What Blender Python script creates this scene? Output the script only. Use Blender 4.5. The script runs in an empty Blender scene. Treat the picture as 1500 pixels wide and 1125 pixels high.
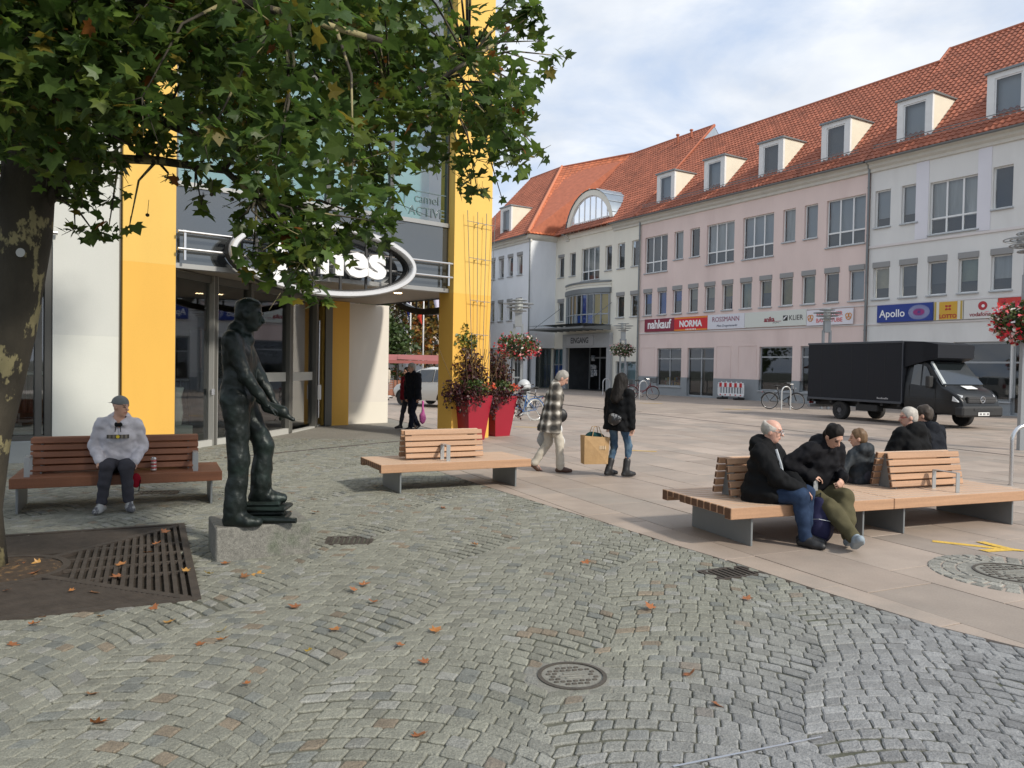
import bpy, bmesh, math, random
import numpy as np
from mathutils import Vector, Matrix
random.seed(7); rng = np.random.default_rng(7)
S = bpy.context.scene
COL = S.collection
R = math.radians
# ------------------------------------------------------------ camera
F, H = 1130.0, 1.75
ROLL = math.atan(.018); PITCH = math.atan((562.5-536.5)/F)
_f = np.array([0, math.cos(PITCH), -math.sin(PITCH)]); _r0 = np.array([1., 0, 0]); _u0 = np.cross(_r0, _f)
_c, _s = math.cos(ROLL), math.sin(ROLL)
_r = _c*_r0+_s*_u0; _u = -_s*_r0+_c*_u0
CAM = np.array([0, 0, H])
cd = bpy.data.cameras.new('camera'); cam = bpy.data.objects.new('camera', cd); COL.objects.link(cam)
cd.sensor_width = 36; cd.lens = 36*F/1500; cd.clip_end = 2000; cd.clip_start = .05
cam.matrix_world = Matrix(((_r[0], _u[0], -_f[0], 0), (_r[1], _u[1], -_f[1], 0), (_r[2], _u[2], -_f[2], H), (0, 0, 0, 1)))
S.camera = cam
def ray(x, y): return _f+_r*(x-750)/F-_u*(y-562.5)/F
def gnd(x, y, z=0.):
    r = ray(x, y); return CAM+r*((z-H)/r[2])
def atY(x, y, Y):
    r = ray(x, y); return CAM+r*(Y/r[1])
def onplane(x, y, P0, n):
    r = ray(x, y); return CAM+r*(((np.array(P0)-CAM)@n)/(r@n))
def proj(P):
    d = np.asarray(P, float)-CAM; z = d@_f
    return 750+F*(d@_r)/z, 562.5-F*(d@_u)/z, z
# ------------------------------------------------------------ sky, sun, exposure
SUN_AZ, SUN_EL = 128., 36.      # compass-like: 0 = +Y, clockwise
w = bpy.data.worlds.new('World'); S.world = w; w.use_nodes = True
nt = w.node_tree; nt.nodes.clear()
def N(tree, kind, **kw):
    n = tree.nodes.new(kind)
    for k, v in kw.items():
        if k.startswith('i_'):
            n.inputs[k[2:].replace('_', ' ')].default_value = v
        else: setattr(n, k, v)
    return n
out = N(nt, 'ShaderNodeOutputWorld'); bg = N(nt, 'ShaderNodeBackground'); bg.inputs[1].default_value = .10
sky = N(nt, 'ShaderNodeTexSky', sky_type='NISHITA', sun_disc=False, sun_elevation=R(SUN_EL), sun_rotation=R(SUN_AZ), air_density=1.0, dust_density=1.5)
tc = N(nt, 'ShaderNodeTexCoord'); sep = N(nt, 'ShaderNodeSeparateXYZ'); nt.links.new(tc.outputs['Generated'], sep.inputs[0])
def math_node(tree, op, a, b=None, clamp=False):
    m = tree.nodes.new('ShaderNodeMath'); m.operation = op; m.use_clamp = clamp
    for i, v in enumerate((a, b)):
        if v is None: continue
        if isinstance(v, (int, float)): m.inputs[i].default_value = v
        else: tree.links.new(v, m.inputs[i])
    return m.outputs[0]
zz = math_node(nt, 'ADD', math_node(nt, 'ABSOLUTE', sep.outputs[2]), .28)
cx = math_node(nt, 'DIVIDE', sep.outputs[0], zz); cy = math_node(nt, 'DIVIDE', sep.outputs[1], zz)
cmb = N(nt, 'ShaderNodeCombineXYZ'); nt.links.new(cx, cmb.inputs[0]); nt.links.new(cy, cmb.inputs[1])
nz = N(nt, 'ShaderNodeTexNoise'); nz.inputs['Scale'].default_value = 2.2; nz.inputs['Detail'].default_value = 7; nz.inputs['Roughness'].default_value = .58; nz.inputs['Distortion'].default_value = .35
nt.links.new(cmb.outputs[0], nz.inputs['Vector'])
rmp = N(nt, 'ShaderNodeValToRGB'); rmp.color_ramp.elements[0].position = .30; rmp.color_ramp.elements[1].position = .58
nt.links.new(nz.outputs[0], rmp.inputs[0])
nz2 = N(nt, 'ShaderNodeTexNoise'); nz2.inputs['Scale'].default_value = 3.3; nz2.inputs['Detail'].default_value = 5; nt.links.new(cmb.outputs[0], nz2.inputs['Vector'])
rm2 = N(nt, 'ShaderNodeValToRGB'); rm2.color_ramp.elements[0].position = .3; rm2.color_ramp.elements[1].position = .7
rm2.color_ramp.elements[0].color = (5.0, 5.5, 6.3, 1); rm2.color_ramp.elements[1].color = (7.5, 7.7, 7.95, 1); nt.links.new(nz2.outputs[0], rm2.inputs[0])
hz = N(nt, 'ShaderNodeMix', data_type='RGBA'); hz.inputs[0].default_value = .80
nt.links.new(sky.outputs[0], hz.inputs[6]); hz.inputs[7].default_value = (4.0, 5.1, 7.0, 1)   # thin high cloud veil over the blue
mx = N(nt, 'ShaderNodeMix', data_type='RGBA'); nt.links.new(rmp.outputs[0], mx.inputs[0]); nt.links.new(hz.outputs[2], mx.inputs[6]); nt.links.new(rm2.outputs[0], mx.inputs[7])
nt.links.new(mx.outputs[2], bg.inputs[0]); nt.links.new(bg.outputs[0], out.inputs[0])
sl = bpy.data.lights.new('sun', 'SUN'); sl.energy = 2.7; sl.angle = R(5); sl.color = (1, .93, .82)
so = bpy.data.objects.new('sun', sl); COL.objects.link(so)
so.rotation_euler = (R(90-SUN_EL), 0, -R(SUN_AZ)+math.pi)
so.location = (20, -20, 40)
S.view_settings.view_transform = 'Standard'; S.view_settings.look = 'None'; S.view_settings.gamma = 1; S.view_settings.exposure = 0.48
S.view_settings.use_curve_mapping = False
S.render.engine = 'CYCLES'
# ------------------------------------------------------------ materials
MATS = {}
def mat(name, col=(.5, .5, .5), rough=.6, metal=0., var=0., vs=3., bump=0., bs=40., attr=False, spec=.5, emit=0., coat=0., stretch=None, col2=None, c2s=2., c2p=(.45, .6), pos=False, fine=0., fs=60.):
    """principled with large tone noise (var), second colour patches (col2), fine grain, bump; attr multiplies a colour attribute"""
    if name in MATS: return MATS[name]
    m = bpy.data.materials.new(name); m.use_nodes = True; t = m.node_tree; L = t.links
    b = t.nodes['Principled BSDF']
    b.inputs['Roughness'].default_value = rough; b.inputs['Metallic'].default_value = metal
    b.inputs['Specular IOR Level'].default_value = spec
    if coat: b.inputs['Coat Weight'].default_value = coat; b.inputs['Coat Roughness'].default_value = .06
    c = N(t, 'ShaderNodeRGB'); c.outputs[0].default_value = (*col, 1); cur = c.outputs[0]
    if pos:
        g = N(t, 'ShaderNodeNewGeometry'); vec = g.outputs['Position']
    else:
        tc = N(t, 'ShaderNodeTexCoord'); vec = tc.outputs['Object']
    if stretch:
        mp = N(t, 'ShaderNodeMapping'); mp.inputs['Scale'].default_value = stretch; L.new(vec, mp.inputs[0]); vecs = mp.outputs[0]
    else: vecs = vec
    def noise(scale, detail=5, v=None):
        n = N(t, 'ShaderNodeTexNoise'); n.inputs['Scale'].default_value = scale; n.inputs['Detail'].default_value = detail; n.inputs['Roughness'].default_value = .6
        L.new(v or vecs, n.inputs['Vector']); return n.outputs[0]
    def mixc(fac, a, b2, mode='MIX'):
        x = N(t, 'ShaderNodeMix', data_type='RGBA', blend_type=mode)
        for i, v in ((0, fac), (6, a), (7, b2)):
            if isinstance(v, (int, float)): x.inputs[i].default_value = v
            elif isinstance(v, tuple): x.inputs[i].default_value = (*v, 1)
            else: L.new(v, x.inputs[i])
        return x.outputs[2]
    if attr:
        a = N(t, 'ShaderNodeAttribute', attribute_name='Col'); cur = mixc(1., cur, a.outputs[0], 'MULTIPLY')
    if col2:
        r = N(t, 'ShaderNodeMapRange'); r.inputs[1].default_value = c2p[0]; r.inputs[2].default_value = c2p[1]; L.new(noise(c2s, 6), r.inputs[0])
        cur = mixc(r.outputs[0], cur, col2)
    def shade(cur, amount, n):
        r = N(t, 'ShaderNodeMapRange'); r.inputs[1].default_value = .25; r.inputs[2].default_value = .75
        r.inputs[3].default_value = 1-amount; r.inputs[4].default_value = 1+amount; L.new(n, r.inputs[0])
        x = N(t, 'ShaderNodeVectorMath', operation='SCALE'); L.new(cur, x.inputs[0]); L.new(r.outputs[0], x.inputs['Scale']); return x.outputs[0]
    if var: cur = shade(cur, var, noise(vs))
    if fine: cur = shade(cur, fine, noise(fs, 3, vec))
    L.new(cur, b.inputs['Base Color'])
    if bump:
        bn = N(t, 'ShaderNodeBump'); bn.inputs['Strength'].default_value = bump; bn.inputs['Distance'].default_value = .02
        L.new(noise(bs, 4), bn.inputs['Height']); L.new(bn.outputs[0], b.inputs['Normal'])
    if emit:
        b.inputs['Emission Color'].default_value = (*col, 1); b.inputs['Emission Strength'].default_value = emit
    MATS[name] = m; return m
def glass(name, tint=(.75, .82, .82), refl=.12, rough=.02):
    if name in MATS: return MATS[name]
    m = bpy.data.materials.new(name); m.use_nodes = True; t = m.node_tree; t.nodes.clear(); L = t.links
    o = N(t, 'ShaderNodeOutputMaterial'); mx = N(t, 'ShaderNodeMixShader'); tr = N(t, 'ShaderNodeBsdfTransparent'); gl = N(t, 'ShaderNodeBsdfGlossy')
    tr.inputs[0].default_value = (*tint, 1); gl.inputs['Roughness'].default_value = rough; gl.inputs[0].default_value = (.95, .97, 1, 1)
    fr = N(t, 'ShaderNodeFresnel'); fr.inputs[0].default_value = 1.5
    f = math_node(t, 'ADD', math_node(t, 'MULTIPLY', fr.outputs[0], .9), refl, True)
    L.new(f, mx.inputs[0]); L.new(tr.outputs[0], mx.inputs[1]); L.new(gl.outputs[0], mx.inputs[2]); L.new(mx.outputs[0], o.inputs[0])
    MATS[name] = m; return m
# ------------------------------------------------------------ mesh helpers
class MB:
    def __init__(s): s.v = []; s.f = []; s.c = []      # c: per face colour (optional)
    def add(s, vs, fs, col=None):
        o = len(s.v); s.v += [tuple(map(float, p)) for p in vs]; s.f += [tuple(i+o for i in f) for f in fs]
        s.c += [col]*len(fs); return s
    def box(s, x0, x1, y0, y1, z0, z1, col=None, M=None):
        vs = [(x, y, z) for z in (z0, z1) for y in (y0, y1) for x in (x0, x1)]
        if M is not None: vs = [tuple(M @ Vector(p)) for p in vs]
        return s.add(vs, [(0, 2, 3, 1), (4, 5, 7, 6), (0, 1, 5, 4), (2, 6, 7, 3), (0, 4, 6, 2), (1, 3, 7, 5)], col)
    def bbox(s, x0, x1, y0, y1, z0, z1, b=.01, col=None, M=None):
        """box with chamfered edges"""
        vs = []; fs = []
        X, Y, Z = (x0, x1), (y0, y1), (z0, z1); idx = {}
        for i in range(2):
            for j in range(2):
                for k in range(2):
                    sx, sy, sz = (b, -b)[i], (b, -b)[j], (b, -b)[k]
                    for ax in range(3):
                        p = [X[i]+sx, Y[j]+sy, Z[k]+sz]; p[ax] = (X[i], Y[j], Z[k])[ax]
                        idx[i, j, k, ax] = len(vs); vs.append(p)
        for ax in range(3):
            for e in range(2):
                o = [a for a in range(3) if a != ax]; q = []
                for u, v in ((0, 0), (1, 0), (1, 1), (0, 1)):
                    t = [0]*3; t[ax] = e; t[o[0]] = u; t[o[1]] = v; q.append(idx[(*t, ax)])
                fs.append(tuple(q))
        for ax in range(3):
            o = [a for a in range(3) if a != ax]
            for u in range(2):
                for v in range(2):
                    a = [0]*3; a[o[0]] = u; a[o[1]] = v; b2 = list(a); b2[ax] = 1
                    fs.append((idx[(*a, o[0])], idx[(*b2, o[0])], idx[(*b2, o[1])], idx[(*a, o[1])]))
        for i in range(2):
            for j in range(2):
                for k in range(2): fs.append((idx[i, j, k, 0], idx[i, j, k, 1], idx[i, j, k, 2]))
        if M is not None: vs = [tuple(M @ Vector(p)) for p in vs]
        return s.add(vs, fs, col)
    def tube(s, pts, r, n=8, col=None, cap=True):
        pts = [Vector(p) for p in pts]; rs = r if isinstance(r, (list, tuple)) else [r]*len(pts)
        vs = []; fs = []; up = None
        for i, p in enumerate(pts):
            d = (pts[min(i+1, len(pts)-1)]-pts[max(i-1, 0)]).normalized()
            if up is None: up = d.orthogonal().normalized()
            else:
                up = (up-d*up.dot(d)); up = up.normalized() if up.length > 1e-6 else d.orthogonal().normalized()
            sd = d.cross(up)
            vs += [p+(up*math.cos(2*math.pi*k/n)+sd*math.sin(2*math.pi*k/n))*rs[i] for k in range(n)]
        for i in range(len(pts)-1):
            for k in range(n):
                fs.append((i*n+k, i*n+(k+1) % n, (i+1)*n+(k+1) % n, (i+1)*n+k))
        if cap: fs += [tuple(range(n-1, -1, -1)), tuple((len(pts)-1)*n+k for k in range(n))]
        return s.add(vs, fs, col)
    def lathe(s, prof, n=24, c=(0, 0, 0), axis='z', col=None):
        vs = []; fs = []
        for r, z in prof:
            for k in range(n):
                a = 2*math.pi*k/n; p = (r*math.cos(a), r*math.sin(a), z)
                if axis == 'y': p = (p[0], p[2], p[1])
                if axis == 'x': p = (p[2], p[0], p[1])
                vs.append((p[0]+c[0], p[1]+c[1], p[2]+c[2]))
        for i in range(len(prof)-1):
            for k in range(n): fs.append((i*n+k, i*n+(k+1) % n, (i+1)*n+(k+1) % n, (i+1)*n+k))
        if prof[0][0] > 1e-5: fs.append(tuple(range(n-1, -1, -1)))
        if prof[-1][0] > 1e-5: fs.append(tuple((len(prof)-1)*n+k for k in range(n)))
        return s.add(vs, fs, col)
    def torus(s, R0, r, c=(0, 0, 0), axis='y', n=32, m=8, a0=0, a1=2*math.pi, ry=None, col=None):
        full = abs(a1-a0-2*math.pi) < 1e-6; pts = []
        for i in range(n+(0 if full else 1)):
            a = a0+(a1-a0)*i/n; x, z = R0*math.cos(a), (ry or R0)*math.sin(a)
            p = {'y': (x, 0, z), 'x': (0, x, z), 'z': (x, z, 0)}[axis]; pts.append((p[0]+c[0], p[1]+c[1], p[2]+c[2]))
        if not full: return s.tube(pts, r, m, col)
        vs = []; fs = []; P = [Vector(p) for p in pts]; ax = Vector({'y': (0, 1, 0), 'x': (1, 0, 0), 'z': (0, 0, 1)}[axis]); N_ = len(P)
        for i, p in enumerate(P):
            d = (P[(i+1) % N_]-P[i-1]).normalized(); o = d.cross(ax).normalized()
            vs += [p+(o*math.cos(2*math.pi*k/m)+ax*math.sin(2*math.pi*k/m))*r for k in range(m)]
        for i in range(N_):
            for k in range(m): fs.append((i*m+k, i*m+(k+1) % m, ((i+1) % N_)*m+(k+1) % m, ((i+1) % N_)*m+k))
        return s.add(vs, fs, col)
    def prism(s, poly, y0, y1, col=None, axis='y'):
        """polygon (x,z) extruded along y"""
        n = len(poly)
        mk = {'y': lambda p, t: (p[0], t, p[1]), 'x': lambda p, t: (t, p[0], p[1]), 'z': lambda p, t: (p[0], p[1], t)}[axis]
        vs = [mk(p, y0) for p in poly]+[mk(p, y1) for p in poly]
        fs = [tuple(range(n)), tuple(range(2*n-1, n-1, -1))]+[(i, i+n, (i+1) % n+n, (i+1) % n) for i in range(n)]
        return s.add(vs, fs, col)
    def build(s, name, m, parent=None, smooth=False, auto=None, recalc=True):
        me = bpy.data.meshes.new(name); me.from_pydata(s.v, [], s.f)
        if recalc:
            bm = bmesh.new(); bm.from_mesh(me); bmesh.ops.recalc_face_normals(bm, faces=bm.faces); bm.to_mesh(me); bm.free()
        if any(c is not None for c in s.c):
            at = me.color_attributes.new('Col', 'FLOAT_COLOR', 'CORNER'); arr = []
            for p, c in zip(me.polygons, s.c):
                arr += list((*(c or (1, 1, 1)), 1))*p.loop_total
            at.data.foreach_set('color', arr)
        if smooth or auto:
            me.polygons.foreach_set('use_smooth', [True]*len(me.polygons))
            if auto: me.set_sharp_from_angle(angle=R(auto))
        if m is not None: me.materials.append(m)
        o = bpy.data.objects.new(name, me); COL.objects.link(o)
        if parent is not None: o.parent = parent
        return o
def tag(o, label=None, cat=None, group=None, kind=None):
    if label: o['label'] = label
    if cat: o['category'] = cat
    if group: o['group'] = group
    if kind: o['kind'] = kind
    return o
def thing(name, label, cat, loc=(0, 0, 0), rz=0., group=None):
    o = bpy.data.objects.new(name, None); COL.objects.link(o); o.location = tuple(map(float, loc)); o.rotation_euler = (0, 0, rz)
    o.empty_display_size = .1
    return tag(o, label, cat, group)
def copy_tree(o, parent=None):
    c = o.copy(); COL.objects.link(c)
    if parent is not None: c.parent = parent; c.matrix_parent_inverse = o.matrix_parent_inverse.copy()
    for ch in o.children: copy_tree(ch, c)
    return c
def text(body, size, m, parent, loc, rot=(R(90), 0, 0), extrude=.004, bold=0., align='CENTER', name='lettering', sx=1., shear=0.):
    cu = bpy.data.curves.new(name, 'FONT'); cu.body = body; cu.size = size; cu.extrude = extrude; cu.offset = bold; cu.align_x = align; cu.align_y = 'CENTER'; cu.resolution_u = 3; cu.shear = shear
    t = bpy.data.objects.new('tmp', cu); COL.objects.link(t)
    dg = bpy.context.evaluated_depsgraph_get(); me = bpy.data.meshes.new_from_object(t.evaluated_get(dg)); bpy.data.objects.remove(t); bpy.data.curves.remove(cu)
    me.materials.clear(); me.materials.append(m); me.name = name
    o = bpy.data.objects.new(name, me); COL.objects.link(o); o.parent = parent; o.location = loc; o.rotation_euler = rot; o.scale = (sx, 1, 1)
    return o
def local(o):
    """world -> local of a root (loc + rotz)"""
    M = Matrix.Rotation(-o.rotation_euler[2], 4, 'Z') @ Matrix.Translation(-Vector(o.location)); return lambda P: np.array(M @ Vector(tuple(map(float, P))))
# ------------------------------------------------------------ ground
def clip(poly, p, n):
    """keep the side where (q-p).n >= 0"""
    o = []
    for i in range(len(poly)):
        a, b = poly[i], poly[(i+1) % len(poly)]
        da = (a[0]-p[0])*n[0]+(a[1]-p[1])*n[1]; db = (b[0]-p[0])*n[0]+(b[1]-p[1])*n[1]
        if da >= 0: o.append(a)
        if da*db < 0:
            t = da/(da-db); o.append((a[0]+t*(b[0]-a[0]), a[1]+t*(b[1]-a[1])))
    return o
def area(p): return .5*abs(sum(p[i][0]*p[(i+1) % len(p)][1]-p[(i+1) % len(p)][0]*p[i][1] for i in range(len(p))))
def stone(mb, poly, z, inset, drop, depth, col, tl=.014):
    n = len(poly); cx = sum(p[0] for p in poly)/n; cy = sum(p[1] for p in poly)/n
    def shrink(p, d):
        l = math.hypot(p[0]-cx, p[1]-cy) or 1; k = max(.2, 1-d*1.35/l); return (cx+(p[0]-cx)*k, cy+(p[1]-cy)*k)
    tilt = (random.gauss(0, tl), random.gauss(0, tl))
    top = [shrink(p, inset) for p in poly]
    zz = lambda p: z+(p[0]-cx)*tilt[0]+(p[1]-cy)*tilt[1]
    vs = [(*p, zz(p)) for p in top]+[(*p, zz(p)-drop) for p in poly]+[(*p, z-depth) for p in poly]
    fs = [tuple(range(n))]
    for k in range(2):
        fs += [(k*n+i, (k+1)*n+i, (k+1)*n+(i+1) % n, k*n+(i+1) % n) for i in range(n)]
    mb.add(vs, fs, col)
m_soil = mat('joint_sand', (.10, .10, .075), .95, var=.35, vs=4, bump=.4, bs=60, col2=(.035, .05, .018), c2s=1.3, c2p=(.56, .70), pos=True)
m_far = None
def far_paving():
    m = mat('far_paving', (.335, .278, .228), .72, var=.13, vs=.5, pos=True, fine=.08, fs=18)
    t = m.node_tree; L = t.links; b = t.nodes['Principled BSDF']
    g = N(t, 'ShaderNodeNewGeometry'); mp = N(t, 'ShaderNodeMapping'); mp.inputs['Rotation'].default_value = (0, 0, R(65)); L.new(g.outputs['Position'], mp.inputs[0])
    br = N(t, 'ShaderNodeTexBrick'); br.inputs['Scale'].default_value = 1.; br.inputs['Brick Width'].default_value = 1.3; br.inputs['Row Height'].default_value = .8; br.inputs['Mortar Size'].default_value = .012
    br.inputs['Color1'].default_value = (1, 1, 1, 1); br.inputs['Color2'].default_value = (.86, .86, .88, 1); br.inputs['Mortar'].default_value = (.45, .43, .42, 1); L.new(mp.outputs[0], br.inputs[0])
    x = N(t, 'ShaderNodeMix', data_type='RGBA', blend_type='MULTIPLY'); x.inputs[0].default_value = 1
    src = b.inputs['Base Color'].links[0].from_socket; L.new(src, x.inputs[6]); L.new(br.outputs[0], x.inputs[7]); L.new(x.outputs[2], b.inputs['Base Color'])
    return m
mb = MB().add([(-700, -300, -.05), (700, -300, -.05), (700, 900, -.05), (-700, 900, -.05)], [(0, 1, 2, 3)])
tag(mb.build('ground', m_soil), kind='structure')
# sett region: right-hand boundary curve of the cobbles
BPX = [(640, 690), (720, 715), (800, 740), (900, 770), (1000, 802), (1100, 832), (1200, 865), (1300, 896), (1400, 925), (1500, 950), (1700, 1005)]
BND = [gnd(*p)[:2] for p in BPX]
_d = BND[-1]-BND[-2]; BND.append(BND[-1]+_d/np.hypot(*_d)*9)
_d = BND[0]-BND[1]; BND.insert(0, gnd(665, 660)[:2]); BND.insert(0, gnd(690, 640)[:2])
BND = np.array(BND)
def bnd_near(p):
    """nearest point on the boundary and the normal pointing to the cobble side"""
    best = None
    for i in range(len(BND)-1):
        a, b = BND[i], BND[i+1]; ab = b-a; t = np.clip(((p-a)@ab)/(ab@ab), 0, 1); q = a+t*ab; d = np.hypot(*(p-q))
        if best is None or d < best[0]:
            n = np.array([ab[1], -ab[0]]); n /= np.hypot(*n); best = (d, q, n)
    return best
# keep-out shapes (filled later by the things that sit in the paving)
MANHOLE = gnd(838, 990)[:2]; MANHOLE2 = gnd(1490, 842)[:2]
GR_TR, GR_BR = gnd(270, 767)[:2], gnd(295, 878)[:2]
gy = (GR_TR-GR_BR)/np.hypot(*(GR_TR-GR_BR)); gx = np.array([gy[1], -gy[0]]); GS = float(np.hypot(*(GR_TR-GR_BR)))
GC = (GR_TR+GR_BR)/2-gx*GS/2
def rect(c, ax, w, d): return (np.array(c), np.array(ax)/np.hypot(*ax), w/2, d/2)
RECTS = [rect(GC, gx, GS+.02, GS+.02)]
SLAB_AX = np.array([math.sin(R(155)), math.cos(R(155))]); SLAB_T = np.array([-SLAB_AX[1], SLAB_AX[0]])
DRAIN = [('drain_grate', gnd(1070, 838)[:2], SLAB_T, .50, .30), ('drain_grate', gnd(512, 791)[:2], np.array([1, .12]), .46, .34), ('drain_grate', gnd(232, 721)[:2], np.array([1, .2]), .5, .3)]
for _, c, ax, w_, d_ in DRAIN: RECTS.append(rect(c, ax, w_+.01, d_+.01))
CIRC = [(MANHOLE, .20), (MANHOLE2, .34)]
def blocked(p, m=-.015):
    for c, ax, a, b in RECTS:
        d = p-c
        if abs(d@ax) < a+m and abs(d@np.array([-ax[1], ax[0]])) < b+m: return True
    return any(np.hypot(*(p-c)) < r+m for c, r in CIRC)
_o = [(-9.4, 1.5), (.2, 1.5), (.2, 17.7), (-9.4, 17.7)]; _h = GS/2-.03
_i = [tuple(GC+gx*a*_h+gy*b*_h) for a, b in ((-1, -1), (1, -1), (1, 1), (-1, 1))]
_k = max(range(4), key=lambda q: -_i[q][0]-_i[q][1]); _i = _i[_k:]+_i[:_k]
_o2 = [(*p, -.010) for p in _o]; _i2 = [(*p, -.010) for p in _i]
mb = MB().add(_o2+_i2, [(0, 1, 5, 4), (1, 2, 6, 5), (2, 3, 7, 6), (3, 0, 4, 7)]).add([(.2, 1.5, -.010), (9, 1.5, -.010), (9, 3.2, -.010), (3.2, 4.6, -.010), (.2, 10.2, -.010)], [(0, 1, 2, 3, 4)])
tag(mb.build('paving_bed', m_soil), kind='structure')
# ---- cobbles in segmental arcs
pav = thing('cobbled_pavement', None, None); tag(pav, kind='structure')
m_sett = mat('granite_sett', (1, 1, 1), .78, attr=True, var=.20, vs=14, bump=.7, bs=55, pos=True, fine=.38, fs=130)
SA = R(-14); ex = np.array([math.cos(SA), math.sin(SA)]); ey = np.array([-math.sin(SA), math.cos(SA)])
SW, PITCHR, SAG = 1.30, .100, .20
ZLIM = 17.8
stones = []
for i in range(-10, 9):
    p0 = i*SW
    for n in range(-14, 220):
        p = -SW/2
        while p < SW/2-.03:
            wd = random.uniform(.088, .128); q_ = min(p+wd, SW/2)
            if SW/2-q_ < .05: q_ = SW/2
            j = .0035
            cs = []; jt = (random.gauss(0, .0035),)
            hm = (p+q_)/2
            for pp, dq in ((p+j+.006, j), (hm, j-.001), (q_-j-.006, j), (q_-j, j+.008), (q_-j+.001, PITCHR/2), (q_-j, PITCHR-j-.008), (q_-j-.006, PITCHR-j), (hm, PITCHR-j+.001), (p+j+.006, PITCHR-j), (p+j, PITCHR-j-.008), (p+j-.001, PITCHR/2), (p+j, j+.008)):
                qq = n*PITCHR-SAG*(2*pp/SW)**2+dq
                v = ex*(p0+pp+.13*math.sin(n*.26)+.02*math.sin(n*.9)+random.gauss(0, .0022))+ey*(qq+.05*math.sin(p0+pp)+random.gauss(0, .0022)+jt[0]); cs.append((v[0], v[1]))
            p = q_
            c = np.mean(cs, 0)
            if c[1] < 1.6 or c[1] > ZLIM or c[0] < -9.5 or c[0] > 9.0: continue
            px, py, pz = proj((c[0], c[1], 0))
            if px < -420 or px > 2600 or py > 1700: continue
            stones.append((c, cs))
keep = []
for c, cs in stones:
    if blocked(c): continue
    d, q, n = bnd_near(c)
    if d < .35:
        cs = clip(cs, q, n) if d < .15 or (c-q)@n < 0 else cs
        if len(cs) < 3 or area(cs) < .002: continue
    elif (c-q)@n < 0: continue
    keep.append((c, cs))
def sett_col(c):
    x, y = c
    g = random.gauss(1, .085)
    r = random.random()
    base = np.array([.21, .21, .172])
    if r < .035: base = np.array([.20, .165, .12])
    elif r < .13: base = np.array([.235, .235, .21])
    elif r < .2: base = np.array([.165, .172, .155])
    # newer bluish granite towards the metal strip
    k = np.clip((x-.1*y+.6-(y-3.6)*.8)/1.6, 0, 1); base = base*(1-k)+np.array([.215, .218, .218])*k*(base.mean()/.183)
    return tuple(np.clip(base*g, .05, .6))
def psize(c):
    px, py, pz = proj((c[0], c[1], 0)); 
    return -1 if (px < 8 or px > 1492 or py > 1117) else F/pz
keep.sort(key=lambda k: -psize(k[0]))
for c, cs in keep[:300]:
    mb = MB(); stone(mb, cs, random.gauss(0, .0016), .007, .005, .03, sett_col(c), .009); mb.build('cobblestone', m_sett, pav, recalc=False)
mb = MB()
for c, cs in keep[300:]: stone(mb, cs, random.gauss(0, .0016), .007, .005, .03, sett_col(c), .009)
tag(mb.build('cobblestones', m_sett, pav, recalc=False), kind='stuff')
# ---- fine mosaic paving in front of the shop and beyond the slot drain
m_mos = mat('mosaic_paving', (.23, .217, .187), .8, var=.12, vs=.9, pos=True, bump=.35, bs=30, fine=.3, fs=24)
mb = MB().add([(-14, 0, -.03), (BND[0][0]+.35, 0, -.03), (BND[0][0]+.35, BND[0][1], -.03), (-1.2, 21.5, -.03), (-3.4, 26.5, -.03), (-14, 26.5, -.03)], [(0, 1, 2, 3, 4, 5)])
mb = MB().add([(-16, ZLIM-.1, -.012), (BND[0][0]+.1, ZLIM-.1, -.012), (-.9, 19.9, -.012), (-3.6, 27.2, -.012), (-16, 27.2, -.012)], [(0, 1, 2, 3, 4)])
tag(mb.build('shop_forecourt', m_mos), kind='structure')
# ---- slabs of the square
sq = thing('slab_pavement', None, None); tag(sq, kind='structure')
m_slab = mat('red_concrete_slab', (1, 1, 1), .62, attr=True, var=.16, vs=1.6, pos=True, bump=.12, bs=70, fine=.12, fs=70, col2=(.26, .232, .20), c2s=.55, c2p=(.56, .75))
slabs = []
o0 = gnd(1071, 803)[:2]; wrow = [.76, 1.02, .51, .76, 1.02, .76, .51]
t = -8*.76; k = 0; rows = []
t = 0; 
while t < 34: rows.append((t, wrow[k % 7])); t += wrow[k % 7]; k += 1
t = 0; k = -1
while t > -24: t -= wrow[k % 7]; rows.append((t, wrow[k % 7])); k -= 1
for t0, wd in rows:
    s_ = -34-random.random()
    while s_ < 8:
        ln = random.choice((1.02, 1.28, 1.53, .76)) if wd > .6 else random.choice((.51, .76, 1.02))
        j = .0055; cs = []
        for a, b in ((s_+j, t0+j), (s_+ln-j, t0+j), (s_+ln-j, t0+wd-j), (s_+j, t0+wd-j)):
            v = o0+SLAB_AX*a+SLAB_T*b; cs.append((v[0], v[1]))
        s_ += ln; c = np.mean(cs, 0)
        if c[1] < 2 or c[1] > 31.5: continue
        px, py, pz = proj((c[0], c[1], 0))
        if px < 480 or px > 3200: continue
        slabs.append((c, cs))
ks = []
FARL = (SLAB_AX, SLAB_T)
for c, cs in slabs:
    d, q, n = bnd_near(c)
    if d < 1.5:
        # clip by each boundary segment near the slab that the slab crosses
        cs2 = clip(cs, q-n*.012, -n)
        if len(cs2) < 3 or area(cs2) < .01: continue
        cs = cs2
    elif (c-q)@n > 0 and c[1] < BND[0][1]: continue
    if c[1] > BND[0][1] and c[0] < BND[0][0]-(c[1]-BND[0][1])*.55: continue
    ks.append((c, cs))
DRN = [gnd(950, 606.5)[:2], gnd(1500, 669)[:2]]
def slab_col():
    return tuple(np.array(random.choice(((.335, .272, .222), (.35, .285, .235), (.315, .265, .222), (.365, .30, .248))))*random.gauss(1, .065))
def circle_cut(c, cs): return False
ks.sort(key=lambda k: -psize(k[0]))
rest = MB(); nobj = 0
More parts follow.
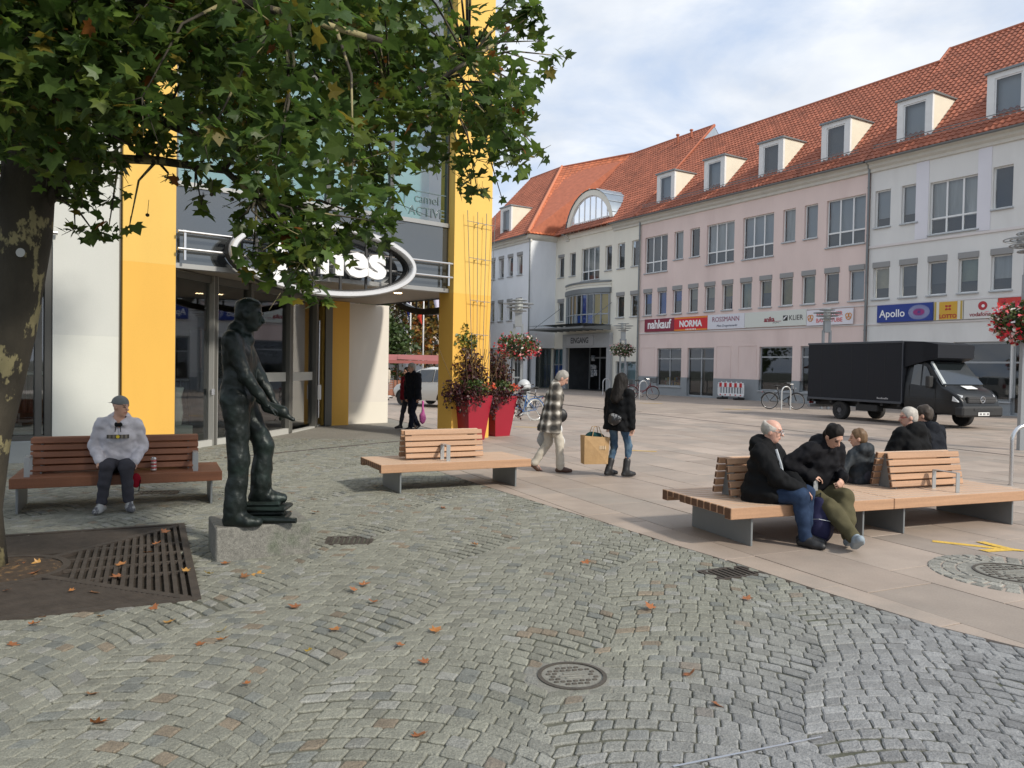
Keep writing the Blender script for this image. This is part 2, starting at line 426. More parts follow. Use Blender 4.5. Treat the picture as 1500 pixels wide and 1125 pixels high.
for c, cs in ks:
    if circle_cut(c, cs): continue
    if nobj < 290:
        mb = MB(); stone(mb, cs, random.gauss(0, .0010), .002, .002, .045, slab_col(), .0008); mb.build('paving_slab', m_slab, sq, recalc=False); nobj += 1
    else: stone(rest, cs, random.gauss(0, .0010), .002, .002, .045, slab_col(), .0008)
tag(rest.build('paving_slabs', m_slab, sq, recalc=False), kind='stuff')
# small setts round the second manhole
mb = MB()
for rr in range(3):
    r0 = .36+rr*.115; n = int(2*math.pi*(r0+.05)/.12)
    for k in range(n):
        a0, a1 = 2*math.pi*k/n+.02, 2*math.pi*(k+1)/n-.02
        stone(mb, [(MANHOLE2[0]+r_*math.cos(a), MANHOLE2[1]+r_*math.sin(a)) for r_, a in ((r0, a0), (r0+.105, a0), (r0+.105, a1), (r0, a1))], random.gauss(.009, .0015), .008, .007, .05, tuple(np.array((.25, .245, .215))*random.gauss(1, .12)))
tag(mb.build('setts', m_sett, sq, recalc=False), kind='stuff')
mb = MB().add([(-60, 31, -.014), (80, 31, -.014), (80, 140, -.014), (-60, 140, -.014)], [(0, 1, 2, 3)])
mb.add([(-40, 26.6, -.016), (80, 26.6, -.016), (80, 31.02, -.016), (-40, 31.02, -.016)], [(0, 1, 2, 3)])
mb.add([(14, -10, -.045), (80, -10, -.045), (80, 26.7, -.045), (14, 26.7, -.045)], [(0, 1, 2, 3)])
tag(mb.build('plaza_paving', far_paving()), kind='structure')
# ------------------------------------------------------------ the row of buildings across the square
FA = R(30.8); FES = np.array([math.sin(FA), -math.cos(FA), 0]); FEY = np.array([math.cos(FA), math.sin(FA), 0])
_A = (gnd(934, 576)+gnd(1180, 591))/2
FO = onplane(1267, 570, _A, FEY); FO[2] = 0; FRZ = math.atan2(FES[1], FES[0])
def floc(s, y=0, z=0): return FO+FES*s+FEY*y+np.array([0, 0, z])
m_frame = mat('white_window_frame', (.74, .75, .74), .4)
m_gframe = mat('grey_metal_frame', (.33, .35, .36), .4, metal=.3)
m_sill = mat('zinc_sill', (.42, .44, .45), .45, metal=.4)
m_box = mat('shutter_box', (.27, .27, .265), .55)
g_pane = glass('window_glass', (.80, .85, .86), .05)
g_shop = glass('shop_glass', (.66, .73, .70), .05)
BACK = {'dark': mat('room_dark', (.03, .035, .04), .9), 'grey': mat('room_grey', (.11, .115, .12), .9), 'curtain': mat('net_curtain', (.50, .50, .50), .9, var=.2, vs=6, stretch=(1, 1, .1)),
        'beige': mat('beige_blind', (.36, .33, .25), .9, var=.1), 'ochre': mat('ochre_blind', (.30, .24, .09), .9, var=.15), 'blue': mat('blue_film', (.015, .10, .45), .6), 'green': mat('pale_green_blind', (.30, .33, .27), .9, var=.1),
        'slat': mat('pale_slat_blind', (.40, .43, .47), .8), 'teal': mat('teal_film', (.15, .27, .32), .5), 'yellow': mat('yellow_film', (.55, .38, .03), .6), 'orange': mat('orange_film', (.62, .40, .16), .6), 'white': mat('white_film', (.55, .55, .55), .7)}
def wall(name, s0, s1, z0, z1, openings, m, parent, y=0., depth=.22, rev=None, x_axis=True):
    """flat wall in the x-z plane at y with rectangular openings and reveals"""
    xs = sorted({s0, s1, *[o[0] for o in openings], *[o[1] for o in openings]}); zs = sorted({z0, z1, *[o[2] for o in openings], *[o[3] for o in openings]})
    xs = [x for x in xs if s0-1e-6 <= x <= s1+1e-6]; zs = [z for z in zs if z0-1e-6 <= z <= z1+1e-6]
    mb = MB(); idx = {}
    for i, x in enumerate(xs):
        for k, z in enumerate(zs): idx[i, k] = len(mb.v); mb.v.append((x, y, z))
    for i in range(len(xs)-1):
        for k in range(len(zs)-1):
            cx, cz = (xs[i]+xs[i+1])/2, (zs[k]+zs[k+1])/2
            if any(o[0] < cx < o[1] and o[2] < cz < o[3] for o in openings): continue
            mb.f.append((idx[i, k], idx[i+1, k], idx[i+1, k+1], idx[i, k+1])); mb.c.append(None)
    for a, b, c, d in [o[:4] for o in openings]:
        mb.add([(a, y, c), (b, y, c), (b, y, d), (a, y, d), (a, y+depth, c), (b, y+depth, c), (b, y+depth, d), (a, y+depth, d)], [(0, 4, 5, 1), (1, 5, 6, 2), (2, 6, 7, 3), (3, 7, 4, 0)])
    return mb.build(name, m, parent, recalc=False)
def window(parent, s0, s1, z0, z1, cols=1, transom=None, back='grey', back2=None, box=0., sill=True, y=0., fm=None, fw=.06, g=None, depth=.13, split=None, name='window', deepback=.12):
    """recessed window: frame (the part) with panes, sill, shutter box and what hangs behind the glass"""
    fm = fm or m_frame; g = g or g_pane; zt = z1-box
    mb = MB(); yy = y+depth
    mb.box(s0, s0+fw, yy, yy+.06, z0, zt).box(s1-fw, s1, yy, yy+.06, z0, zt).box(s0+fw, s1-fw, yy, yy+.06, z0, z0+fw).box(s0+fw, s1-fw, yy, yy+.06, zt-fw, zt)
    for k in range(1, cols):
        x = s0+(s1-s0)*k/cols; mb.box(x-.04, x+.04, yy-.004, yy+.06, z0+fw, zt-fw)
    if transom:
        for k in range(cols):
            a = s0+(s1-s0)*k/cols+(.04 if k else fw); b = s0+(s1-s0)*(k+1)/cols-(.04 if k < cols-1 else fw)
            mb.box(a, b, yy-.002, yy+.06, transom-.04, transom+.04)
    o = mb.build(name, fm, parent)
    zr = [z0+fw]+([transom] if transom else [])+[zt-fw]
    for k in range(cols):
        a = s0+(s1-s0)*k/cols+(.04 if k else fw); b = s0+(s1-s0)*(k+1)/cols-(.04 if k < cols-1 else fw)
        for q in range(len(zr)-1):
            za = zr[q]+(.04 if q else 0); zb = zr[q+1]-(.04 if q < len(zr)-2 else 0)
            MB().add([(a, yy+.03, za), (b, yy+.03, za), (b, yy+.03, zb), (a, yy+.03, zb)], [(0, 1, 2, 3)]).build('pane', g, o, recalc=False)
    yb = yy+.06+deepback
    if back:
        zs = split if split else z0
        MB().add([(s0, yb, zs), (s1, yb, zs), (s1, yb, z1), (s0, yb, z1)], [(0, 1, 2, 3)]).build('blind', BACK[back], o, recalc=False)
        if split: MB().add([(s0, yb+.02, z0), (s1, yb+.02, z0), (s1, yb+.02, zs+.02), (s0, yb+.02, zs+.02)], [(0, 1, 2, 3)]).build('room_back', BACK[back2 or 'dark'], o, recalc=False)
    if sill: MB().bbox(s0-.05, s1+.05, y-.09, yy-.002, z0-.07, z0-.002, .008).build('sill', m_sill, o)
    if box: MB().bbox(s0-.025, s1+.025, y-.045, yy+.055, zt+.002, z1+.02, .01).build('shutter_box', m_box, o)
    return o
def tiles(name, s0, s1, w0, w1, zf, parent, m, tw=.27, th=.34, sfun=None):
    """pantile field: s along the eave, w back from the wall, zf(w)->z; sfun(w)->(smin,smax) clips hips"""
    ln = math.hypot(w1-w0, zf(w1)-zf(w0)); nr = max(1, int(ln/th)); nc = int((s1-s0)/tw)
    V = []; Fc = []; C = []; prof = ((0, .0), (.30, .055), (.58, .02), (.85, -.012), (1.0, .0))
    sl = (zf(w1)-zf(w0))/(w1-w0); nx = (-sl/math.hypot(1, sl), 1/math.hypot(1, sl))     # normal in (w,z)
    for r in range(nr):
        wa = w0+(w1-w0)*r/nr; wb = w0+(w1-w0)*(r+1.12)/nr
        for c in range(nc):
            sa = s0+(s1-s0)*c/nc; sb = s0+(s1-s0)*(c+1)/nc
            if sfun:
                lo, hi = sfun((wa+wb)/2)
                if (sa+sb)/2 < lo or (sa+sb)/2 > hi: continue
            g = random.gauss(1, .10); col = (.33*g, .108*g, .060*g); o = len(V)
            for ww, lift in ((wa, .042), (wb, 0.)):
                for u, h in prof:
                    hh = h+lift; V.append((sa+(sb-sa)*u, ww+nx[0]*hh, zf(ww)+nx[1]*hh))
            for u, h in prof:
                V.append((sa+(sb-sa)*u, wa, zf(wa)-.01))
            n = len(prof)
            for k in range(n-1):
                Fc.append((o+k, o+k+1, o+n+k+1, o+n+k)); Fc.append((o+2*n+k, o+2*n+k+1, o+k+1, o+k)); C += [col, tuple(x*.8 for x in col)]
    mb = MB(); mb.v = V; mb.f = Fc; mb.c = C
    return tag(mb.build(name, m, parent, recalc=False), kind='stuff')
m_tile = mat('clay_pantile', (1, 1, 1), .7, attr=True, var=.2, vs=.8, bump=.1)
m_ridge = mat('ridge_tile', (.40, .12, .06), .7, var=.2, vs=3)
m_gut = mat('zinc_gutter', (.20, .215, .22), .45, metal=.5)
m_corn = mat('cornice_plaster', (.60, .58, .52), .8, var=.08, vs=2)
m_cream = mat('cream_dormer', (.72, .67, .54), .85, var=.06, vs=2)
EAVE = 12.45
def downpipe(name, s, z0, z1, parent, y=-.12):
    o = MB().tube([(s, y, z0), (s, y, z1)], .055, 10).build(name, m_gut, parent, smooth=False, auto=50)
    for z in np.arange(z0+1.5, z1-.5, 2.4): MB().lathe([(.068, -.03), (.068, .03)], 10, (s, y, z)).build('bracket', m_gut, o)
    return o
def eave(parent, s0, s1, y=0.):
    MB().prism([(y-.02, EAVE-.62), (y-.10, EAVE-.60), (y-.10, EAVE-.46), (y-.24, EAVE-.36), (y-.24, EAVE-.22), (y-.42, EAVE-.16), (y-.42, EAVE-.06), (y+.1, EAVE-.06), (y+.1, EAVE-.62)], s0, s1, axis='x').build('cornice', m_corn, parent)
    pr = [(y-.50+.085*math.cos(a), EAVE-.09+.085*math.sin(a)) for a in np.linspace(math.pi, 2*math.pi, 9)]
    pr += [(p[0]*1.0+(.012 if p[0] > y-.5 else -.012)*-1, p[1]+.012) for p in reversed(pr)]
    MB().prism(pr, s0, s1, axis='x').build('gutter', m_gut, parent)
def gable_roof(parent, s0, s1, w, tan, rear=None, verge=True):
    z0 = EAVE-.08; zf = lambda q: z0+(q+.55)*tan
    tiles('roof_tiles', s0, s1, -.55, w, zf, parent, m_tile)
    zr = zf(w); mb = MB()
    mb.add([(s0, -.5, zf(-.5)-.06), (s1, -.5, zf(-.5)-.06), (s1, w, zr-.06), (s0, w, zr-.06), (s0, 2*w+.5, zf(-.5)-.06), (s1, 2*w+.5, zf(-.5)-.06)], [(0, 1, 2, 3), (3, 2, 5, 4)])
    mb.build('roof', m_ridge, parent, recalc=False)
    MB().tube([(s0, w, zr+.0), (s1, w, zr+.0)], .12, 8).build('ridge', m_ridge, parent)
    return zf, zr
def dormer(parent, s0, s1, z0, z1, zf, tan, y0=.15):
    """box dormer with a window front, cheeks running back into the roof and a flat grey roof"""
    yb = -.55+(z1-(EAVE-.08))/tan+.1
    o = thing('dormer', None, None); o.parent = parent; d = MB()
    d.box(s0, s0+.32, y0, y0+.14, z0, z1).box(s1-.32, s1, y0, y0+.14, z0, z1).box(s0+.32, s1-.32, y0, y0+.14, z1-.22, z1).box(s0+.32, s1-.32, y0, y0+.14, z0, z0+.14)
    d.build('dormer_front', mat('dormer_white', (.72, .72, .70), .7, var=.06), o)
    MB().prism([(y0+.142, z0-.02), (y0+.142, z1-.002), (yb, z1-.002)], s1-.09, s1-.003, axis='x').build('cheek', m_cream, o)
    MB().prism([(y0+.142, z0-.02), (y0+.142, z1-.002), (yb, z1-.002)], s0+.003, s0+.09, axis='x').build('cheek', m_cream, o)
    MB().prism([(y0-.10, z1), (y0-.10, z1+.10), (yb+.1, z1+.06), (yb+.1, z1)], s0-.08, s1+.08, axis='x').build('dormer_roof', m_gut, o)
    MB().box(s0-.05, s1+.05, y0-.07, y0-.002, z0-.05, z0+.03).build('dormer_sill', m_sill, o)
    f = MB(); a, b, c, e = s0+.322, s1-.322, z0+.142, z1-.222; y = y0+.04
    f.box(a, a+.06, y, y+.05, c, e).box(b-.06, b, y, y+.05, c, e).box(a+.06, b-.06, y, y+.05, c, c+.06).box(a+.06, b-.06, y, y+.05, e-.06, e)
    f.build('window_frame', m_frame, o)
    MB().add([(a, y+.025, c), (b, y+.025, c), (b, y+.025, e), (a, y+.025, e)], [(0, 1, 2, 3)]).build('pane', g_pane, o, recalc=False)
    bk = random.choice(('slat', 'grey', 'curtain')); MB().add([(a, y+.3, c), (b, y+.3, c), (b, y+.3, e), (a, y+.3, e)], [(0, 1, 2, 3)]).build('blind', BACK[bk], o, recalc=False)
    return o
def sidewalls(parent, s0, s1, zt, D, m, y=0.):
    mb = MB()
    mb.add([(s0, y+.001, 0), (s0, D, 0), (s0, D, zt), (s0, y+.001, zt)], [(0, 1, 2, 3)]); mb.add([(s1, y+.001, 0), (s1, D, 0), (s1, D, zt), (s1, y+.001, zt)], [(3, 2, 1, 0)])
    mb.add([(s0, D, 0), (s1, D, 0), (s1, D, zt), (s0, D, zt)], [(3, 2, 1, 0)])
    return mb.build('side_wall', m, parent, recalc=False)
def shop_room(parent, s0, s1, z1, D=3.5, y=.25, col='room_grey'):
    mb = MB(); mb.add([(s0, y, .02), (s1, y, .02), (s1, D, .02), (s0, D, .02), (s0, y, z1), (s1, y, z1), (s1, D, z1), (s0, D, z1)], [(0, 1, 2, 3), (7, 6, 5, 4), (3, 2, 6, 7), (0, 3, 7, 4), (2, 1, 5, 6)])
    return mb.build('shop_room', BACK['grey'], parent, recalc=False)
m_pink = mat('pink_render', (.73, .59, .54), .88, col2=(.64, .50, .46), c2s=.5, c2p=(.52, .8), var=.07, vs=.6, pos=False, bump=.05, bs=60, stretch=(1, 1, .35), fine=.03)
m_greyw = mat('grey_render', (.69, .685, .66), .88, col2=(.60, .59, .565), c2s=.5, c2p=(.52, .8), var=.06, vs=.6, bump=.05, bs=60, stretch=(1, 1, .35), fine=.03)
m_lav = mat('lavender_render', (.70, .69, .73), .88, var=.05, vs=.6)
m_crm = mat('cream_render', (.77, .74, .64), .88, col2=(.68, .65, .56), c2s=.5, c2p=(.52, .8), var=.06, vs=.6, bump=.05, bs=60, stretch=(1, 1, .35), fine=.03)
m_wht = mat('bluish_white_render', (.75, .775, .80), .88, col2=(.66, .685, .71), c2s=.5, c2p=(.52, .8), var=.06, vs=.6, bump=.05, bs=60, stretch=(1, 1, .35), fine=.03)
m_base = mat('grey_plinth_render', (.27, .29, .30), .85, var=.08, vs=1.2, bump=.1)
TZ = (9.03, 10.87); TT = (8.38, 10.87); MZ = (5.45, 7.27)
# ---------------- pink building
pk = thing('commercial_building', 'pink rendered three storey building with long white sign band and four roof dormers', 'building', FO, FRZ, 'buildings across the square')
PS0 = -17.72
small_t = [-14.33, -12.83, -5.43, -3.97]; trip_t = [-17.27, -11.35, -8.37, -2.55]
midx = [-17.32+1.476*i for i in range(12)]
shopo = [(-15.8, -13.42, .60, 3.15, 2), (-12.85, -10.5, .03, 3.15, 2), (-6.9, -4.55, .60, 3.15, 1), (-4.0, -1.6, .60, 3.15, 1)]
ops = [(s, s+.86, *TZ) for s in small_t]+[(s, s+2.3, *TT) for s in trip_t]+[(s, s+.87, *MZ) for s in midx]+[o[:4] for o in shopo]
wall('wall', PS0, -.06, 1.22, EAVE-.06, [o for o in ops if o[2] > 2]+[(o[0], o[1], 1.22, o[3]) for o in shopo], m_pink, pk)
wall('plinth', PS0, -.06, -.06, 1.22, [(o[0], o[1], max(o[2], -.06), 1.22) for o in shopo], m_base, pk, y=-.025, depth=.25)
for i, s in enumerate(small_t): window(pk, s, s+.86, *TZ, back=('curtain', 'dark', 'curtain', 'slat')[i])
for i, s in enumerate(trip_t): window(pk, s, s+2.3, *TT, cols=3, transom=9.12, back=('grey', 'curtain', 'slat', 'slat')[i], split=9.1, back2='grey')
mb_b = ['blue', 'blue', 'blue', 'beige', 'beige', 'ochre', 'green', 'ochre', 'ochre', 'green', 'grey', 'slat']
for i, s in enumerate(midx): window(pk, s, s+.87, *MZ, box=.26, back=mb_b[i], split=(6.3 if i in (0, 2, 3, 4, 5, 7) else None), back2='grey')
for a, b, c, d, n in shopo:
    door = c < .1
    window(pk, a, b, max(c, .0), d, cols=2 if n == 2 else 1, transom=(2.45 if n == 2 else 2.55), back=None, fm=m_gframe, g=g_shop, sill=not door, name='door' if door else 'shop_window', fw=.08)
shop_room(pk, -17.4, -8.6, 3.6); shop_room(pk, -8.4, -.5, 3.6)
mb = MB()      # things standing in the left shop window
for i in range(26): 
    x = random.uniform(-15.6, -13.6); z = .62+random.choice((0, .35)); h = random.uniform(.15, .34); c = random.choice(((.5, .4, .3), (.6, .6, .55), (.3, .05, .05), (.1, .2, .5), (.6, .35, .1)))
    mb.box(x-.08, x+.08, .6, .8, z, z+h, c)
tag(mb.build('shop_goods', mat('shop_goods', (1, 1, 1), .6, attr=True), pk), kind='stuff')
for a, b in ((-17.44, -16.03), (-10.3, -9.09), (-8.51, -7.1)):  # shallow blind recess frames
    mb = MB(); mb.box(a, b, -.02, .01, 3.2, 3.26).box(a, a+.03, -.02, .01, 1.3, 3.2).box(b-.03, b, -.02, .01, 1.3, 3.2); mb.build('wall_moulding', m_pink, pk)
MB().box(PS0, -.06, -.05, .01, 4.16, 4.23).build('band_moulding', mat('white_band', (.66, .62, .60), .8), pk)
MB().box(PS0, -.06, -.05, .01, 5.13, 5.19).build('band_moulding', MATS['white_band'], pk)
eave(pk, PS0, -.06); zf, zr = gable_roof(pk, PS0, -.02, 5.75, 1.0)
for s in (-16.36, -11.88, -7.43, -3.13): dormer(pk, s+.0, s+1.75, 12.95, 15.05, zf, 1.0)
sidewalls(pk, PS0, -.06, EAVE, 11.5, m_pink)
downpipe('downpipe', -.02, 0, EAVE-.1, pk); downpipe('downpipe', PS0-.02, 0, EAVE-.1, pk)
MB().tube([(-17.3, -.35, 12.95), (-.5, -.35, 12.95)], .02, 6).tube([(-17.3, -.3, 13.1), (-.5, -.3, 13.1)], .02, 6).build('snow_guard', m_gut, pk)
# ---------------- grey building
gr = thing('commercial_building', 'light grey rendered building with lavender strips, taller tiled roof and two dormers', 'building', FO, FRZ, 'buildings across the square')
GE = 13.0
small_g = [.27, 1.68, 5.94, 7.4, 11.7]; trip_g = [3.1, 8.85]; midg = [.27+1.425*i for i in range(9)]
shopg = [(.5, 3.93, .6, 3.22, 2), (4.43, 6.92, .6, 3.22, 1), (6.96, 8.3, .03, 3.22, 1), (8.9, 12.4, .6, 3.22, 2)]
ops = [(s, s+.84, *TZ) for s in small_g]+[(s, s+2.27, 8.3, 10.75) for s in trip_g]+[(s, s+.88, *MZ) for s in midg]
wall('wall', .02, GE, .75, EAVE-.06, ops+[(o[0], o[1], .75, o[3]) for o in shopg], m_greyw, gr)
wall('plinth', .02, GE, -.06, .75, [(o[0], o[1], max(o[2], -.06), .75) for o in shopg], m_base, gr, y=-.025, depth=.25)
for i, s in enumerate(small_g): window(gr, s, s+.84, *TZ, back=('slat', 'slat', 'dark', 'curtain', 'slat')[i], split=9.5)
for i, s in enumerate(trip_g): window(gr, s, s+2.27, 8.3, 10.75, cols=3, transom=9.05, back='curtain', split=9.0)
for i, s in enumerate(midg): window(gr, s, s+.88, *MZ, box=.26, back=('beige', 'grey', 'grey', 'green', 'curtain', 'grey', 'grey', 'beige', 'grey')[i], split=6.0)
for a, b, c, d, n in shopg:
    door = c < .1
    window(gr, a, b, max(c, 0), d, cols=n, transom=2.3, back=None, fm=m_gframe, g=g_shop, sill=not door, name='door' if door else 'shop_window', fw=.1)
shop_room(gr, .2, 6.9, 3.6, 4.5); shop_room(gr, 6.95, 12.8, 3.6, 4.5)
for a, b in ((2.42, 3.04), (5.30, 5.88), (8.3, 8.8), (11.2, 11.65)): MB().box(a, b, -.03, .01, 8.16, EAVE-.62).build('pilaster_strip', m_lav, gr)
MB().box(.02, GE, -.06, .01, 8.02, 8.14).build('band_moulding', MATS['white_band'], gr)
MB().box(.02, GE, -.05, .01, 4.14, 4.21).build('band_moulding', MATS['white_band'], gr); MB().box(.02, GE, -.05, .01, 5.12, 5.18).build('band_moulding', MATS['white_band'], gr)
eave(gr, .02, GE); zf, zr = gable_roof(gr, .02, GE, 6.6, 1.0)
MB().tube([(.03, 5.6, zf(5.6)+.06), (.03, 6.6, zf(6.6)+.06)], .09, 6).build('verge', m_ridge, gr)
for s in (1.23, 5.48, 9.8): dormer(gr, s, s+1.78, 12.95, 15.05, zf, 1.0)
sidewalls(gr, .02, GE, EAVE, 12.8, m_greyw)
MB().add([(.025, 5.2, zf(5.2)-.3), (.025, 6.6, zf(6.6)-.08), (.025, 8, zf(5.2)-.3)], [(0, 1, 2)]).build('gable', m_gut, gr)
MB().tube([(.3, -.35, 12.95), (GE-.3, -.35, 12.95)], .02, 6).tube([(.3, -.3, 13.1), (GE-.3, -.3, 13.1)], .02, 6).build('snow_guard', m_gut, gr)
# ---------------- cream building with the arched dormer and the entrance
cr = thing('commercial_building', 'cream rendered building with arched roof window, coloured glass bay and covered main entrance', 'building', FO, FRZ, 'buildings across the square')
CS0, CS1 = -28.9, -17.76
small_c = [(-28.0, -27.2), (-26.42, -25.6), (-21.8, -21.0), (-20.32, -19.5), (-18.72, -17.93)]
midc = [(-28.0, -27.13), (-20.35, -19.45), (-18.75, -17.93)]
door_o = (-26.55, -20.9, 0.0, 3.75); bay_o = (-26.6, -21.1, 4.9, 7.4)
shopc = [(-28.7, -27.15, .0, 3.25), (-20.3, -18.0, .3, 2.25)]
wall('wall', CS0, CS1, -.06, EAVE-.06, [(*s, *TZ) for s in small_c]+[(-24.82, -22.5, 8.5, 11.0)]+[(*s, *MZ) for s in midc]+[(door_o[0], door_o[1], -.06, door_o[3]), bay_o]+[(o[0], o[1], -.06 if o[2] < .1 else o[2], o[3]) for o in shopc], m_crm, cr)
for i, s in enumerate(small_c): window(cr, *s, *TZ, back='grey', box=.2 if i == 0 else 0)
window(cr, -24.82, -22.5, 8.5, 11.0, cols=3, transom=9.2, back='curtain', split=9.2, back2='grey')
for s in midc: window(cr, *s, *MZ, box=.26, back='grey')
window(cr, *shopc[0][:2], 0, 3.25, cols=2, transom=1.95, back='teal', split=2.0, back2='blue', fm=m_gframe, sill=False, name='shop_window')
window(cr, *shopc[1][:2], .3, 2.25, cols=2, back='teal', fm=m_gframe, name='shop_window')
# entrance recess
ent = MB(); a, b, z1 = door_o[0], door_o[1], door_o[3]
ent.add([(a, .22, .0), (b, .22, .0), (b, 5, .0), (a, 5, .0), (a, .22, z1), (b, .22, z1), (b, 5, z1), (a, 5, z1)], [(0, 1, 2, 3), (7, 6, 5, 4), (3, 2, 6, 7), (0, 3, 7, 4), (2, 1, 5, 6)])
ent.build('entrance_lobby', mat('lobby_dark', (.05, .055, .06), .5, var=.3, vs=2), cr, recalc=False)
mb = MB()
for x in np.linspace(a+.05, b-.05, 5): mb.box(x-.05, x+.05, 2.2, 2.3, 0, z1)
mb.box(a, b, 2.21, 2.29, 2.5, 2.62); mb.build('lobby_screen', m_gframe, cr)
MB().add([(a, 2.25, 0), (b, 2.25, 0), (b, 2.25, z1), (a, 2.25, z1)], [(0, 1, 2, 3)]).build('pane', g_shop, cr, recalc=False)
m_ent = mat('entrance_grey', (.36, .37, .375), .6, var=.08)
MB().bbox(a-.25, b+.25, -.30, -.002, 3.28, 4.35, .02).build('entrance_lintel', m_ent, cr)
for s in (a-.02, b+.02): MB().bbox(s-.22, s+.22, -.28, -.003, 0, 3.277, .02).build('entrance_pillar', m_ent, cr)
for i, (x, z, w_, h_) in enumerate(((a+.35, 2.3, .45, .45), (a+.25, 1.65, .5, .35), (a+.3, 1.0, .35, .6), (a+.72, 1.1, .42, .5), (a+.72, 1.65, .3, .3))):
    MB().box(x, x+w_, 2.16, 2.19, z, z+h_).build('notice', mat('notice_paper', (.6, .6, .6), .7, col2=(.15, .2, .25), c2s=9, c2p=(.5, .55)), cr)
# canopy: glass on steel fins
cp = thing('entrance_canopy', None, None); cp.parent = cr
for i, x in enumerate(np.linspace(-27.6, -20.6, 9)): MB().prism([(-.31, 4.55), (-.31, 4.92), (-2.9, 4.68), (-2.9, 4.60)], x-.03, x+.03, axis='x').build('canopy_fin', m_gut, cp)
MB().box(-27.75, -20.45, -2.95, -.32, 4.93, 4.95).build('canopy_glass', glass('canopy_glass', (.5, .58, .56), .1), cp)
MB().box(-27.8, -20.4, -3.0, -2.91, 4.58, 4.72).build('canopy_edge', m_gut, cp)
for x in (-27.3, -20.9): MB().tube([(x, -2.7, 4.75), (x, -.02, 6.6)], .02, 6).build('canopy_tie', m_gut, cp)
# curved bay with coloured panes
NB = 9; bx = np.linspace(-26.6, -21.1, NB+1); by = [-.75*(1-((x+23.85)/2.75)**2)-.08 for x in bx]
fb = MB()
for i in range(NB+1): fb.box(bx[i]-.05, bx[i]+.05, by[i]-.05, by[i]+.06, 4.95, 7.35)
for i in range(NB):
    for z in (4.95, 5.75, 7.27):
        n = Vector((bx[i+1]-bx[i], by[i+1]-by[i], 0)).normalized(); q = Vector((-n.y, n.x, 0))*.04
        p0, p1 = Vector((bx[i], by[i], z)), Vector((bx[i+1], by[i+1], z))
        fb.add([p0-q, p1-q, p1+q, p0+q]+[v+Vector((0, 0, .08)) for v in (p0-q, p1-q, p1+q, p0+q)], [(0, 3, 2, 1), (4, 5, 6, 7), (0, 1, 5, 4), (2, 3, 7, 6), (1, 2, 6, 5), (3, 0, 4, 7)])
bay = fb.build('bay_window', m_gframe, cr)
cols_ = ['teal', 'white', 'orange', 'orange', 'dark', 'blue', 'dark', 'yellow', 'yellow']; cols2 = ['teal', 'teal', 'orange', 'white', 'blue', 'blue', 'blue', 'yellow', 'yellow']
for i in range(NB):
    for (za, zb), cc in (((5.83, 7.27), cols_[i]), ((5.03, 5.75), cols2[i])):
        zm = 6.6 if cc == 'blue' and za > 5.5 else za
        MB().add([(bx[i], by[i]+.02, za), (bx[i+1], by[i+1]+.02, za), (bx[i+1], by[i+1]+.02, zb), (bx[i], by[i]+.02, zb)], [(0, 1, 2, 3)]).build('pane', g_pane, bay, recalc=False)
        MB().add([(bx[i], by[i]+.06, za), (bx[i+1], by[i+1]+.06, za), (bx[i+1], by[i+1]+.06, zb), (bx[i], by[i]+.06, zb)], [(0, 1, 2, 3)]).build('coloured_pane', BACK[cc], bay, recalc=False)
def curved_slab(name, z0, z1, out_, m):
    n = 14; xs = np.linspace(-26.75, -20.95, n+1); f = lambda x: -.75*(1-((x+23.85)/2.95)**2)-out_
    vs = []; fs = []
    for z in (z0, z1):
        vs += [(x, f(x), z) for x in xs]+[(x, -.001, z) for x in xs]
    m_ = 2*(n+1)
    for i in range(n):
        fs += [(i, i+1, m_+i+1, m_+i), (m_+i, m_+i+1, m_+n+1+i+1, m_+n+1+i), (n+1+i, n+1+i+1, i+1, i)]
    fs += [(0, m_, m_+n+1, n+1), (n, n+1+n, m_+n+1+n, m_+n)]
    return MB().add(vs, fs).build(name, m, cr)
curved_slab('bay_head', 7.37, 7.75, .16, m_gut); curved_slab('bay_parapet', 7.752, 8.15, .05, m_crm); curved_slab('bay_moulding', 7.95, 8.03, .09, m_corn); curved_slab('bay_coping', 8.152, 8.28, .15, m_gut); curved_slab('bay_floor', 4.80, 4.945, .06, m_gut)
# arched dormer
AC, AR, AZ = -23.85, 3.05, 12.35
fr = MB(); n = 20; al = np.linspace(0, math.pi, n+1)
vs = []; 
for y in (-.08, .12):
    for rr in (AR, AR-.42): vs += [(AC-rr*math.cos(t), y, AZ+rr*math.sin(t)) for t in al]
q = n+1; fs = []
for i in range(n): fs += [(i, i+1, q+i+1, q+i), (2*q+i, 3*q+i, 3*q+i+1, 2*q+i+1), (i, 2*q+i, 2*q+i+1, i+1), (q+i, q+i+1, 3*q+i+1, 3*q+i)]
fr.add(vs, fs); fr.box(AC-AR, AC+AR, -.10, .12, AZ-.35, AZ-.002)
ad = fr.build('arched_dormer', m_crm, cr)
mb = MB(); ri = AR-.42
for k in range(-3, 4):
    x = k*.72
    if abs(x) < ri: mb.box(AC+x-.045, AC+x+.045, .0, .06, AZ, AZ+math.sqrt(ri*ri-x*x))
mb.box(AC-ri, AC+ri, .002, .062, AZ+.75-.04, AZ+.75+.04); mb.box(AC-ri, AC+ri, .002, .062, AZ, AZ+.08); mb.torus(ri-.04, .05, (AC, .03, AZ), 'y', 24, 6, 0, math.pi); mb.build('window_frame', m_frame, ad)
MB().add([(AC, .03, AZ)]+[(AC-ri*math.cos(t), .03, AZ+ri*math.sin(t)) for t in al], [(0, i+1, i+2) for i in range(n)]).build('pane', g_pane, ad)
MB().add([(AC, .4, AZ)]+[(AC-ri*math.cos(t), .4, AZ+ri*math.sin(t)) for t in al], [(0, i+1, i+2) for i in range(n)]).build('room_back', BACK['slat'], ad)
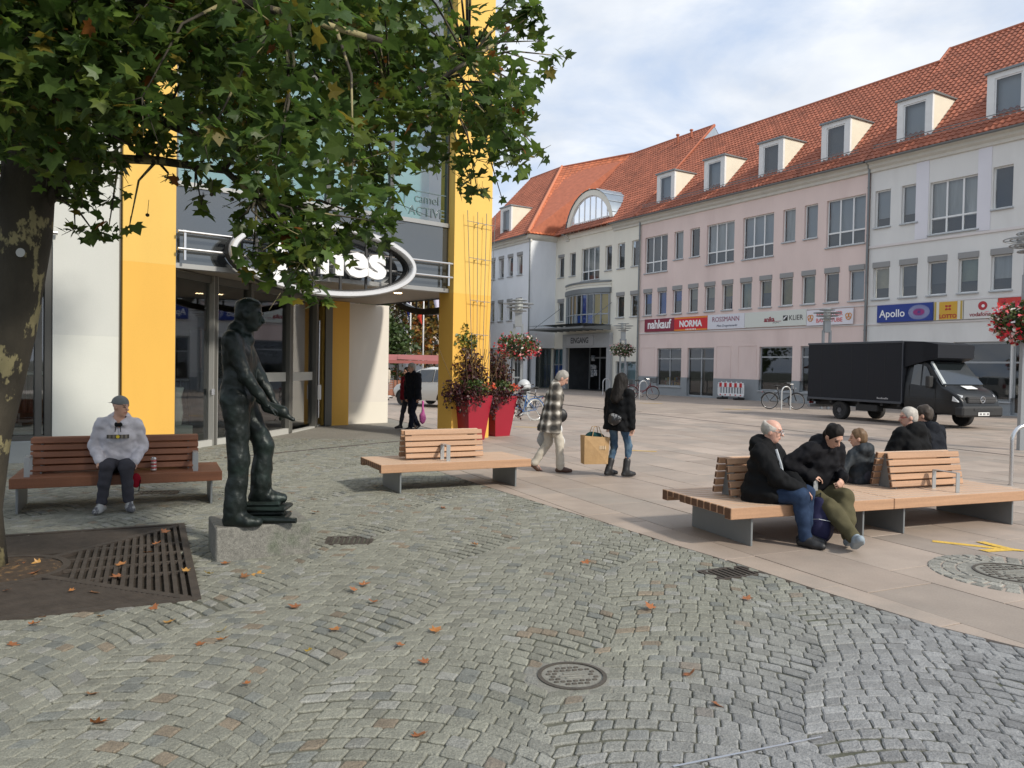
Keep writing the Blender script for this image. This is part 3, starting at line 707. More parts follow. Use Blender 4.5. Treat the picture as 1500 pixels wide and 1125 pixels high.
vs = []; fs = []; tanc = 1.03
yb_ = lambda z: max(.2, -.55+(z-(EAVE-.08))/tanc+.15)
for i, t in enumerate(al):
    x, z = AC-(AR+.06)*math.cos(t), AZ+(AR+.06)*math.sin(t); vs += [(x, -.15, z), (x, yb_(z), z)]
for i in range(n): fs.append((2*i, 2*i+1, 2*i+3, 2*i+2))
m_zinc = mat('zinc_roof', (.30, .35, .40), .4, metal=.6, var=.1, vs=2)
MB().add(vs, fs).build('barrel_roof', m_zinc, ad, smooth=True)
for t in al[2:-2:2]:
    x, z = AC-(AR+.09)*math.cos(t), AZ+(AR+.09)*math.sin(t); MB().tube([(x, -.15, z), (x, yb_(z), z)], .025, 5).build('standing_seam', m_zinc, ad)
eave(cr, CS0+2.4, AC-AR); eave(cr, AC+AR, CS1)
RW = 6.85; z0 = EAVE-.08; zfc = lambda q: z0+(q+.55)*tanc
# roof clipped round the arch
WX = -28.4                 # wing corner line
def sf_c(wv): return (-60 if wv > 0 else WX, CS1)
tiles('roof_tiles', CS0-1.0, CS1, -.55, RW, zfc, cr, m_tile)
MB().add([(CS0-1, -.5, zfc(-.5)-.06), (CS1, -.5, zfc(-.5)-.06), (CS1, RW, zfc(RW)-.06), (CS0-1, RW, zfc(RW)-.06), (CS0-1, 2*RW, zfc(-.5)), (CS1, 2*RW, zfc(-.5))], [(0, 1, 2, 3), (3, 2, 5, 4)]).build('roof', m_ridge, cr, recalc=False)
MB().tube([(CS0-1.5, RW, zfc(RW)), (CS1, RW, zfc(RW))], .12, 8).build('ridge', m_ridge, cr)
MB().tube([(CS1, -.5, zfc(-.5)+.05), (CS1, RW, zfc(RW)+.05)], .10, 6).build('verge', m_ridge, cr)
mb = MB().add([(CS1-.02, -.5, zfc(-.5)-.05), (CS1-.02, RW, zfc(RW)-.02), (CS1-.02, 2*RW, zfc(-.5))], [(0, 1, 2)]); mb.build('gable', m_zinc, cr)
for s in (-19.5, -23, -21): 
    if s != -23: MB().lathe([(.09, 0), (.09, .5), (.14, .52), (.14, .6), (0, .66)], 8, (s, 6.2, zfc(6.2)+.1)).build('roof_vent', m_ridge, cr)
sidewalls(cr, CS0, CS1, EAVE, 13, m_crm)
# ---------------- corner wing
wg = thing('commercial_building', 'bluish white corner building with hipped tiled roof projecting beside the main entrance', 'building', FO, FRZ, 'buildings across the square')
WY = -2.5; W0 = -39.5
wopt = [(-35.0+1.52*i, -35.0+1.52*i+.86) for i in range(4)]+[(-38.0, -37.1), (-36.5, -35.65)]
shopw = [(-38.5, -35.6, .0, 3.3), (-34.9, -32.0, 0, 3.3), (-31.4, -29.2, 0, 3.3)]
wall('wall', W0, WX, -.06, EAVE-.06, [(*s, 9.3, 11.15) for s in wopt]+[(*s, 5.6, 7.4) for s in wopt]+[(o[0], o[1], -.06, o[3]) for o in shopw], m_wht, wg, y=WY)
for s in wopt:
    window(wg, *s, 9.3, 11.15, box=.24, y=WY, back='grey'); window(wg, *s, 5.6, 7.4, box=.24, y=WY, back=random.choice(('grey', 'beige')))
for o in shopw: window(wg, o[0], o[1], 0, o[3], cols=2, transom=2.4, back='grey', y=WY, fm=m_gframe, g=g_shop, sill=False, name='shop_window', deepback=.6)
mb = MB().add([(WX, WY+.001, 3.3), (WX, 1, 3.3), (WX, 1, EAVE-.06), (WX, WY+.001, EAVE-.06)], [(0, 1, 2, 3)]); mb.build('side_wall', m_wht, wg, recalc=False)
MB().add([(W0, WY+.001, -.06), (W0, 12, -.06), (W0, 12, EAVE), (W0, WY+.001, EAVE)], [(0, 1, 2, 3)]).build('side_wall', m_wht, wg)
MB().box(WX-.3, WX+.0, WY+.3, WY+.7, 0, 3.3).build('corner_column', m_wht, wg)
MB().add([(WX-.4, WY+.8, 0), (WX-.4, .2, 0), (WX-.4, .2, 3.3), (WX-.4, WY+.8, 3.3)], [(0, 1, 2, 3)]).build('shop_window', g_shop, wg)
MB().add([(WX-3, WY+.4, 0), (WX-.42, .25, 0), (WX-.42, .25, 3.29), (WX-3, WY+.4, 3.29)], [(0, 1, 2, 3)]).build('room_back', BACK['grey'], wg)
MB().add([(WX-3, WY+.25, 3.295), (WX, WY+.25, 3.295), (WX, .5, 3.295), (WX-3, .5, 3.295)], [(0, 1, 2, 3)]).build('soffit', m_wht, wg)
eave(wg, W0, WX+.1, WY)
MB().prism([(WX-.02, EAVE-.5), (WX+.2, EAVE-.36), (WX+.4, EAVE-.16), (WX+.4, EAVE-.06), (WX-.02, EAVE-.06)], WY-.4, .3).build('cornice', m_corn, wg)
downpipe('downpipe', WX+.08, 0, EAVE-.1, wg, WY-.1)
# hipped roof: front slope along s, hip end slope facing the entrance side
zfw = lambda q: z0+(q-WY+.55)*tanc; wr = RW          # same ridge height as the cream roof
wtop = WY-.55+(zfc(RW)-z0)/tanc                                  # w where the front slope reaches that height
sh = WX+.5-(wtop-WY+.55)*.85
tiles('roof_tiles', W0, WX+.5, WY-.55, wtop, zfw, wg, m_tile, sfun=lambda q: (W0, WX+.5-(q-WY+.55)*.85))
mb = MB().add([(W0, WY-.5, zfw(WY-.5)-.06), (WX+.45, WY-.5, zfw(WY-.5)-.06), (sh, wtop, zfw(wtop)-.06), (W0, wtop, zfw(wtop)-.06)], [(0, 1, 2, 3)])
mb.add([(WX+.45, WY-.5, zfw(WY-.5)-.05), (WX+.45, 2, zfw(WY-.5)-.05), (CS0-1+2.2, RW, zfc(RW)), (sh, wtop, zfw(wtop)-.05)], [(0, 1, 2, 3)])
mb.build('roof', m_ridge, wg, recalc=False)
# hip end tiles, sunlit brightness put into their orange
def hip_tiles():
    V = []; Fc = []; C = []; e0 = np.array([WX+.5, WY-.55, z0]); e1 = np.array([WX+.5, .7, z0]); t0 = np.array([sh, wtop, zfw(wtop)]); t1 = np.array([-27.2, RW, zfc(RW)+.02])
    nr, nc = 26, 12; mb = MB()
    nrm = np.cross(e1-e0, t0-e0); nrm /= np.linalg.norm(nrm); nrm = nrm if nrm[2] > 0 else -nrm
    for r in range(nr):
        for c in range(nc):
            P = lambda a, b, h: tuple((e0*(1-a)+e1*a)*(1-b)+(t0*(1-a)+t1*a)*b+nrm*h)
            a0, a1, b0, b1 = c/nc, (c+1)/nc, r/nr, (r+1.1)/nr; g = random.gauss(1, .09)
            for (u, h), (u2, h2) in zip(((0, 0), (.3, .05), (.6, .02)), ((.3, .05), (.6, .02), (1, 0))):
                mb.add([P(a0+(a1-a0)*u, b0, h+.045), P(a0+(a1-a0)*u2, b0, h2+.045), P(a0+(a1-a0)*u2, b1, h2+.01), P(a0+(a1-a0)*u, b1, h+.01)], [(0, 1, 2, 3)], (.52*g, .15*g, .062*g))
    return mb
tag(hip_tiles().build('roof_tiles', m_tile, wg), kind='stuff')
MB().tube([(WX+.5, WY-.55, z0+.08), (sh, wtop, zfw(wtop)+.08)], .13, 8).build('hip_ridge', mat('hip_tile', (.52, .19, .10), .7), wg)
MB().tube([(W0, wtop, zfw(wtop)), (sh, wtop, zfw(wtop))], .12, 8).build('ridge', m_ridge, wg); MB().tube([(sh, wtop, zfw(wtop)), (-27.2, RW, zfc(RW)+.03)], .12, 8).build('ridge', m_ridge, wg)
d = dormer(wg, -33.6, -31.8, 13.0, 15.3, zfw, tanc); d.location = (0, WY, 0)
# ---------------- signs on the sign bands
def sign(label, s0, s1, z0, z1, m, y=-.10, th=.045):
    o = thing('shop_sign', label, 'sign', floc((s0+s1)/2, y, (z0+z1)/2), FRZ); w_, h_ = (s1-s0)/2, (z1-z0)/2
    MB().bbox(-w_, w_, 0, th, -h_, h_, .006).build('sign_panel', m, o); o['group'] = 'shop signs on the row'
    return o
def flat(col, rough=.45): return mat('print_%02x%02x%02x' % tuple(int(255*c) for c in col), col, rough)
mW, mK = flat((.82, .82, .82)), flat((.02, .02, .02))
o = sign('maroon shop sign with white bold lettering on pink building', -17.05, -14.07, 4.30, 5.17, flat((.22, .008, .035))); text('nahkauf', .82, mW, o, (0, -.004, .03), bold=.022, sx=.92)
o = sign('red shop sign with orange edges and white capital letters', -14.06, -11.03, 4.28, 5.17, flat((.60, .012, .02)))
text('NORMA', .56, mW, o, (0, -.004, -.02), bold=.02, sx=1.0); [MB().box(-.42+q*.14, -.34+q*.14, -.007, -.0035, -.41, -.33).build('sign_mark', mW, o) for q in range(7)]
for z in (.38, -.40): MB().box(-1.50, 1.50, -.003, .0, z-.045, z+.045).build('sign_stripe', flat((.75, .25, .02)), o)
o = sign('white shop sign with thin maroon capital letters and grey script', -11.02, -8.0, 4.28, 5.18, flat((.68, .68, .72))); text('ROSSMANN', .42, flat((.22, .01, .06)), o, (0, -.004, .14), sx=1.0); text('Mein Drogeriemarkt', .2, flat((.05, .07, .12)), o, (.1, -.004, -.25), shear=.3)
o = sign('long off-white sign panel with small red and black lettering', -7.98, -3.60, 4.29, 5.17, flat((.64, .66, .60)))
text('anika', .36, flat((.25, .01, .03)), o, (-.35, -.004, -.02), bold=.012); MB().tube([(-.1, -.004, -.24), (.0, -.004, -.20), (.1, -.004, -.25), (.2, -.004, -.20), (.35, -.004, -.24)], .012, 5).build('sign_mark', mK, o); MB().box(-.75, .5, -.004, 0, -.16, -.13).build('sign_stripe', flat((.25, .01, .03)), o)
text('KLIER', .40, mK, o, (1.50, -.004, 0), sx=.95); MB().box(.62, .94, -.004, 0, -.14, .16).build('sign_mark', mK, o); MB().prism([(.66, -.1), (.9, .12), (.86, .14), (.66, .02)], -.008, -.005).build('sign_mark', mW, o)
o = sign('white bakery sign with pink letters between two pretzel marks', -3.56, -.71, 4.25, 5.08, flat((.72, .70, .74)), y=-.13); mP = flat((.62, .16, .16)); text('WRIEZENER', .30, mP, o, (0, -.004, .16), bold=.008); text('BACKSTUBE', .30, mP, o, (0, -.004, -.17), bold=.008)
for x in (-1.17, 1.17):
    mb = MB(); mb.torus(.10, .025, (x-.07, -.006, .05), 'y', 14, 6).torus(.10, .025, (x+.07, -.006, .05), 'y', 14, 6).torus(.14, .03, (x, -.006, -.03), 'y', 16, 6, math.pi, 2*math.pi); mb.build('sign_mark', flat((.62, .28, .08)), o)
o = sign('deep blue shop sign with white letters and a dotted eye mark', .64, 3.49, 4.25, 5.11, flat((.008, .035, .24)), y=-.14); text('Apollo', .52, mW, o, (-.62, -.004, -.02), bold=.006, sx=.95)
mb = MB(); mb2 = MB()
for k in range(7):
    rx, rz = .14+.06*k, .06+.045*k; n = 12+3*k
    for i in range(n):
        a = 2*math.pi*i/n+k*.2; (mb if k > 2 else mb2).box(.75+rx*math.cos(a)-.017, .75+rx*math.cos(a)+.017, -.004, 0, rz*math.sin(a)-.017, rz*math.sin(a)+.017)
tag(mb.build('sign_dots', flat((.7, .72, .8)), o), kind='stuff'); tag(mb2.build('sign_dots', flat((.65, .03, .12)), o), kind='stuff')
o = sign('cream sign board with a yellow lottery square and red lettering', 3.52, 4.86, 4.25, 5.11, flat((.68, .66, .58))); MB().box(-.42, .42, -.01, -.0, -.41, .41).build('sign_square', flat((.62, .36, .03)), o); mR = flat((.42, .03, .02)); text('LOTTO', .24, mR, o, (0, -.014, -.27), bold=.01)
mb = MB()
for a in (45, 135, 225, 315): mb.prism([(.11*math.cos(R(a+t))*f+.09*math.cos(R(a)), .13+.08*math.sin(R(a+t))*f+.09*math.sin(R(a))) for t, f in ((0, 1), (60, .7), (120, .7), (180, .5), (240, .7), (300, .7))], -.014, -.011)
mb.build('sign_mark', mR, o)
for x in (-.60, .60): MB().box(x-.045, x+.045, -.006, .0, -.42, .42).build('sign_stripe', flat((.45, .32, .06)), o)
o = sign('off-white phone shop sign with a red drop mark above red letters', 4.90, 6.35, 4.25, 5.10, flat((.66, .65, .62))); text('vodafone', .25, flat((.25, .02, .03)), o, (0, -.004, -.24), bold=.004)
MB().lathe([(0.0, -.006), (.2, -.005), (.2, 0)], 20, (.1, 0, .14), 'y').build('sign_mark', flat((.42, .02, .03)), o); MB().lathe([(0.0, -.010), (.07, -.009), (.07, -.005)], 12, (.12, 0, .13), 'y').build('sign_mark', mW, o)
o = sign('red shop sign at the edge of the flower basket on the grey building', 6.37, 8.9, 4.25, 5.10, flat((.55, .04, .03))); MB().torus(.5, .06, (-.9, -.004, -.45), 'y', 20, 6, R(40), R(150)).build('sign_mark', mW, o)
o = thing('entrance_sign', 'grey sign board with dark capital letters over the main entrance', 'sign', floc(-24.4, -.36, 3.83), FRZ); MB().bbox(-1.75, 1.75, 0, .055, -.36, .36, .01).build('sign_panel', mat('sign_grey', (.40, .41, .42), .5), o); text('EINGANG', .62, flat((.04, .045, .055)), o, (0, -.004, 0), bold=.016, sx=.86)
# ------------------------------------------------------------ the corner shop with yellow pilasters
SAZ = R(50); SU = np.array([math.sin(SAZ), math.cos(SAZ), 0]); SV = np.array([-math.cos(SAZ), math.sin(SAZ), 0]); SN = np.array([math.cos(SAZ), -math.sin(SAZ), 0])
SQ = gnd(42, 677.5)
SK = onplane(661.6, 600, SQ+SN*.2, SN)-SN*.2; SK[2] = 0
shop = thing('shop_building', 'corner shop building with yellow pilasters, glazed entrance and oval sign', 'building', SK, R(40))
LS = local(shop)
def ab(x, y=600, off=0.):
    """pixel column -> a on the facade plane (b = off)"""
    P = onplane(x, y, SQ+SV*off, SN); return LS(P)
def abg(x, y): return LS(gnd(x, y))[:2]
a_pr = ab(255)[0]; a_pl = ab(178)[0]; a_wl = ab(77)[0]; a_cr = ab(716, 600, -.2)[0]
ZS = float(ab(400, 402.8)[2]); ZS = 3.50; ZT = 13.5
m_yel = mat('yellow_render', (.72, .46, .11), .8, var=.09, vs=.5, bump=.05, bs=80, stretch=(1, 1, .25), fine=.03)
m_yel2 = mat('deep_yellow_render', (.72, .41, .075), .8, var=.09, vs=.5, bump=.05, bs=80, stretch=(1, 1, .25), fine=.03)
m_swh = mat('shop_white_render', (.52, .53, .50), .85, var=.05, vs=.5, bump=.05, bs=80, stretch=(1, 1, .25), fine=.03)
m_swh2 = mat('shop_repaint_white', (.58, .59, .545), .85, var=.04, vs=.5, bump=.05, bs=80, fine=.03)
m_cream2 = mat('passage_cream', (.66, .62, .55), .85, var=.04, vs=.6)
m_dk = mat('dark_anodised', (.085, .085, .08), .45, metal=.4)
m_post = mat('bronze_grey_post', (.13, .128, .115), .5, metal=.3)
m_lpost = mat('light_mullion', (.40, .40, .38), .45, metal=.3)
m_steel = mat('brushed_steel', (.62, .62, .62), .25, metal=1.)
m_panel = mat('fascia_glass_panel', (.16, .17, .175), .06, metal=.75)
g_door = glass('entrance_glass', (.72, .78, .74), .12)
g_up = glass('upper_glass', (.75, .86, .86), .22)
# pilasters with the repainted lower part a little deeper in colour
def two_tone(name, x0, x1, y0, y1, zsplit, ztop, mA, mB_):
    MB().box(x0, x1, y0, y1, -.05, zsplit).build(name, mA, shop); MB().box(x0, x1, y0, y1, zsplit+.0005, ztop).build(name, mB_, shop)
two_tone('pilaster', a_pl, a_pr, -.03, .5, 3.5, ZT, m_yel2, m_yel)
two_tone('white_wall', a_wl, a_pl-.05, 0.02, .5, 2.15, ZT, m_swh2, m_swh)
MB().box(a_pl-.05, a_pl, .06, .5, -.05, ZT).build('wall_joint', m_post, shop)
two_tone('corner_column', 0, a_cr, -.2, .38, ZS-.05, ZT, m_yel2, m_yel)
# shop window further along the wall
wl = thing('shop_window', None, None); wl.parent = shop
mb = MB(); a_end = a_wl-6
for x in (a_wl-.06, a_wl-.20, a_wl-2.0, a_wl-4): mb.box(x-.05, x+.05, .06, .2, .42, 3.6)
mb.box(a_end, a_wl, .07, .19, 3.6, 3.72).box(a_end, a_wl, .07, .19, .36, .44); mb.build('window_frame', m_dk, wl)
MB().add([(a_end, .13, .42), (a_wl-.1, .13, .42), (a_wl-.1, .13, 3.6), (a_end, .13, 3.6)], [(0, 1, 2, 3)]).build('pane', g_door, wl, recalc=False)
MB().bbox(a_end, a_wl-.01, .03, .3, -.05, .355, .01).build('window_base', mat('grey_stone_base', (.22, .24, .245), .5, var=.08), wl)
MB().tube([(a_end, -.06, 3.85), (a_wl+.05, -.06, 3.85)], .035, 8).build('rail', m_steel, wl)
MB().box(a_end, a_wl, .1, .5, 3.73, ZT).build('upper_wall', m_swh, wl)
# interior
rm = MB(); xa, xb, yb, zt = a_end, .9, 11.0, ZS
rm.add([(xa, .45, .01), (a_pr, .45, .01), (-.6, 5.3, .01), (-.6, yb, .01), (xa, yb, .01)], [(0, 1, 2, 3, 4)]); 
rm.build('shop_floor', mat('shop_floor_tile', (.16, .15, .13), .3, var=.15, vs=2), shop)
MB().add([(xa, yb, 0), (-.6, yb, 0), (-.6, yb, zt), (xa, yb, zt)], [(0, 1, 2, 3)]).add([(xa, .45, 0), (xa, yb, 0), (xa, yb, zt), (xa, .45, zt)], [(0, 1, 2, 3)]).add([(-.55, 5.4, 0), (-.55, yb, 0), (-.55, yb, zt), (-.55, 5.4, zt)], [(0, 1, 2, 3)]).build('shop_inner_wall', mat('shop_inner_wall', (.13, .125, .11), .8, var=.3, vs=.7), shop)
MB().add([(xa, .21, zt-.03), (a_pr, .21, zt-.03), (-.55, 5.4, zt-.03), (-.55, yb, zt-.03), (xa, yb, zt-.03)], [(0, 1, 2, 3, 4)]).build('shop_ceiling', mat('shop_ceiling', (.30, .28, .24), .8), shop)
for i in range(10):       # racks and tables with goods
    x, y = random.uniform(-8.5, -2.5), random.uniform(4.5, 9.5)
    if y-3 < (x+7)*.75: continue
    rk = MB(); hgt = random.uniform(.8, 1.7); rk.box(x-.6, x+.6, y-.3, y+.3, .02, .1).box(x-.6, x+.6, y-.3, y+.3, hgt-.05, hgt)
    for sx in (-.57, .57): rk.box(x+sx-.02, x+sx+.02, y-.02, y+.02, .1, hgt)
    for k in range(9):
        c = random.choice(((.3, .3, .3), (.05, .06, .09), (.25, .2, .15), (.35, .33, .3), (.12, .03, .03))); xx = x-.52+k*.12
        rk.box(xx, xx+.06, y-.2, y+.2, hgt*.35, hgt-.08, c)
    rk.build('display_rack', mat('rack_goods', (.9, .9, .9), .7, attr=True), shop)
m_lamp = mat('downlight', (1., .72, .38), .5, emit=9.)
# curved entrance glazing
GP = [(a_pr+.02, .42)]+[tuple(abg(*p)) for p in ((308, 652), (362, 644), (420, 634), (458, 625.5), (471, 620))]+[(-.68, 4.75)]
gz = thing('entrance_glazing', None, None); gz.parent = shop
for i, (x, y) in enumerate(GP):
    big = i in (3, 4, 5)
    w_ = .09 if big else .055
    ang = math.atan2(GP[min(i+1, len(GP)-1)][1]-GP[max(i-1, 0)][1], GP[min(i+1, len(GP)-1)][0]-GP[max(i-1, 0)][0])
    M = Matrix.Translation((x, y, 0)) @ Matrix.Rotation(ang, 4, 'Z')
    MB().bbox(-w_, w_, -.11, .09, 0, ZS-.005, .01, M=M).build('post', m_post, gz)
    if i == 1: MB().box(-.075, -.058, -.115, .05, 0, ZS-.01, M=M).box(.058, .075, -.115, .05, 0, ZS-.01, M=M).build('post_edge', m_lpost, gz)
for i in range(len(GP)-1):
    p, q = GP[i], GP[i+1]
    MB().add([(*p, .12), (*q, .12), (*q, ZS-.16), (*p, ZS-.16)], [(0, 1, 2, 3)]).build('pane', g_door, gz, recalc=False)
    ang = math.atan2(q[1]-p[1], q[0]-p[0]); ln = math.hypot(q[0]-p[0], q[1]-p[1]); M = Matrix.Translation((*p, 0)) @ Matrix.Rotation(ang, 4, 'Z')
    MB().box(.06, ln-.06, -.05, .05, ZS-.16, ZS-.006, M=M).build('head_rail', m_post, gz)
    MB().box(.06, ln-.06, -.09, .06, -.03, .12 if i < 3 else .03, M=M).build('base_rail', mat('pale_sill', (.45, .45, .42), .6), gz)
    if i in (2, 3): MB().box(.1, ln-.1, -.012, -.004, 1.28, 1.50, M=M).build('glass_sticker', mat('frosted_sticker', (.55, .56, .52), .6), gz)
    if i == 1: MB().box(.0, ln, .5, .54, 0, 2.4, M=M).build('inner_screen', m_panel, gz)
hx, hy = GP[4]; MB().tube([(hx+.14, hy-.05, .25), (hx+.14, hy-.05, 2.9)], .022, 8).build('door_handle', m_steel, gz); MB().box(hx+.10, hx+.20, hy-.08, hy-.03, .75, 1.15).build('door_handle', m_frame, gz)
hx, hy = GP[1]; MB().box(hx-.03, hx+.03, hy-.14, hy-.10, 1.05, 1.17).build('door_lock', m_steel, gz)
MB().box(GP[0][0]+.15, GP[0][0]+.6, .9, 1.2, .0, .45).build('window_step', m_swh, gz)
vz = thing('vase', 'white curved vase with dark plant standing inside the shop entrance', 'vase', SK+SU*(a_pr+.32)+SV*1.05+np.array([0, 0, .45]), 0)
MB().lathe([(.10, 0), (.13, .02), (.16, .25), (.12, .55), (.17, .75), (.15, .77), (.0, .7)], 20).build('vase_body', mat('white_ceramic', (.72, .72, .68), .25), vz, smooth=True)
# pilaster 2 and passage wall
P2 = abg(481, 615.5); P2b = abg(500, 614.8)
two_tone('pilaster', -.64, .0, 4.85, 5.35, 3.2, ZS-.01, m_yel2, m_yel2)
MB().box(-.78, -.645, 4.95, 5.3, 0, ZS-.01).build('pilaster', m_yel, shop)
a_pw = 1.45
two_tone('passage_wall', .002, a_pw, 5.12, 13, .62, ZS-.01, mat('passage_base', (.70, .66, .57), .85), m_cream2)
# soffit, upper storey and fascia
MB().add([(a_pr-.02, .0, ZS), (a_cr-.15, .0, ZS), (a_cr-.15, 5.15, ZS), (a_pr-.02, 5.15, ZS)], [(0, 1, 2, 3)]).build('soffit', mat('soffit_brown', (.30, .26, .215), .6, var=.08), shop, recalc=False)
for px, py in ((315, 431), (396, 432), (583, 429), (505, 436)):
    P = LS(gnd(px, py, ZS)); 
    if P[1] < 0: P[1] = .5
    MB().lathe([(.0, -.012), (.09, -.012), (.10, -.003)], 16, (P[0], P[1], ZS)).build('downlight', m_lamp, shop)
fa = thing('fascia', None, None); fa.parent = shop
npan = 4; xs = np.linspace(a_pr+.002, -.003, npan+1)
for i in range(npan): MB().box(xs[i]+.006, xs[i+1]-.006, .04, .16, ZS+.05, 4.98).build('fascia_panel', m_panel, fa)
MB().box(a_pr, -.002, -.03, .2, ZS-.04, ZS+.05).build('fascia_edge', mat('edge_metal', (.33, .33, .32), .4, metal=.6), fa)
MB().box(a_pr, -.002, -.0, .2, 4.985, 5.08).build('fascia_edge', MATS['edge_metal'], fa)
MB().add([(a_cr-.1, .38, ZS-.03), (a_cr-.1, 5.1, ZS-.03), (a_cr-.1, 5.1, 5.0), (a_cr-.1, .38, 5.0)], [(0, 1, 2, 3)]).build('fascia_panel', m_panel, fa)
for z in (3.80, 4.12): MB().tube([(a_pr, -.16, z), (-.0, -.16, z)], .028, 8).build('rail', m_steel, fa)
for x in (a_pr+.12, -.12): MB().box(x-.02, x+.02, -.18, -.14, 3.6, 4.15).build('rail_post', m_steel, fa)
up = thing('upper_glazing', None, None); up.parent = shop
ux = np.linspace(a_pr+.005, -.005, 5)
for i in range(4):
    for z0_, z1_ in ((5.09, 7.6), (7.75, 10.3), (10.45, 13.3)):
        MB().add([(ux[i]+.05, .09, z0_), (ux[i+1]-.05, .09, z0_), (ux[i+1]-.05, .09, z1_), (ux[i]+.05, .09, z1_)], [(0, 1, 2, 3)]).build('pane', g_up, up, recalc=False)
mb = MB()
for x in ux: mb.box(x-.05, x+.05, .04, .16, 5.085, 13.4)
for z in (7.6, 10.3, 13.3):
    for i in range(4): mb.box(ux[i]+.05, ux[i+1]-.05, .05, .15, z, z+.15)
mb.build('mullion', m_dk, up)
MB().add([(a_pr, .9, 5.0), (0, .9, 5.0), (0, .9, 13.4), (a_pr, .9, 13.4)], [(0, 1, 2, 3)]).build('room_back', mat('upper_room', (.22, .46, .45), .8, var=.25, vs=.35), up)
text('camel\nACTIVE', .30, flat((.10, .14, .15)), up, (ux[3]+.95, .075, 5.42), name='window_lettering')
mb = MB(); c_ = ux[3]+.95; mb.box(c_-.62, c_+.62, .075, .08, 5.72, 5.74).box(c_-.62, c_-.60, .075, .08, 5.4, 5.72).box(c_+.60, c_+.62, .075, .08, 5.4, 5.72); mb.build('window_lettering', flat((.10, .14, .15)), up)
MB().box(a_cr-.12, a_cr-.1, .38, 12.9, 5.0, 13.4).build('upper_side_wall', m_cream2, shop); MB().box(a_wl-6, a_cr-.1, 12.9, 13, 0, 13.4).build('rear_wall', m_cream2, shop)
MB().box(a_wl-6, a_cr, .2, 13, 13.41, 13.6).build('roof', m_gut, shop)
# oval signs
def oval(parent_loc, rz, label, aw, ah, letters):
    o = thing('oval_sign', label, 'sign', parent_loc, rz)
    n = 64; vs = []; fs = []
    prof = [(-.06, .10), (-.06, -.02), (-.035, -.05), (.035, -.05), (.06, -.02), (.06, .10)]
    for i in range(n):
        t = 2*math.pi*i/n; nx, nz_ = math.cos(t)/aw, math.sin(t)/ah; l = math.hypot(nx, nz_); nx /= l; nz_ /= l
        vs += [(aw*math.cos(t)+nx*p, q, ah*math.sin(t)+nz_*p) for p, q in prof]
    k = len(prof)
    for i in range(n):
        for j in range(k): fs.append((i*k+j, i*k+(j+1) % k, ((i+1) % n)*k+(j+1) % k, ((i+1) % n)*k+j))
    MB().add(vs, fs).build('sign_ring', mat('sign_white_metal', (.66, .66, .66), .3, metal=.4), o, auto=40)
    vs2 = [(p[0]*1., p[1], p[2]) for p in vs]
    # dark sides of the ring
    vs = []; fs = []
    for i in range(n):
        t = 2*math.pi*i/n; vs += [((aw-.1)*math.cos(t), .10, (ah-.1)*math.sin(t)), ((aw+.07)*math.cos(t), .10, (ah+.07)*math.sin(t)), ((aw+.07)*math.cos(t), .30, (ah+.07)*math.sin(t)), ((aw-.1)*math.cos(t), .30, (ah-.1)*math.sin(t))]
    for i in range(n):
        for j in range(4): fs.append((i*4+j, i*4+(j+1) % 4, ((i+1) % n)*4+(j+1) % 4, ((i+1) % n)*4+j))
    MB().add(vs, fs).build('sign_rim', mat('sign_black', (.02, .02, .02), .5), o)
    for x in np.linspace(-aw*.75, aw*.75, 6):
        h_ = ah*math.sqrt(1-(x/aw)**2)
        MB().box(x-.025, x+.025, .14, .18, -h_, h_).build('sign_strut', mat('sign_black', (.02, .02, .02), .5), o)
    if letters:
        text(letters, 1.42*ah, mat('sign_letter_white', (.80, .80, .80), .4), o, (0.05, .02, .03), bold=.035, extrude=.05, sx=1.18)
    return o
aL, aR = ab(338, 372, -.5)[0], ab(609, 392, -.5)[0]
zc = ab(475, 380, -.5)[2]; ah_ = zc-ab(475, 433, -.5)[2]
oval(SK+SU*((aL+aR)/2)+SV*-.5+np.array([0, 0, zc]), R(40), 'white oval ring sign with white lower case letters in front of the dark fascia', (aR-aL)/2-.05, ah_-.05, 'Jones')
c2 = SK+SU*(a_cr+.25)+SV*2.35
oval(np.array([c2[0], c2[1], zc]), R(130), 'oval ring sign on the passage side of the corner shop, seen from behind', (aR-aL)/2-.05, ah_-.05, 'Jones')
# climbing wires in front of the corner column
tr = thing('climbing_wire_trellis', 'thin wire trellis fanning up the yellow corner column above the planters', 'trellis', SK+SU*.7+SV*-.32, R(40))
for x0_, x1_ in ((-.18, -.42), (-.06, -.12), (.1, .15), (.25, .42)): MB().tube([(x0_, 0, 1.2), (x1_, 0, 5.4)], .008, 5).build('wire', m_gut, tr)
for z, h_ in ((5.15, .42), (4.3, .36), (3.3, .30), (2.5, .26)):
    MB().tube([(-h_, 0, z), (h_, 0, z-.02)], .007, 5).build('cross_wire', m_gut, tr)
    for x in (-.1, .12): MB().tube([(x, .13, z-.03), (x, -.01, z-.03)], .015, 6).build('bracket', m_steel, tr)
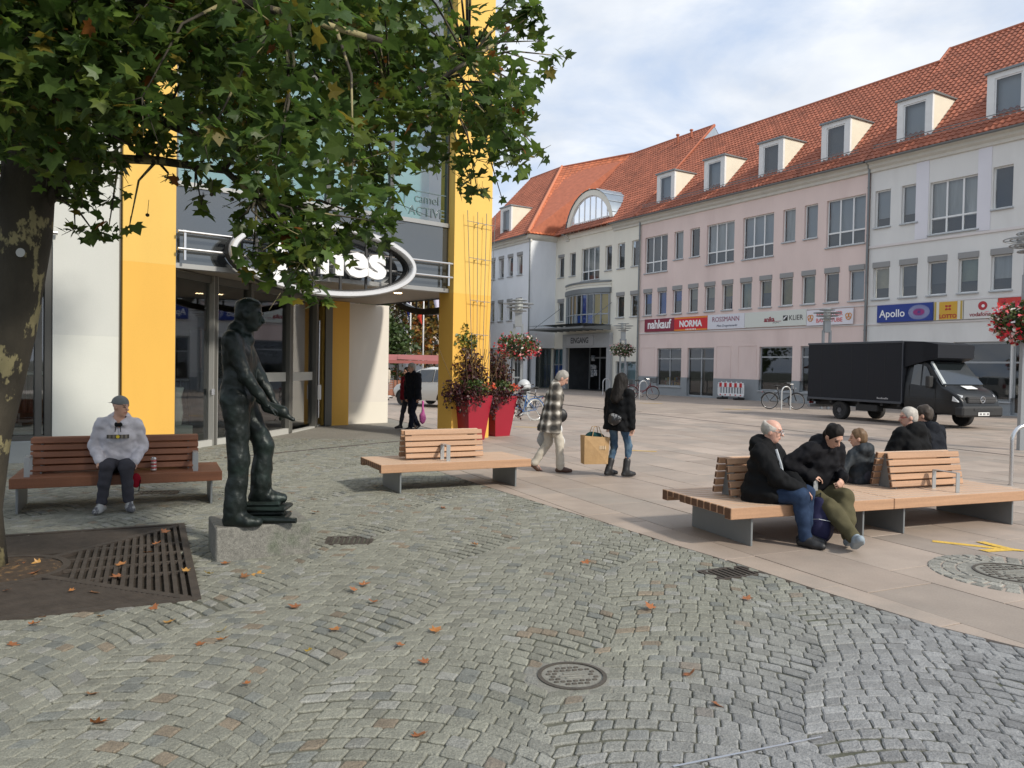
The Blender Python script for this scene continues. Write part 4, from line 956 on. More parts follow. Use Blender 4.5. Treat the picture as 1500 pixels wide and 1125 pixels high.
# ------------------------------------------------------------ figures: smooth signed-distance bodies turned into meshes
V3 = lambda *a: np.array(a, float)
class Field:
    def __init__(s, vox): s.vox = vox; s.pr = []; s.clips = []
    def cone(s, a, b, r1, r2, k=.03, sub=False):
        a, b = np.array(a, float), np.array(b, float); ab = b-a; L2 = max(ab@ab, 1e-9)
        def f(P):
            q = P-a; t = np.clip((q@ab)/L2, 0, 1); return np.linalg.norm(q-t[..., None]*ab, axis=-1)-(r1+(r2-r1)*t)
        r = max(r1, r2); s.pr.append((np.minimum(a, b)-r, np.maximum(a, b)+r, f, k, sub)); return s
    def ell(s, c, r, Rm=None, k=.03, sub=False):
        c = np.array(c, float); r = np.array(r, float); Rm = np.eye(3) if Rm is None else Rm
        def f(P):
            q = (P-c)@Rm; k0 = np.linalg.norm(q/r, axis=-1); k1 = np.linalg.norm(q/(r*r), axis=-1)+1e-9; return k0*(k0-1)/k1
        e = np.abs(Rm)@r; s.pr.append((c-e, c+e, f, k, sub)); return s
    def clip(s, p, n, cond=None): p = np.array(p, float); n = np.array(n, float); n /= np.linalg.norm(n); s.clips.append((p, n, cond)); return s
    def mesh(s, noise=None, seed=0):
        v = s.vox; lo = np.min([p[0] for p in s.pr if not p[4]], 0)-4*v; hi = np.max([p[1] for p in s.pr if not p[4]], 0)+4*v
        n = np.ceil((hi-lo)/v).astype(int)+1
        ax = [lo[i]+np.arange(n[i])*v for i in range(3)]
        D = np.full(n, 1.0, np.float32)
        def sub(b0, b1, m):
            i0 = np.maximum(((b0-m-lo)/v).astype(int), 0); i1 = np.minimum(((b1+m-lo)/v).astype(int)+2, n); return tuple(slice(a, b) for a, b in zip(i0, i1))
        for b0, b1, f, k, neg in s.pr:
            sl = sub(b0, b1, .04+k)
            if any(q.stop <= q.start for q in sl): continue
            P = np.stack(np.meshgrid(ax[0][sl[0]], ax[1][sl[1]], ax[2][sl[2]], indexing='ij'), -1); d = f(P); o = D[sl]
            if neg: h = np.clip(.5-.5*(o+d)/k, 0, 1); D[sl] = o*(1-h)+(-d)*h+k*h*(1-h)
            else: h = np.clip(.5+.5*(d-o)/k, 0, 1); D[sl] = d*(1-h)+o*h-k*h*(1-h)
        P = None
        if noise or s.clips:
            P = np.stack(np.meshgrid(*ax, indexing='ij'), -1)
            near = np.abs(D) < .08
        if noise:
            rg = np.random.default_rng(seed); acc = np.zeros(int(near.sum())); Q = P[near]
            for amp, fr, st in noise:
                for _ in range(5):
                    d = rg.normal(size=3)*np.array(st); d /= np.linalg.norm(d)
                    w_ = Q@d*fr+rg.uniform(0, 6.3)+.9*np.sin(Q@np.roll(d, 1)*fr*.7+rg.uniform(0, 6.3)); acc += amp/2.2*np.sin(w_)
            D[near] += acc
        for p, nn, cond in s.clips:
            e = (P-p)@nn
            if cond: e = np.where(cond(P), e, -1.)
            D = np.maximum(D, e)
        D[0] = D[-1] = 1; D[:, 0] = D[:, -1] = 1; D[:, :, 0] = D[:, :, -1] = 1
        # surface nets
        sgn = D < 0; c = [slice(0, -1), slice(1, None)]
        cnt = np.zeros(n-1, int)
        for i in range(2):
            for j in range(2):
                for k in range(2): cnt += sgn[c[i], c[j], c[k]]
        act = (cnt > 0) & (cnt < 8); idx = np.full(n-1, -1); ids = np.argwhere(act); idx[act] = np.arange(len(ids))
        acc = np.zeros((len(ids), 3)); num = np.zeros(len(ids)); I = ids
        for a in range(3):
            o = [q for q in range(3) if q != a]
            for u in range(2):
                for w_ in range(2):
                    p0 = I.copy(); p0[:, o[0]] += u; p0[:, o[1]] += w_; p1 = p0.copy(); p1[:, a] += 1
                    d0 = D[tuple(p0.T)]; d1 = D[tuple(p1.T)]; m = (d0 < 0) != (d1 < 0)
                    t = np.where(m, d0/(d0-d1+1e-12), 0); q = p0.astype(float); q[:, a] += t; acc[m] += q[m]; num[m] += 1
        vert = lo+(acc/num[:, None])*v
        faces = []
        for a in range(3):
            o = [(a+1) % 3, (a+2) % 3]
            s0 = [slice(None)]*3; s1 = [slice(None)]*3; s0[a] = slice(0, -1); s1[a] = slice(1, None)
            e = np.argwhere(sgn[tuple(s0)] != sgn[tuple(s1)])
            e = e[(e[:, o[0]] > 0) & (e[:, o[1]] > 0)]
            q = []
            for u, w_ in ((0, 0), (1, 0), (1, 1), (0, 1)):
                c_ = e.copy(); c_[:, o[0]] -= u; c_[:, o[1]] -= w_; q.append(idx[tuple(c_.T)])
            q = np.stack(q, 1); flip = sgn[tuple(e.T)]; q[flip] = q[flip][:, ::-1]; faces.append(q)
        return vert, np.concatenate(faces)[:, ::-1]
    def build(s, name, m, parent, noise=None, seed=0, col=None, relax=1):
        vv, ff = s.mesh(noise, seed)
        for _ in range(relax):            # light smoothing of the grid facets
            acc = np.zeros_like(vv); num = np.zeros(len(vv))
            for i in range(4):
                np.add.at(acc, ff[:, i], vv[ff[:, (i+1) % 4]]); np.add.at(num, ff[:, i], 1)
            vv = vv*.5+.5*acc/np.maximum(num, 1)[:, None]
        me = bpy.data.meshes.new(name); me.vertices.add(len(vv)); me.vertices.foreach_set('co', vv.ravel())
        me.loops.add(ff.size); me.loops.foreach_set('vertex_index', ff.ravel().astype(np.int32)); me.polygons.add(len(ff)); me.polygons.foreach_set('loop_start', np.arange(0, ff.size, 4, dtype=np.int32))
        me.update(calc_edges=True); me.validate()
        me.polygons.foreach_set('use_smooth', np.ones(len(me.polygons), bool))
        if col is not None:
            at = me.color_attributes.new('Col', 'FLOAT_COLOR', 'POINT'); c = np.ones((len(vv), 4)); c[:, :3] = col(vv); at.data.foreach_set('color', c.ravel())
        me.materials.append(m); o = bpy.data.objects.new(name, me); COL.objects.link(o); o.parent = parent; return o
def ik(a, b, l1, l2, pole):
    a, b, pole = map(lambda q: np.array(q, float), (a, b, pole)); d = b-a; L = np.linalg.norm(d); u = d/L
    if L > (l1+l2)*.999: b = a+u*(l1+l2)*.999; L = (l1+l2)*.999
    x = (l1*l1-l2*l2+L*L)/(2*L); h = math.sqrt(max(l1*l1-x*x, 1e-6)); p = pole-u*(pole@u); p /= np.linalg.norm(p)+1e-9
    return a+u*x+p*h, b
def rot(yaw=0, pitch=0, roll=0):
    """yaw>0 turns to the figure's right (+x), pitch>0 looks down, roll>0 tilts to +x"""
    cy, sy = math.cos(R(yaw)), math.sin(R(yaw)); cp, sp = math.cos(R(pitch)), math.sin(R(pitch)); cr_, sr = math.cos(R(roll)), math.sin(R(roll))
    Y = np.array([[cy, sy, 0], [-sy, cy, 0], [0, 0, 1]]); X = np.array([[1, 0, 0], [0, cp, sp], [0, -sp, cp]]); Z = np.array([[cr_, 0, sr], [0, 1, 0], [-sr, 0, cr_]])
    return Y@X@Z
class Fig:
    """a posed figure of about 1.75 m in local metres, facing +y"""
    def __init__(s, pel, neck, feet, hands, head=(0, 0, 0), tw=0., kpole=(0, 1, .15), epole=((-1, -.6, -.3), (1, -.6, -.3)), toes=(None, None), hdir=(None, None), headoff=(0, .035, .165), kpoles=None, sw=.185, curl=.6, ll=(1, 1)):
        s.pel = V3(*pel); s.nk = V3(*neck); s.T = rot(tw); X = s.T@V3(1, 0, 0); s.X = X; s.Fw = s.T@V3(0, 1, 0)
        s.up = (s.nk-s.pel)/np.linalg.norm(s.nk-s.pel)
        s.ch = s.pel+(s.nk-s.pel)*.66+s.Fw*.01
        s.HR = rot(*head); s.hc = s.nk+s.HR@V3(*headoff)*.6+V3(*headoff)*.4
        s.sh = [s.nk-s.up*.055-X*sw, s.nk-s.up*.055+X*sw]
        s.hip = [s.pel-V3(.095, 0, .02), s.pel+V3(.095, 0, -.02)]
        s.kn = []; s.an = []; s.el = []; s.wr = []
        for i in range(2):
            k, a = ik(s.hip[i], feet[i], .44*ll[i], .43*ll[i], (kpoles[i] if kpoles else kpole)); s.kn.append(k); s.an.append(a)
            e, w_ = ik(s.sh[i], hands[i], .29, .265, epole[i]); s.el.append(e); s.wr.append(w_)
        s.toe = [V3(*(t if t is not None else (0, 1, 0)))/np.linalg.norm(t if t is not None else (0, 1, 0)) for t in toes]
        s.hd = [(V3(*hdir[i])/np.linalg.norm(hdir[i]) if hdir[i] is not None else (s.wr[i]-s.el[i])/np.linalg.norm(s.wr[i]-s.el[i])) for i in range(2)]
        s.curl = curl
    def H(s, x, y, z): return s.hc+s.HR@V3(x, y, z)
    def head(s, f):
        f.ell(s.H(0, -.012, .032), (.075, .094, .083), s.HR).ell(s.H(0, .016, -.03), (.060, .068, .082), s.HR).ell(s.H(0, .036, -.088), (.036, .038, .030), s.HR)
        f.cone(s.H(0, .086, .012), s.H(0, .108, -.026), .008, .015, .015); f.ell(s.H(0, .082, -.058), (.024, .014, .012), s.HR, .012)
        f.cone(s.H(-.034, .078, .028), s.H(.034, .078, .028), .012, .012, .015)
        for sx in (-1, 1): f.ell(s.H(.076*sx, -.008, -.012), (.011, .022, .034), s.HR, .01)
        f.cone(s.H(0, -.022, -.07), s.nk-s.up*.02, .050, .060, .03)
    def hand(s, f, i):
        w_, d = s.wr[i], s.hd[i]; n = np.cross(d, V3(1, .2, 0)); n = n/np.linalg.norm(n) if np.linalg.norm(n) > .1 else V3(0, 1, 0)
        if n[2] > 0: n = -n
        sd = np.cross(d, n); Rm = np.stack([sd, d, n], 1); sg = 1 if i else -1
        f.ell(w_+d*.05, (.038, .055, .017), Rm, .012)
        for q, ln in ((-.029, .066), (-.010, .078), (.010, .082), (.028, .072)):
            b = w_+d*.092+sd*q; m = b+(d*math.cos(s.curl)+n*math.sin(s.curl))*ln*.5; e = m+(d*math.cos(s.curl*2)+n*math.sin(s.curl*2))*ln*.5
            f.cone(b, m, .0092, .0088, .006).cone(m, e, .0088, .0075, .004)
        tb = w_+d*.025+sd*(.03*-sg); tm = tb+d*.035+sd*(.022*-sg)+n*.012; f.cone(tb, tm, .013, .010, .01).cone(tm, tm+d*.03+n*.012, .010, .008, .005)
    def body(s, vox):
        f = Field(vox); s.head(f)
        f.cone(s.pel, s.ch, .08, .085, .05).cone(s.ch-s.X*.06, s.sh[0], .065, .045, .05).cone(s.ch+s.X*.06, s.sh[1], .065, .045, .05).cone(s.nk, s.ch, .055, .08, .04)
        for i in range(2):
            f.cone(s.sh[i], s.el[i], .048, .038).cone(s.el[i], s.wr[i], .038, .026); s.hand(f, i)
            f.cone(s.hip[i], s.kn[i], .075, .052).cone(s.kn[i], s.an[i], .05, .036).cone(s.an[i], s.an[i]+s.toe[i]*.13-V3(0, 0, .045), .035, .03)
        return f
    def top(s, vox, bulk=0., hem=.10, sleeve=0., hood=0., belly=0., thigh=0., flare=0., collar=True, cuff=.0):
        f = Field(vox); b = bulk; X = s.X
        hp = s.pel-s.up*hem
        for sg in (-1, 1):
            f.cone(hp+X*sg*(.070+flare), s.ch+X*sg*.080, .110+b+flare, .108+b, .05)
            f.cone(s.ch+X*sg*.080, s.nk-s.up*.09+X*sg*.10, .106+b, .078+b*.6, .05)
            i = (sg+1)//2
            f.cone(s.nk-s.up*.045+X*sg*.06, s.sh[i]-X*sg*.02, .050+b*.4, .058+b*.5, .045)
            f.cone(s.sh[i], s.el[i], .062+b*.5+sleeve, .052+b*.4+sleeve, .03); f.cone(s.el[i], s.wr[i]+(s.wr[i]-s.el[i])*cuff, .052+b*.4+sleeve, .041+b*.2+sleeve, .025)
            if thigh: f.cone(s.hip[i], s.hip[i]+(s.kn[i]-s.hip[i])*thigh, .125+b, .108+b, .05)
        if not thigh: f.clip(hp-s.up*.03, -s.up, cond=None if hem >= .1 else (lambda P: np.abs((P-s.pel)@X) < .205+b))
        if belly: f.ell(s.pel+s.up*.14+s.Fw*.06, (.17, .11+belly, .17), None, .06)
        if collar: f.cone(s.nk-s.up*.03-s.Fw*.01, s.nk+s.up*.035, .078+b*.4, .068+b*.3, .02)
        if hood:
            c = s.nk-s.Fw*.085+s.up*.01
            f.ell(c, (.125+hood*.3, .06+hood*.4, .075+hood*.5), s.T, .03); f.cone(s.nk-X*.10+s.up*.0, s.nk-X*.05+s.Fw*.07-s.up*.04, .05, .04, .03).cone(s.nk+X*.10, s.nk+X*.05+s.Fw*.07-s.up*.04, .05, .04, .03)
        return f
    def legs(s, vox, bulk=0., hemcut=.0, flare=0.):
        f = Field(vox); b = bulk
        f.ell(s.pel+V3(0, -.005, .02), (.165+b, .125+b, .13), None, .05)
        for i in range(2):
            f.cone(s.hip[i], s.kn[i], .096+b, .070+b, .04); e = s.an[i]+(s.kn[i]-s.an[i])*hemcut
            f.cone(s.kn[i], e, .068+b, .052+b+flare, .03)
        return f
    def shoe(s, i, vox, bulk=0., boot=0.):
        f = Field(vox); a, t = s.an[i], s.toe[i]; up = V3(0, 0, 1)-t*t[2]; up /= np.linalg.norm(up)
        so = a-up*.055; b = bulk
        f.cone(so-t*.045+up*.012, so+t*.10+up*.010, .038+b, .042+b, .03).cone(so+t*.10+up*.008, so+t*.175+up*.006, .042+b, .032+b, .03).cone(a+up*.02, so+t*.06+up*.03, .044+b, .034+b, .03)
        if boot: f.cone(a, a+(s.kn[i]-a)*boot, .05+b, .056+b, .03)
        f.clip(so-up*.024, -up); return f
    def hair(s, vox, style='short'):
        f = Field(vox); g = .012
        f.ell(s.H(0, -.018, .036), (.080+g*.5, .098+g*.5, .088+g), s.HR, .02)
        if style == 'long':
            f.cone(s.H(0, -.05, .03), s.nk-s.up*.16-s.Fw*.115, .088, .075, .04).cone(s.H(0, -.05, 0), s.nk-s.up*.14-s.Fw*.09-s.X*.08, .08, .055, .04).cone(s.H(0, -.05, 0), s.nk-s.up*.14-s.Fw*.09+s.X*.08, .08, .055, .04)
            for sx in (-1, 1): f.cone(s.H(.06*sx, -.01, 0), s.nk-s.up*.06+s.X*sx*.10, .055, .055, .04)
        if style in ('short', 'collar'): f.ell(s.H(0, -.055, -.03), (.068, .055, .075 if style == 'collar' else .06), s.HR, .03)
        fw = s.HR@V3(0, 1, 0); up = s.HR@V3(0, 0, 1)
        if style != 'long':
            f.clip(s.H(0, .045, .02), s.HR@V3(0, 1, -.45))          # free the face
            f.clip(s.H(0, 0, -.075), -up)
        else: f.clip(s.H(0, .055, .02), s.HR@V3(0, 1, -.2), cond=lambda P: ((P-s.H(0, 0, 0))@up) < .07)
        if style == 'bald': f.clip(s.H(0, 0, .062), s.HR@V3(0, .35, 1))
        return f
def skin_col(s, tone, blush=.0, beard=None):
    def f(v):
        c = np.tile(np.array(tone), (len(v), 1)); q = (v-s.hc)@s.HR
        for sx in (-1, 1):
            e = np.linalg.norm((q-np.array([.031*sx, .088, .006]))*np.array([1, .6, 1.8]), axis=1) < .016; c[e] = (.03, .025, .02)
            e = (np.linalg.norm((q-np.array([.033*sx, .09, .03]))*np.array([.55, .5, 2.4]), axis=1) < .017); c[e] = np.array(tone)*.35
        e = np.linalg.norm((q-np.array([0, .092, -.058]))*np.array([.6, .6, 2.4]), axis=1) < .017; c[e] = np.array(tone)*np.array([.75, .5, .5])
        return c
    return f
m_skin = mat('skin', (1, 1, 1), .5, attr=True, var=.06, vs=40)
TONE = (.52, .30, .215)
def cloth(name, col, rough=.85, var=.12, **kw): return mat(name, col, rough, spec=.15, var=var, vs=kw.pop('vs', 14), bump=kw.pop('bump', .15), bs=kw.pop('bs', 220), **kw)
def person(label, loc, az, fig, top, legs, shoe, hair, tone=TONE, scale=1., group='people on the square', vox=.0125, mt=None, ml=None, ms=None, mh=None, seed=1, tname='jacket', wr=.004, boots=False):
    o = thing('person', label, 'person', loc, -R(az), group); o.scale = (scale,)*3
    fig.body(min(vox, .0105) if vox < .02 else vox).build('body', m_skin, o, col=skin_col(fig, tone))
    fig.top(vox, **top).build(tname, mt, o, noise=((wr*.8, 22, (.7, .7, 1.2)), (wr*1.4, 50, (.5, .5, 1.5)), (wr*.7, 95, (1, 1, 1))), seed=seed)
    fig.legs(vox, **legs).build('trousers', ml, o, noise=((wr*1.3, 26, (.4, .4, 1.5)), (wr*1.0, 60, (.5, .5, 1.3))), seed=seed+5)
    for i in range(2): fig.shoe(i, vox*.8, **shoe).build('boot' if boots else 'shoe', ms, o)
    if hair: fig.hair(vox*.8, hair).build('hair', mh, o, noise=((.004, 60, (1, 1, .3)), (.0025, 130, (1, 1, .4))), seed=seed)
    return o
# ------------------------------------------------------------ benches
def wood(name, col): return mat(name, col, .55, var=.18, vs=2.2, stretch=(.35, 9, 9), bump=.12, bs=9, fine=.08, fs=50, coat=.05)
m_wl = wood('oiled_larch', (.42, .245, .142)); m_wd = wood('dark_oiled_wood', (.20, .075, .034)); m_we = mat('shaded_end_grain', (.11, .05, .025), .7, var=.3, vs=20)  # plank ends coloured dark as the side turned from the sun
m_galv = mat('painted_steel_plate', (.20, .215, .22), .45, metal=.3, var=.08, vs=3); m_arm = mat('galvanised_flat_steel', (.42, .435, .44), .38, metal=.6, var=.06)
m_wt = wood('weathered_sunlit_larch_top', (.50, .365, .265))  # slat tops paled for weathering and for the sun on them
SEAT = .405
def shade_ends_sun_tops(ob):  # painted shade tone on ends, pale sunlit weathered tone on larch tops
    me = ob.data; me.materials.append(m_we); me.materials.append(m_wt)
    for p in me.polygons:
        if abs(p.normal[0]) > .95: p.material_index = 1
        elif p.normal[2] > .95 and me.materials[0] == m_wl: p.material_index = 2
def bench(label, fl, az, L, D, segs, m, legs, arms, group='slatted benches on the square', nsl=11, arm_side=-1):
    """fl: front-left seat corner on plan; az: direction of the long side; local x along, y back"""
    o = thing('bench', label, 'bench', (fl[0], fl[1], 0), R(90-az), group)
    wv = D/nsl; cuts = sorted({0., L, *[x for x in segs.get('cuts', [])]})
    for a, b in zip(cuts[:-1], cuts[1:]):
        for i in range(nsl):
            y0, y1 = i*wv+.005, (i+1)*wv-.005; zt = SEAT; zb = SEAT-.115 if i in (0, nsl-1) else SEAT-.085+(.02 if i > nsl*.7 else 0)
            MB().bbox(a+.003, b-.003, y0, y1, zb, zt, .006).build('seat_slat', m, o); shade_ends_sun_tops(o.children[-1])
    for x in legs: MB().bbox(x-.012, x+.012, .07, D-.16, .0, SEAT-.087, .003).build('leg', m_galv, o)
    for a, b in zip(legs[:-1], legs[1:]):
        if b-a < 2.2: MB().box(a+.012, b-.012, D*.45, D*.55, SEAT-.14, SEAT-.09).build('cross_beam', m_galv, o)
    for a, b in segs['backs']:
        bk = thing('backrest', None, None); bk.parent = o; yc = D*.52; hz_ = .40; n = 5; sh_ = hz_/n
        for sd in (-1, 1):
            for i in range(n):
                t0 = i*sh_; off0 = .150-.085*(t0+.5*sh_)/hz_
                M = Matrix.Translation((0, yc+sd*off0, SEAT+.022+t0+sh_*.45)) @ Matrix.Rotation(R(12)*sd, 4, 'X')
                MB().bbox(a, b, -.021, .021, -sh_*.42, sh_*.42, .006, M=M).build('backrest_slat', m, bk); shade_ends_sun_tops(bk.children[-1])
        for x in (a+.10, b-.12):
            MB().prism([(yc-.125, SEAT+.001), (yc+.125, SEAT+.001), (yc+.045, SEAT+.40), (yc-.045, SEAT+.40)], x, x+.016, axis='x').build('backrest_plate', m_galv, bk)
    for x, y0, y1 in arms:
        mb = MB(); hh = .215
        mb.box(x-.028, x+.028, y0, y0+.010, SEAT-.02, SEAT+hh).box(x-.028, x+.028, y1-.010, y1, SEAT-.02, SEAT+hh).box(x-.028, x+.028, y0, y1, SEAT+hh, SEAT+hh+.010); mb.build('armrest', m_arm, o)
    return o
def seat_frame(pxa, pxb):
    A, B = gnd(*pxa, SEAT), gnd(*pxb, SEAT); d = B-A; return A[:2], math.degrees(math.atan2(d[0], d[1])), float(np.hypot(*d[:2]))
fl2, az2, L2 = seat_frame((558, 681.5), (779, 672))
bench2 = bench('larch bench on the cobbles with one short double backrest and a steel armrest', fl2, az2, L2, 1.0, dict(backs=[(.47, 1.66)]), m_wl, [.30, L2-.22], [(L2*.445, .12, .36)])
flL, azL, LL = seat_frame((12, 702), (326, 690))
benchL = bench('dark brown bench by the shop wall with long double backrest and two armrests', flL, azL, LL, .95, dict(backs=[(.16, LL-.26)]), m_wd, [.07, LL-.12], [(.16, .10, .34), (LL-.30, .10, .34)])
fl3, az3, L3a = seat_frame((1071, 745), (1311, 730.5)); L3 = L3a*2+.02
bench3 = bench('long larch double bench with two separate backrests, people seated on both sides', fl3, az3, L3, 1.24, dict(backs=[(.36, 1.50), (2.60, 3.74)], cuts=[L3a]), m_wl, [.31, L3a-.36, L3a+.22, L3-.22], [(1.13, .10, .42), (3.20, .12, .44)])
def bpt(b, x, y, z=0):
    c, s_ = math.cos(b.rotation_euler[2]), math.sin(b.rotation_euler[2]); return np.array([b.location[0]+c*x-s_*y, b.location[1]+s_*x+c*y, z])
# ------------------------------------------------------------ people
blk = cloth('black_padded_cloth', (.0065, .007, .008), .8); navy = cloth('navy_padded_cloth', (.008, .010, .015), .75); dnm = cloth('dark_denim', (.018, .032, .066), .85, col2=(.03, .052, .10), c2s=5); olv = cloth('olive_cotton', (.085, .076, .042), .9)
gtr = cloth('charcoal_jersey', (.045, .045, .055), .9); hoo = cloth('heather_grey_fleece', (.50, .49, .53), .95, fine=.08, fs=160); shw = mat('grey_white_trainer', (.42, .42, .41), .6, col2=(.10, .10, .11), c2s=11, c2p=(.5, .55)); shb = mat('black_leather', (.015, .015, .016), .5, var=.2, vs=12); shg = mat('grey_blue_trainer', (.26, .31, .35), .7, var=.15, vs=10); shbr = mat('brown_leather', (.075, .035, .022), .5, var=.2)
h_gry = mat('grey_hair', (.30, .28, .25), .7, var=.25, vs=40, stretch=(1, 1, .3)); h_wht = mat('white_grey_hair', (.42, .39, .35), .7, var=.2, vs=40); h_dk = mat('dark_hair', (.010, .008, .007), .65, spec=.2, var=.3, vs=40); h_br = mat('brown_hair', (.13, .075, .035), .6, var=.25, vs=40)
SZ = SEAT+.105
# man on the dark bench
f = Fig((0, 0, SZ), (0, .10, SZ+.52), ((-.13, .40, .085), (.15, .42, .085)), ((-.17, .20, SZ+.04), (.18, .22, SZ+.05)), head=(-48, 6, 0), toes=((-.25, 1, 0), (.30, 1, 0)), epole=((-.5, -1, -.1), (.5, -1, -.1)))
P = bpt(benchL, LL*.487, .30)
o = person('seated man in grey hooded sweatshirt, backward grey cap and dark trousers on the dark bench', P, 157, f, dict(bulk=.012, hem=.03, sleeve=.012, hood=.03, collar=False), dict(bulk=.006, hemcut=.12), dict(), None, mt=hoo, ml=gtr, ms=shw, tname='sweatshirt', seed=3, group='people sitting on benches', vox=.011)
cap = Field(.009); cap.ell(f.H(0, -.015, .042), (.085, .103, .088), f.HR, .01).clip(f.H(0, 0, .028), f.HR@V3(0, 0, -1)); b_ = f.H(0, -.10, .03); cap.ell(f.H(0, -.135, .026), (.07, .065, .010), f.HR, .02)
capo = cap.build('cap', cloth('grey_felt', (.17, .18, .18)), o)
hd = Field(.010); hd.cone(f.nk+V3(-.085, .0, .0), f.nk+V3(0, -.08, .03), .035, .045).cone(f.nk+V3(.085, .0, .0), f.nk+V3(0, -.08, .03), .035, .045).cone(f.nk+V3(-.085, 0, 0), f.nk+V3(-.02, .09, -.05), .033, .022).cone(f.nk+V3(.085, 0, 0), f.nk+V3(.02, .09, -.05), .033, .022).build('hood_lining', blk, o)
yq = f.ch[1]+.155
pr = MB(); 
for k in range(11):
    a, b = -.118+k*.0215, -.118+(k+1)*.0215
    y = lambda x: f.ch[1]+.175-(abs(x)/.16)**2*.035
    pr.add([(a, y(a), f.ch[2]-.028), (b, y(b), f.ch[2]-.028), (b, y(b)-.012, f.ch[2]+.016), (a, y(a)-.012, f.ch[2]+.016)], [(0, 1, 2, 3)], (.035, .03, .025) if k % 2 == 0 or k in (5,) else (.13, .115, .09))
pr.build('chest_print', mat('chest_print', (1, 1, 1), .7, attr=True), o); pe = MB().lathe([(0, -.001), (.02, 0), (.02, .004)], 14, (.0, f.ch[1]+.181, f.ch[2]-.006), 'y'); pe.build('chest_badge', flat((.55, .42, .02)), o)
for sx in (-1, 1): MB().tube([f.nk+V3(.02*sx, .105, -.055), f.nk+V3(.03*sx, .14, -.13)], .005, 5).build('drawstring', blk, o)
# old man
f = Fig((0, 0, SZ), (.02, .07, SZ+.46), ((-.08, .44, .085), (.07, .49, .085)), ((-.03, .40, SZ+.06), (.05, .42, SZ+.05)), head=(-6, 8, 0), toes=((-.1, 1, 0), (.15, 1, 0)), epole=((-1, -.5, -.2), (1, -.5, -.2)), hdir=((.6, .8, -.3), (-.5, .9, -.3)))
P = bpt(bench3, .62, .34)
om = person('elderly man with thinning grey hair, black hooded coat and blue jeans on the larch bench', P, 128, f, dict(bulk=.035, hem=.07, sleeve=.018, hood=.08, belly=.03, thigh=.3), dict(bulk=.012, hemcut=.05), dict(bulk=.006), 'bald', tone=(.58, .33, .25), mt=blk, ml=dnm, ms=shb, mh=h_wht, seed=11, tname='coat', group='people sitting on benches', vox=.011)
g_ = MB(); 
for sx in (-1, 1): g_.torus(.021, .003, tuple(f.H(.031*sx, .10, .006)), 'y', 14, 5)
g_.tube([f.H(-.07, 0, .008), f.H(-.05, .095, .008)], .003, 5).tube([f.H(.07, 0, .008), f.H(.05, .095, .008)], .003, 5).build('glasses', m_arm, om)
MB().tube([f.nk+V3(.03, .10, -.02), f.nk+V3(.035, .15, -.16), f.pel+V3(.03, .25, .16)], [.014, .016, .012], 6).build('shirt_edge', cloth('pale_shirt', (.42, .45, .48)), om)
# man with olive trousers, bent forward
f = Fig((0, 0, SZ), (.02, .22, SZ+.47), ((.15, .62, .11), (.24, .76, .12)), ((-.10, .34, SZ+.14), (.22, .20, SZ+.16)), head=(6, 40, 6), toes=((.5, .8, .45), (.6, .7, .5)), kpoles=((-.1, 1, .5), (.3, 1, .5)), epole=((-.5, -.3, -1), (.5, -.3, -1)), hdir=((.75, .4, -.45), (-.8, .5, -.2)), headoff=(0, .06, .15))
P = bpt(bench3, 1.27, .36)
o2 = person('man bowing his head, black jacket and olive trousers, legs stretched and crossed', P, 150, f, dict(bulk=.03, hem=.06, sleeve=.02, hood=.07, belly=.04, thigh=.15), dict(bulk=.02, hemcut=.06), dict(bulk=.008), 'short', mt=cloth('dark_navy_shell', (.006, .006, .008), .75), ml=olv, ms=shg, mh=h_dk, seed=17, group='people sitting on benches', vox=.011)
# backpack
bpk = thing('backpack', 'dark blue backpack standing on the slabs behind the old man\'s feet', 'backpack', bpt(bench3, 1.10, .0), R(-25))
fb = Field(.010); fb.ell((0, 0, .22), (.145, .11, .24), None, .05).ell((0, -.10, .15), (.11, .06, .13), None, .04).ell((.02, .02, .40), (.11, .07, .06), None, .04).clip((0, 0, .0), (0, 0, -1)); fb.build('pack_body', cloth('navy_nylon', (.02, .02, .055), .6), bpk, noise=((.006, 30, (1, 1, 1)),))
for sx in (-1, 1): MB().tube([(sx*.07, .08, .42), (sx*.1, .16, .30), (sx*.08, .10, .10)], .013, 6).build('strap', blk, bpk)
MB().torus(.035, .007, (0, .02, .47), 'x', 12, 5, 0, math.pi).build('handle', blk, bpk); MB().tube([(-.12, -.13, .25), (0, -.165, .27), (.12, -.13, .25)], .004, 5).build('zip', m_arm, bpk)
# child
f = Fig((0, 0, SZ-.02), (.0, .04, SZ+.36), ((-.10, .36, .14), (.10, .37, .14)), ((-.16, .20, SZ+.04), (.16, .20, SZ+.04)), head=(-42, 4, 0), sw=.15, headoff=(0, .03, .15))
P = bpt(bench3, 2.66, .98)
ch = person('child with short brown hair in dark padded jacket seated between the two backrests', P, az3-96, f, dict(bulk=.0, hem=.03, hood=.05, sleeve=.006), dict(bulk=-.012), dict(bulk=-.008), 'short', mt=cloth('child_jacket', (.02, .026, .032), .6, col2=(.035, .04, .045), c2s=6), ml=gtr, ms=shb, mh=h_br, seed=23, scale=.93, group='people sitting on benches')
MB().tube([f.nk+V3(-.08, -.03, .0), f.nk+V3(-.05, -.12, -.02), f.nk+V3(.05, -.12, -.02), f.nk+V3(.08, -.03, .0)], .022, 8).build('hood_edge', cloth('brown_lining', (.12, .06, .045)), ch)
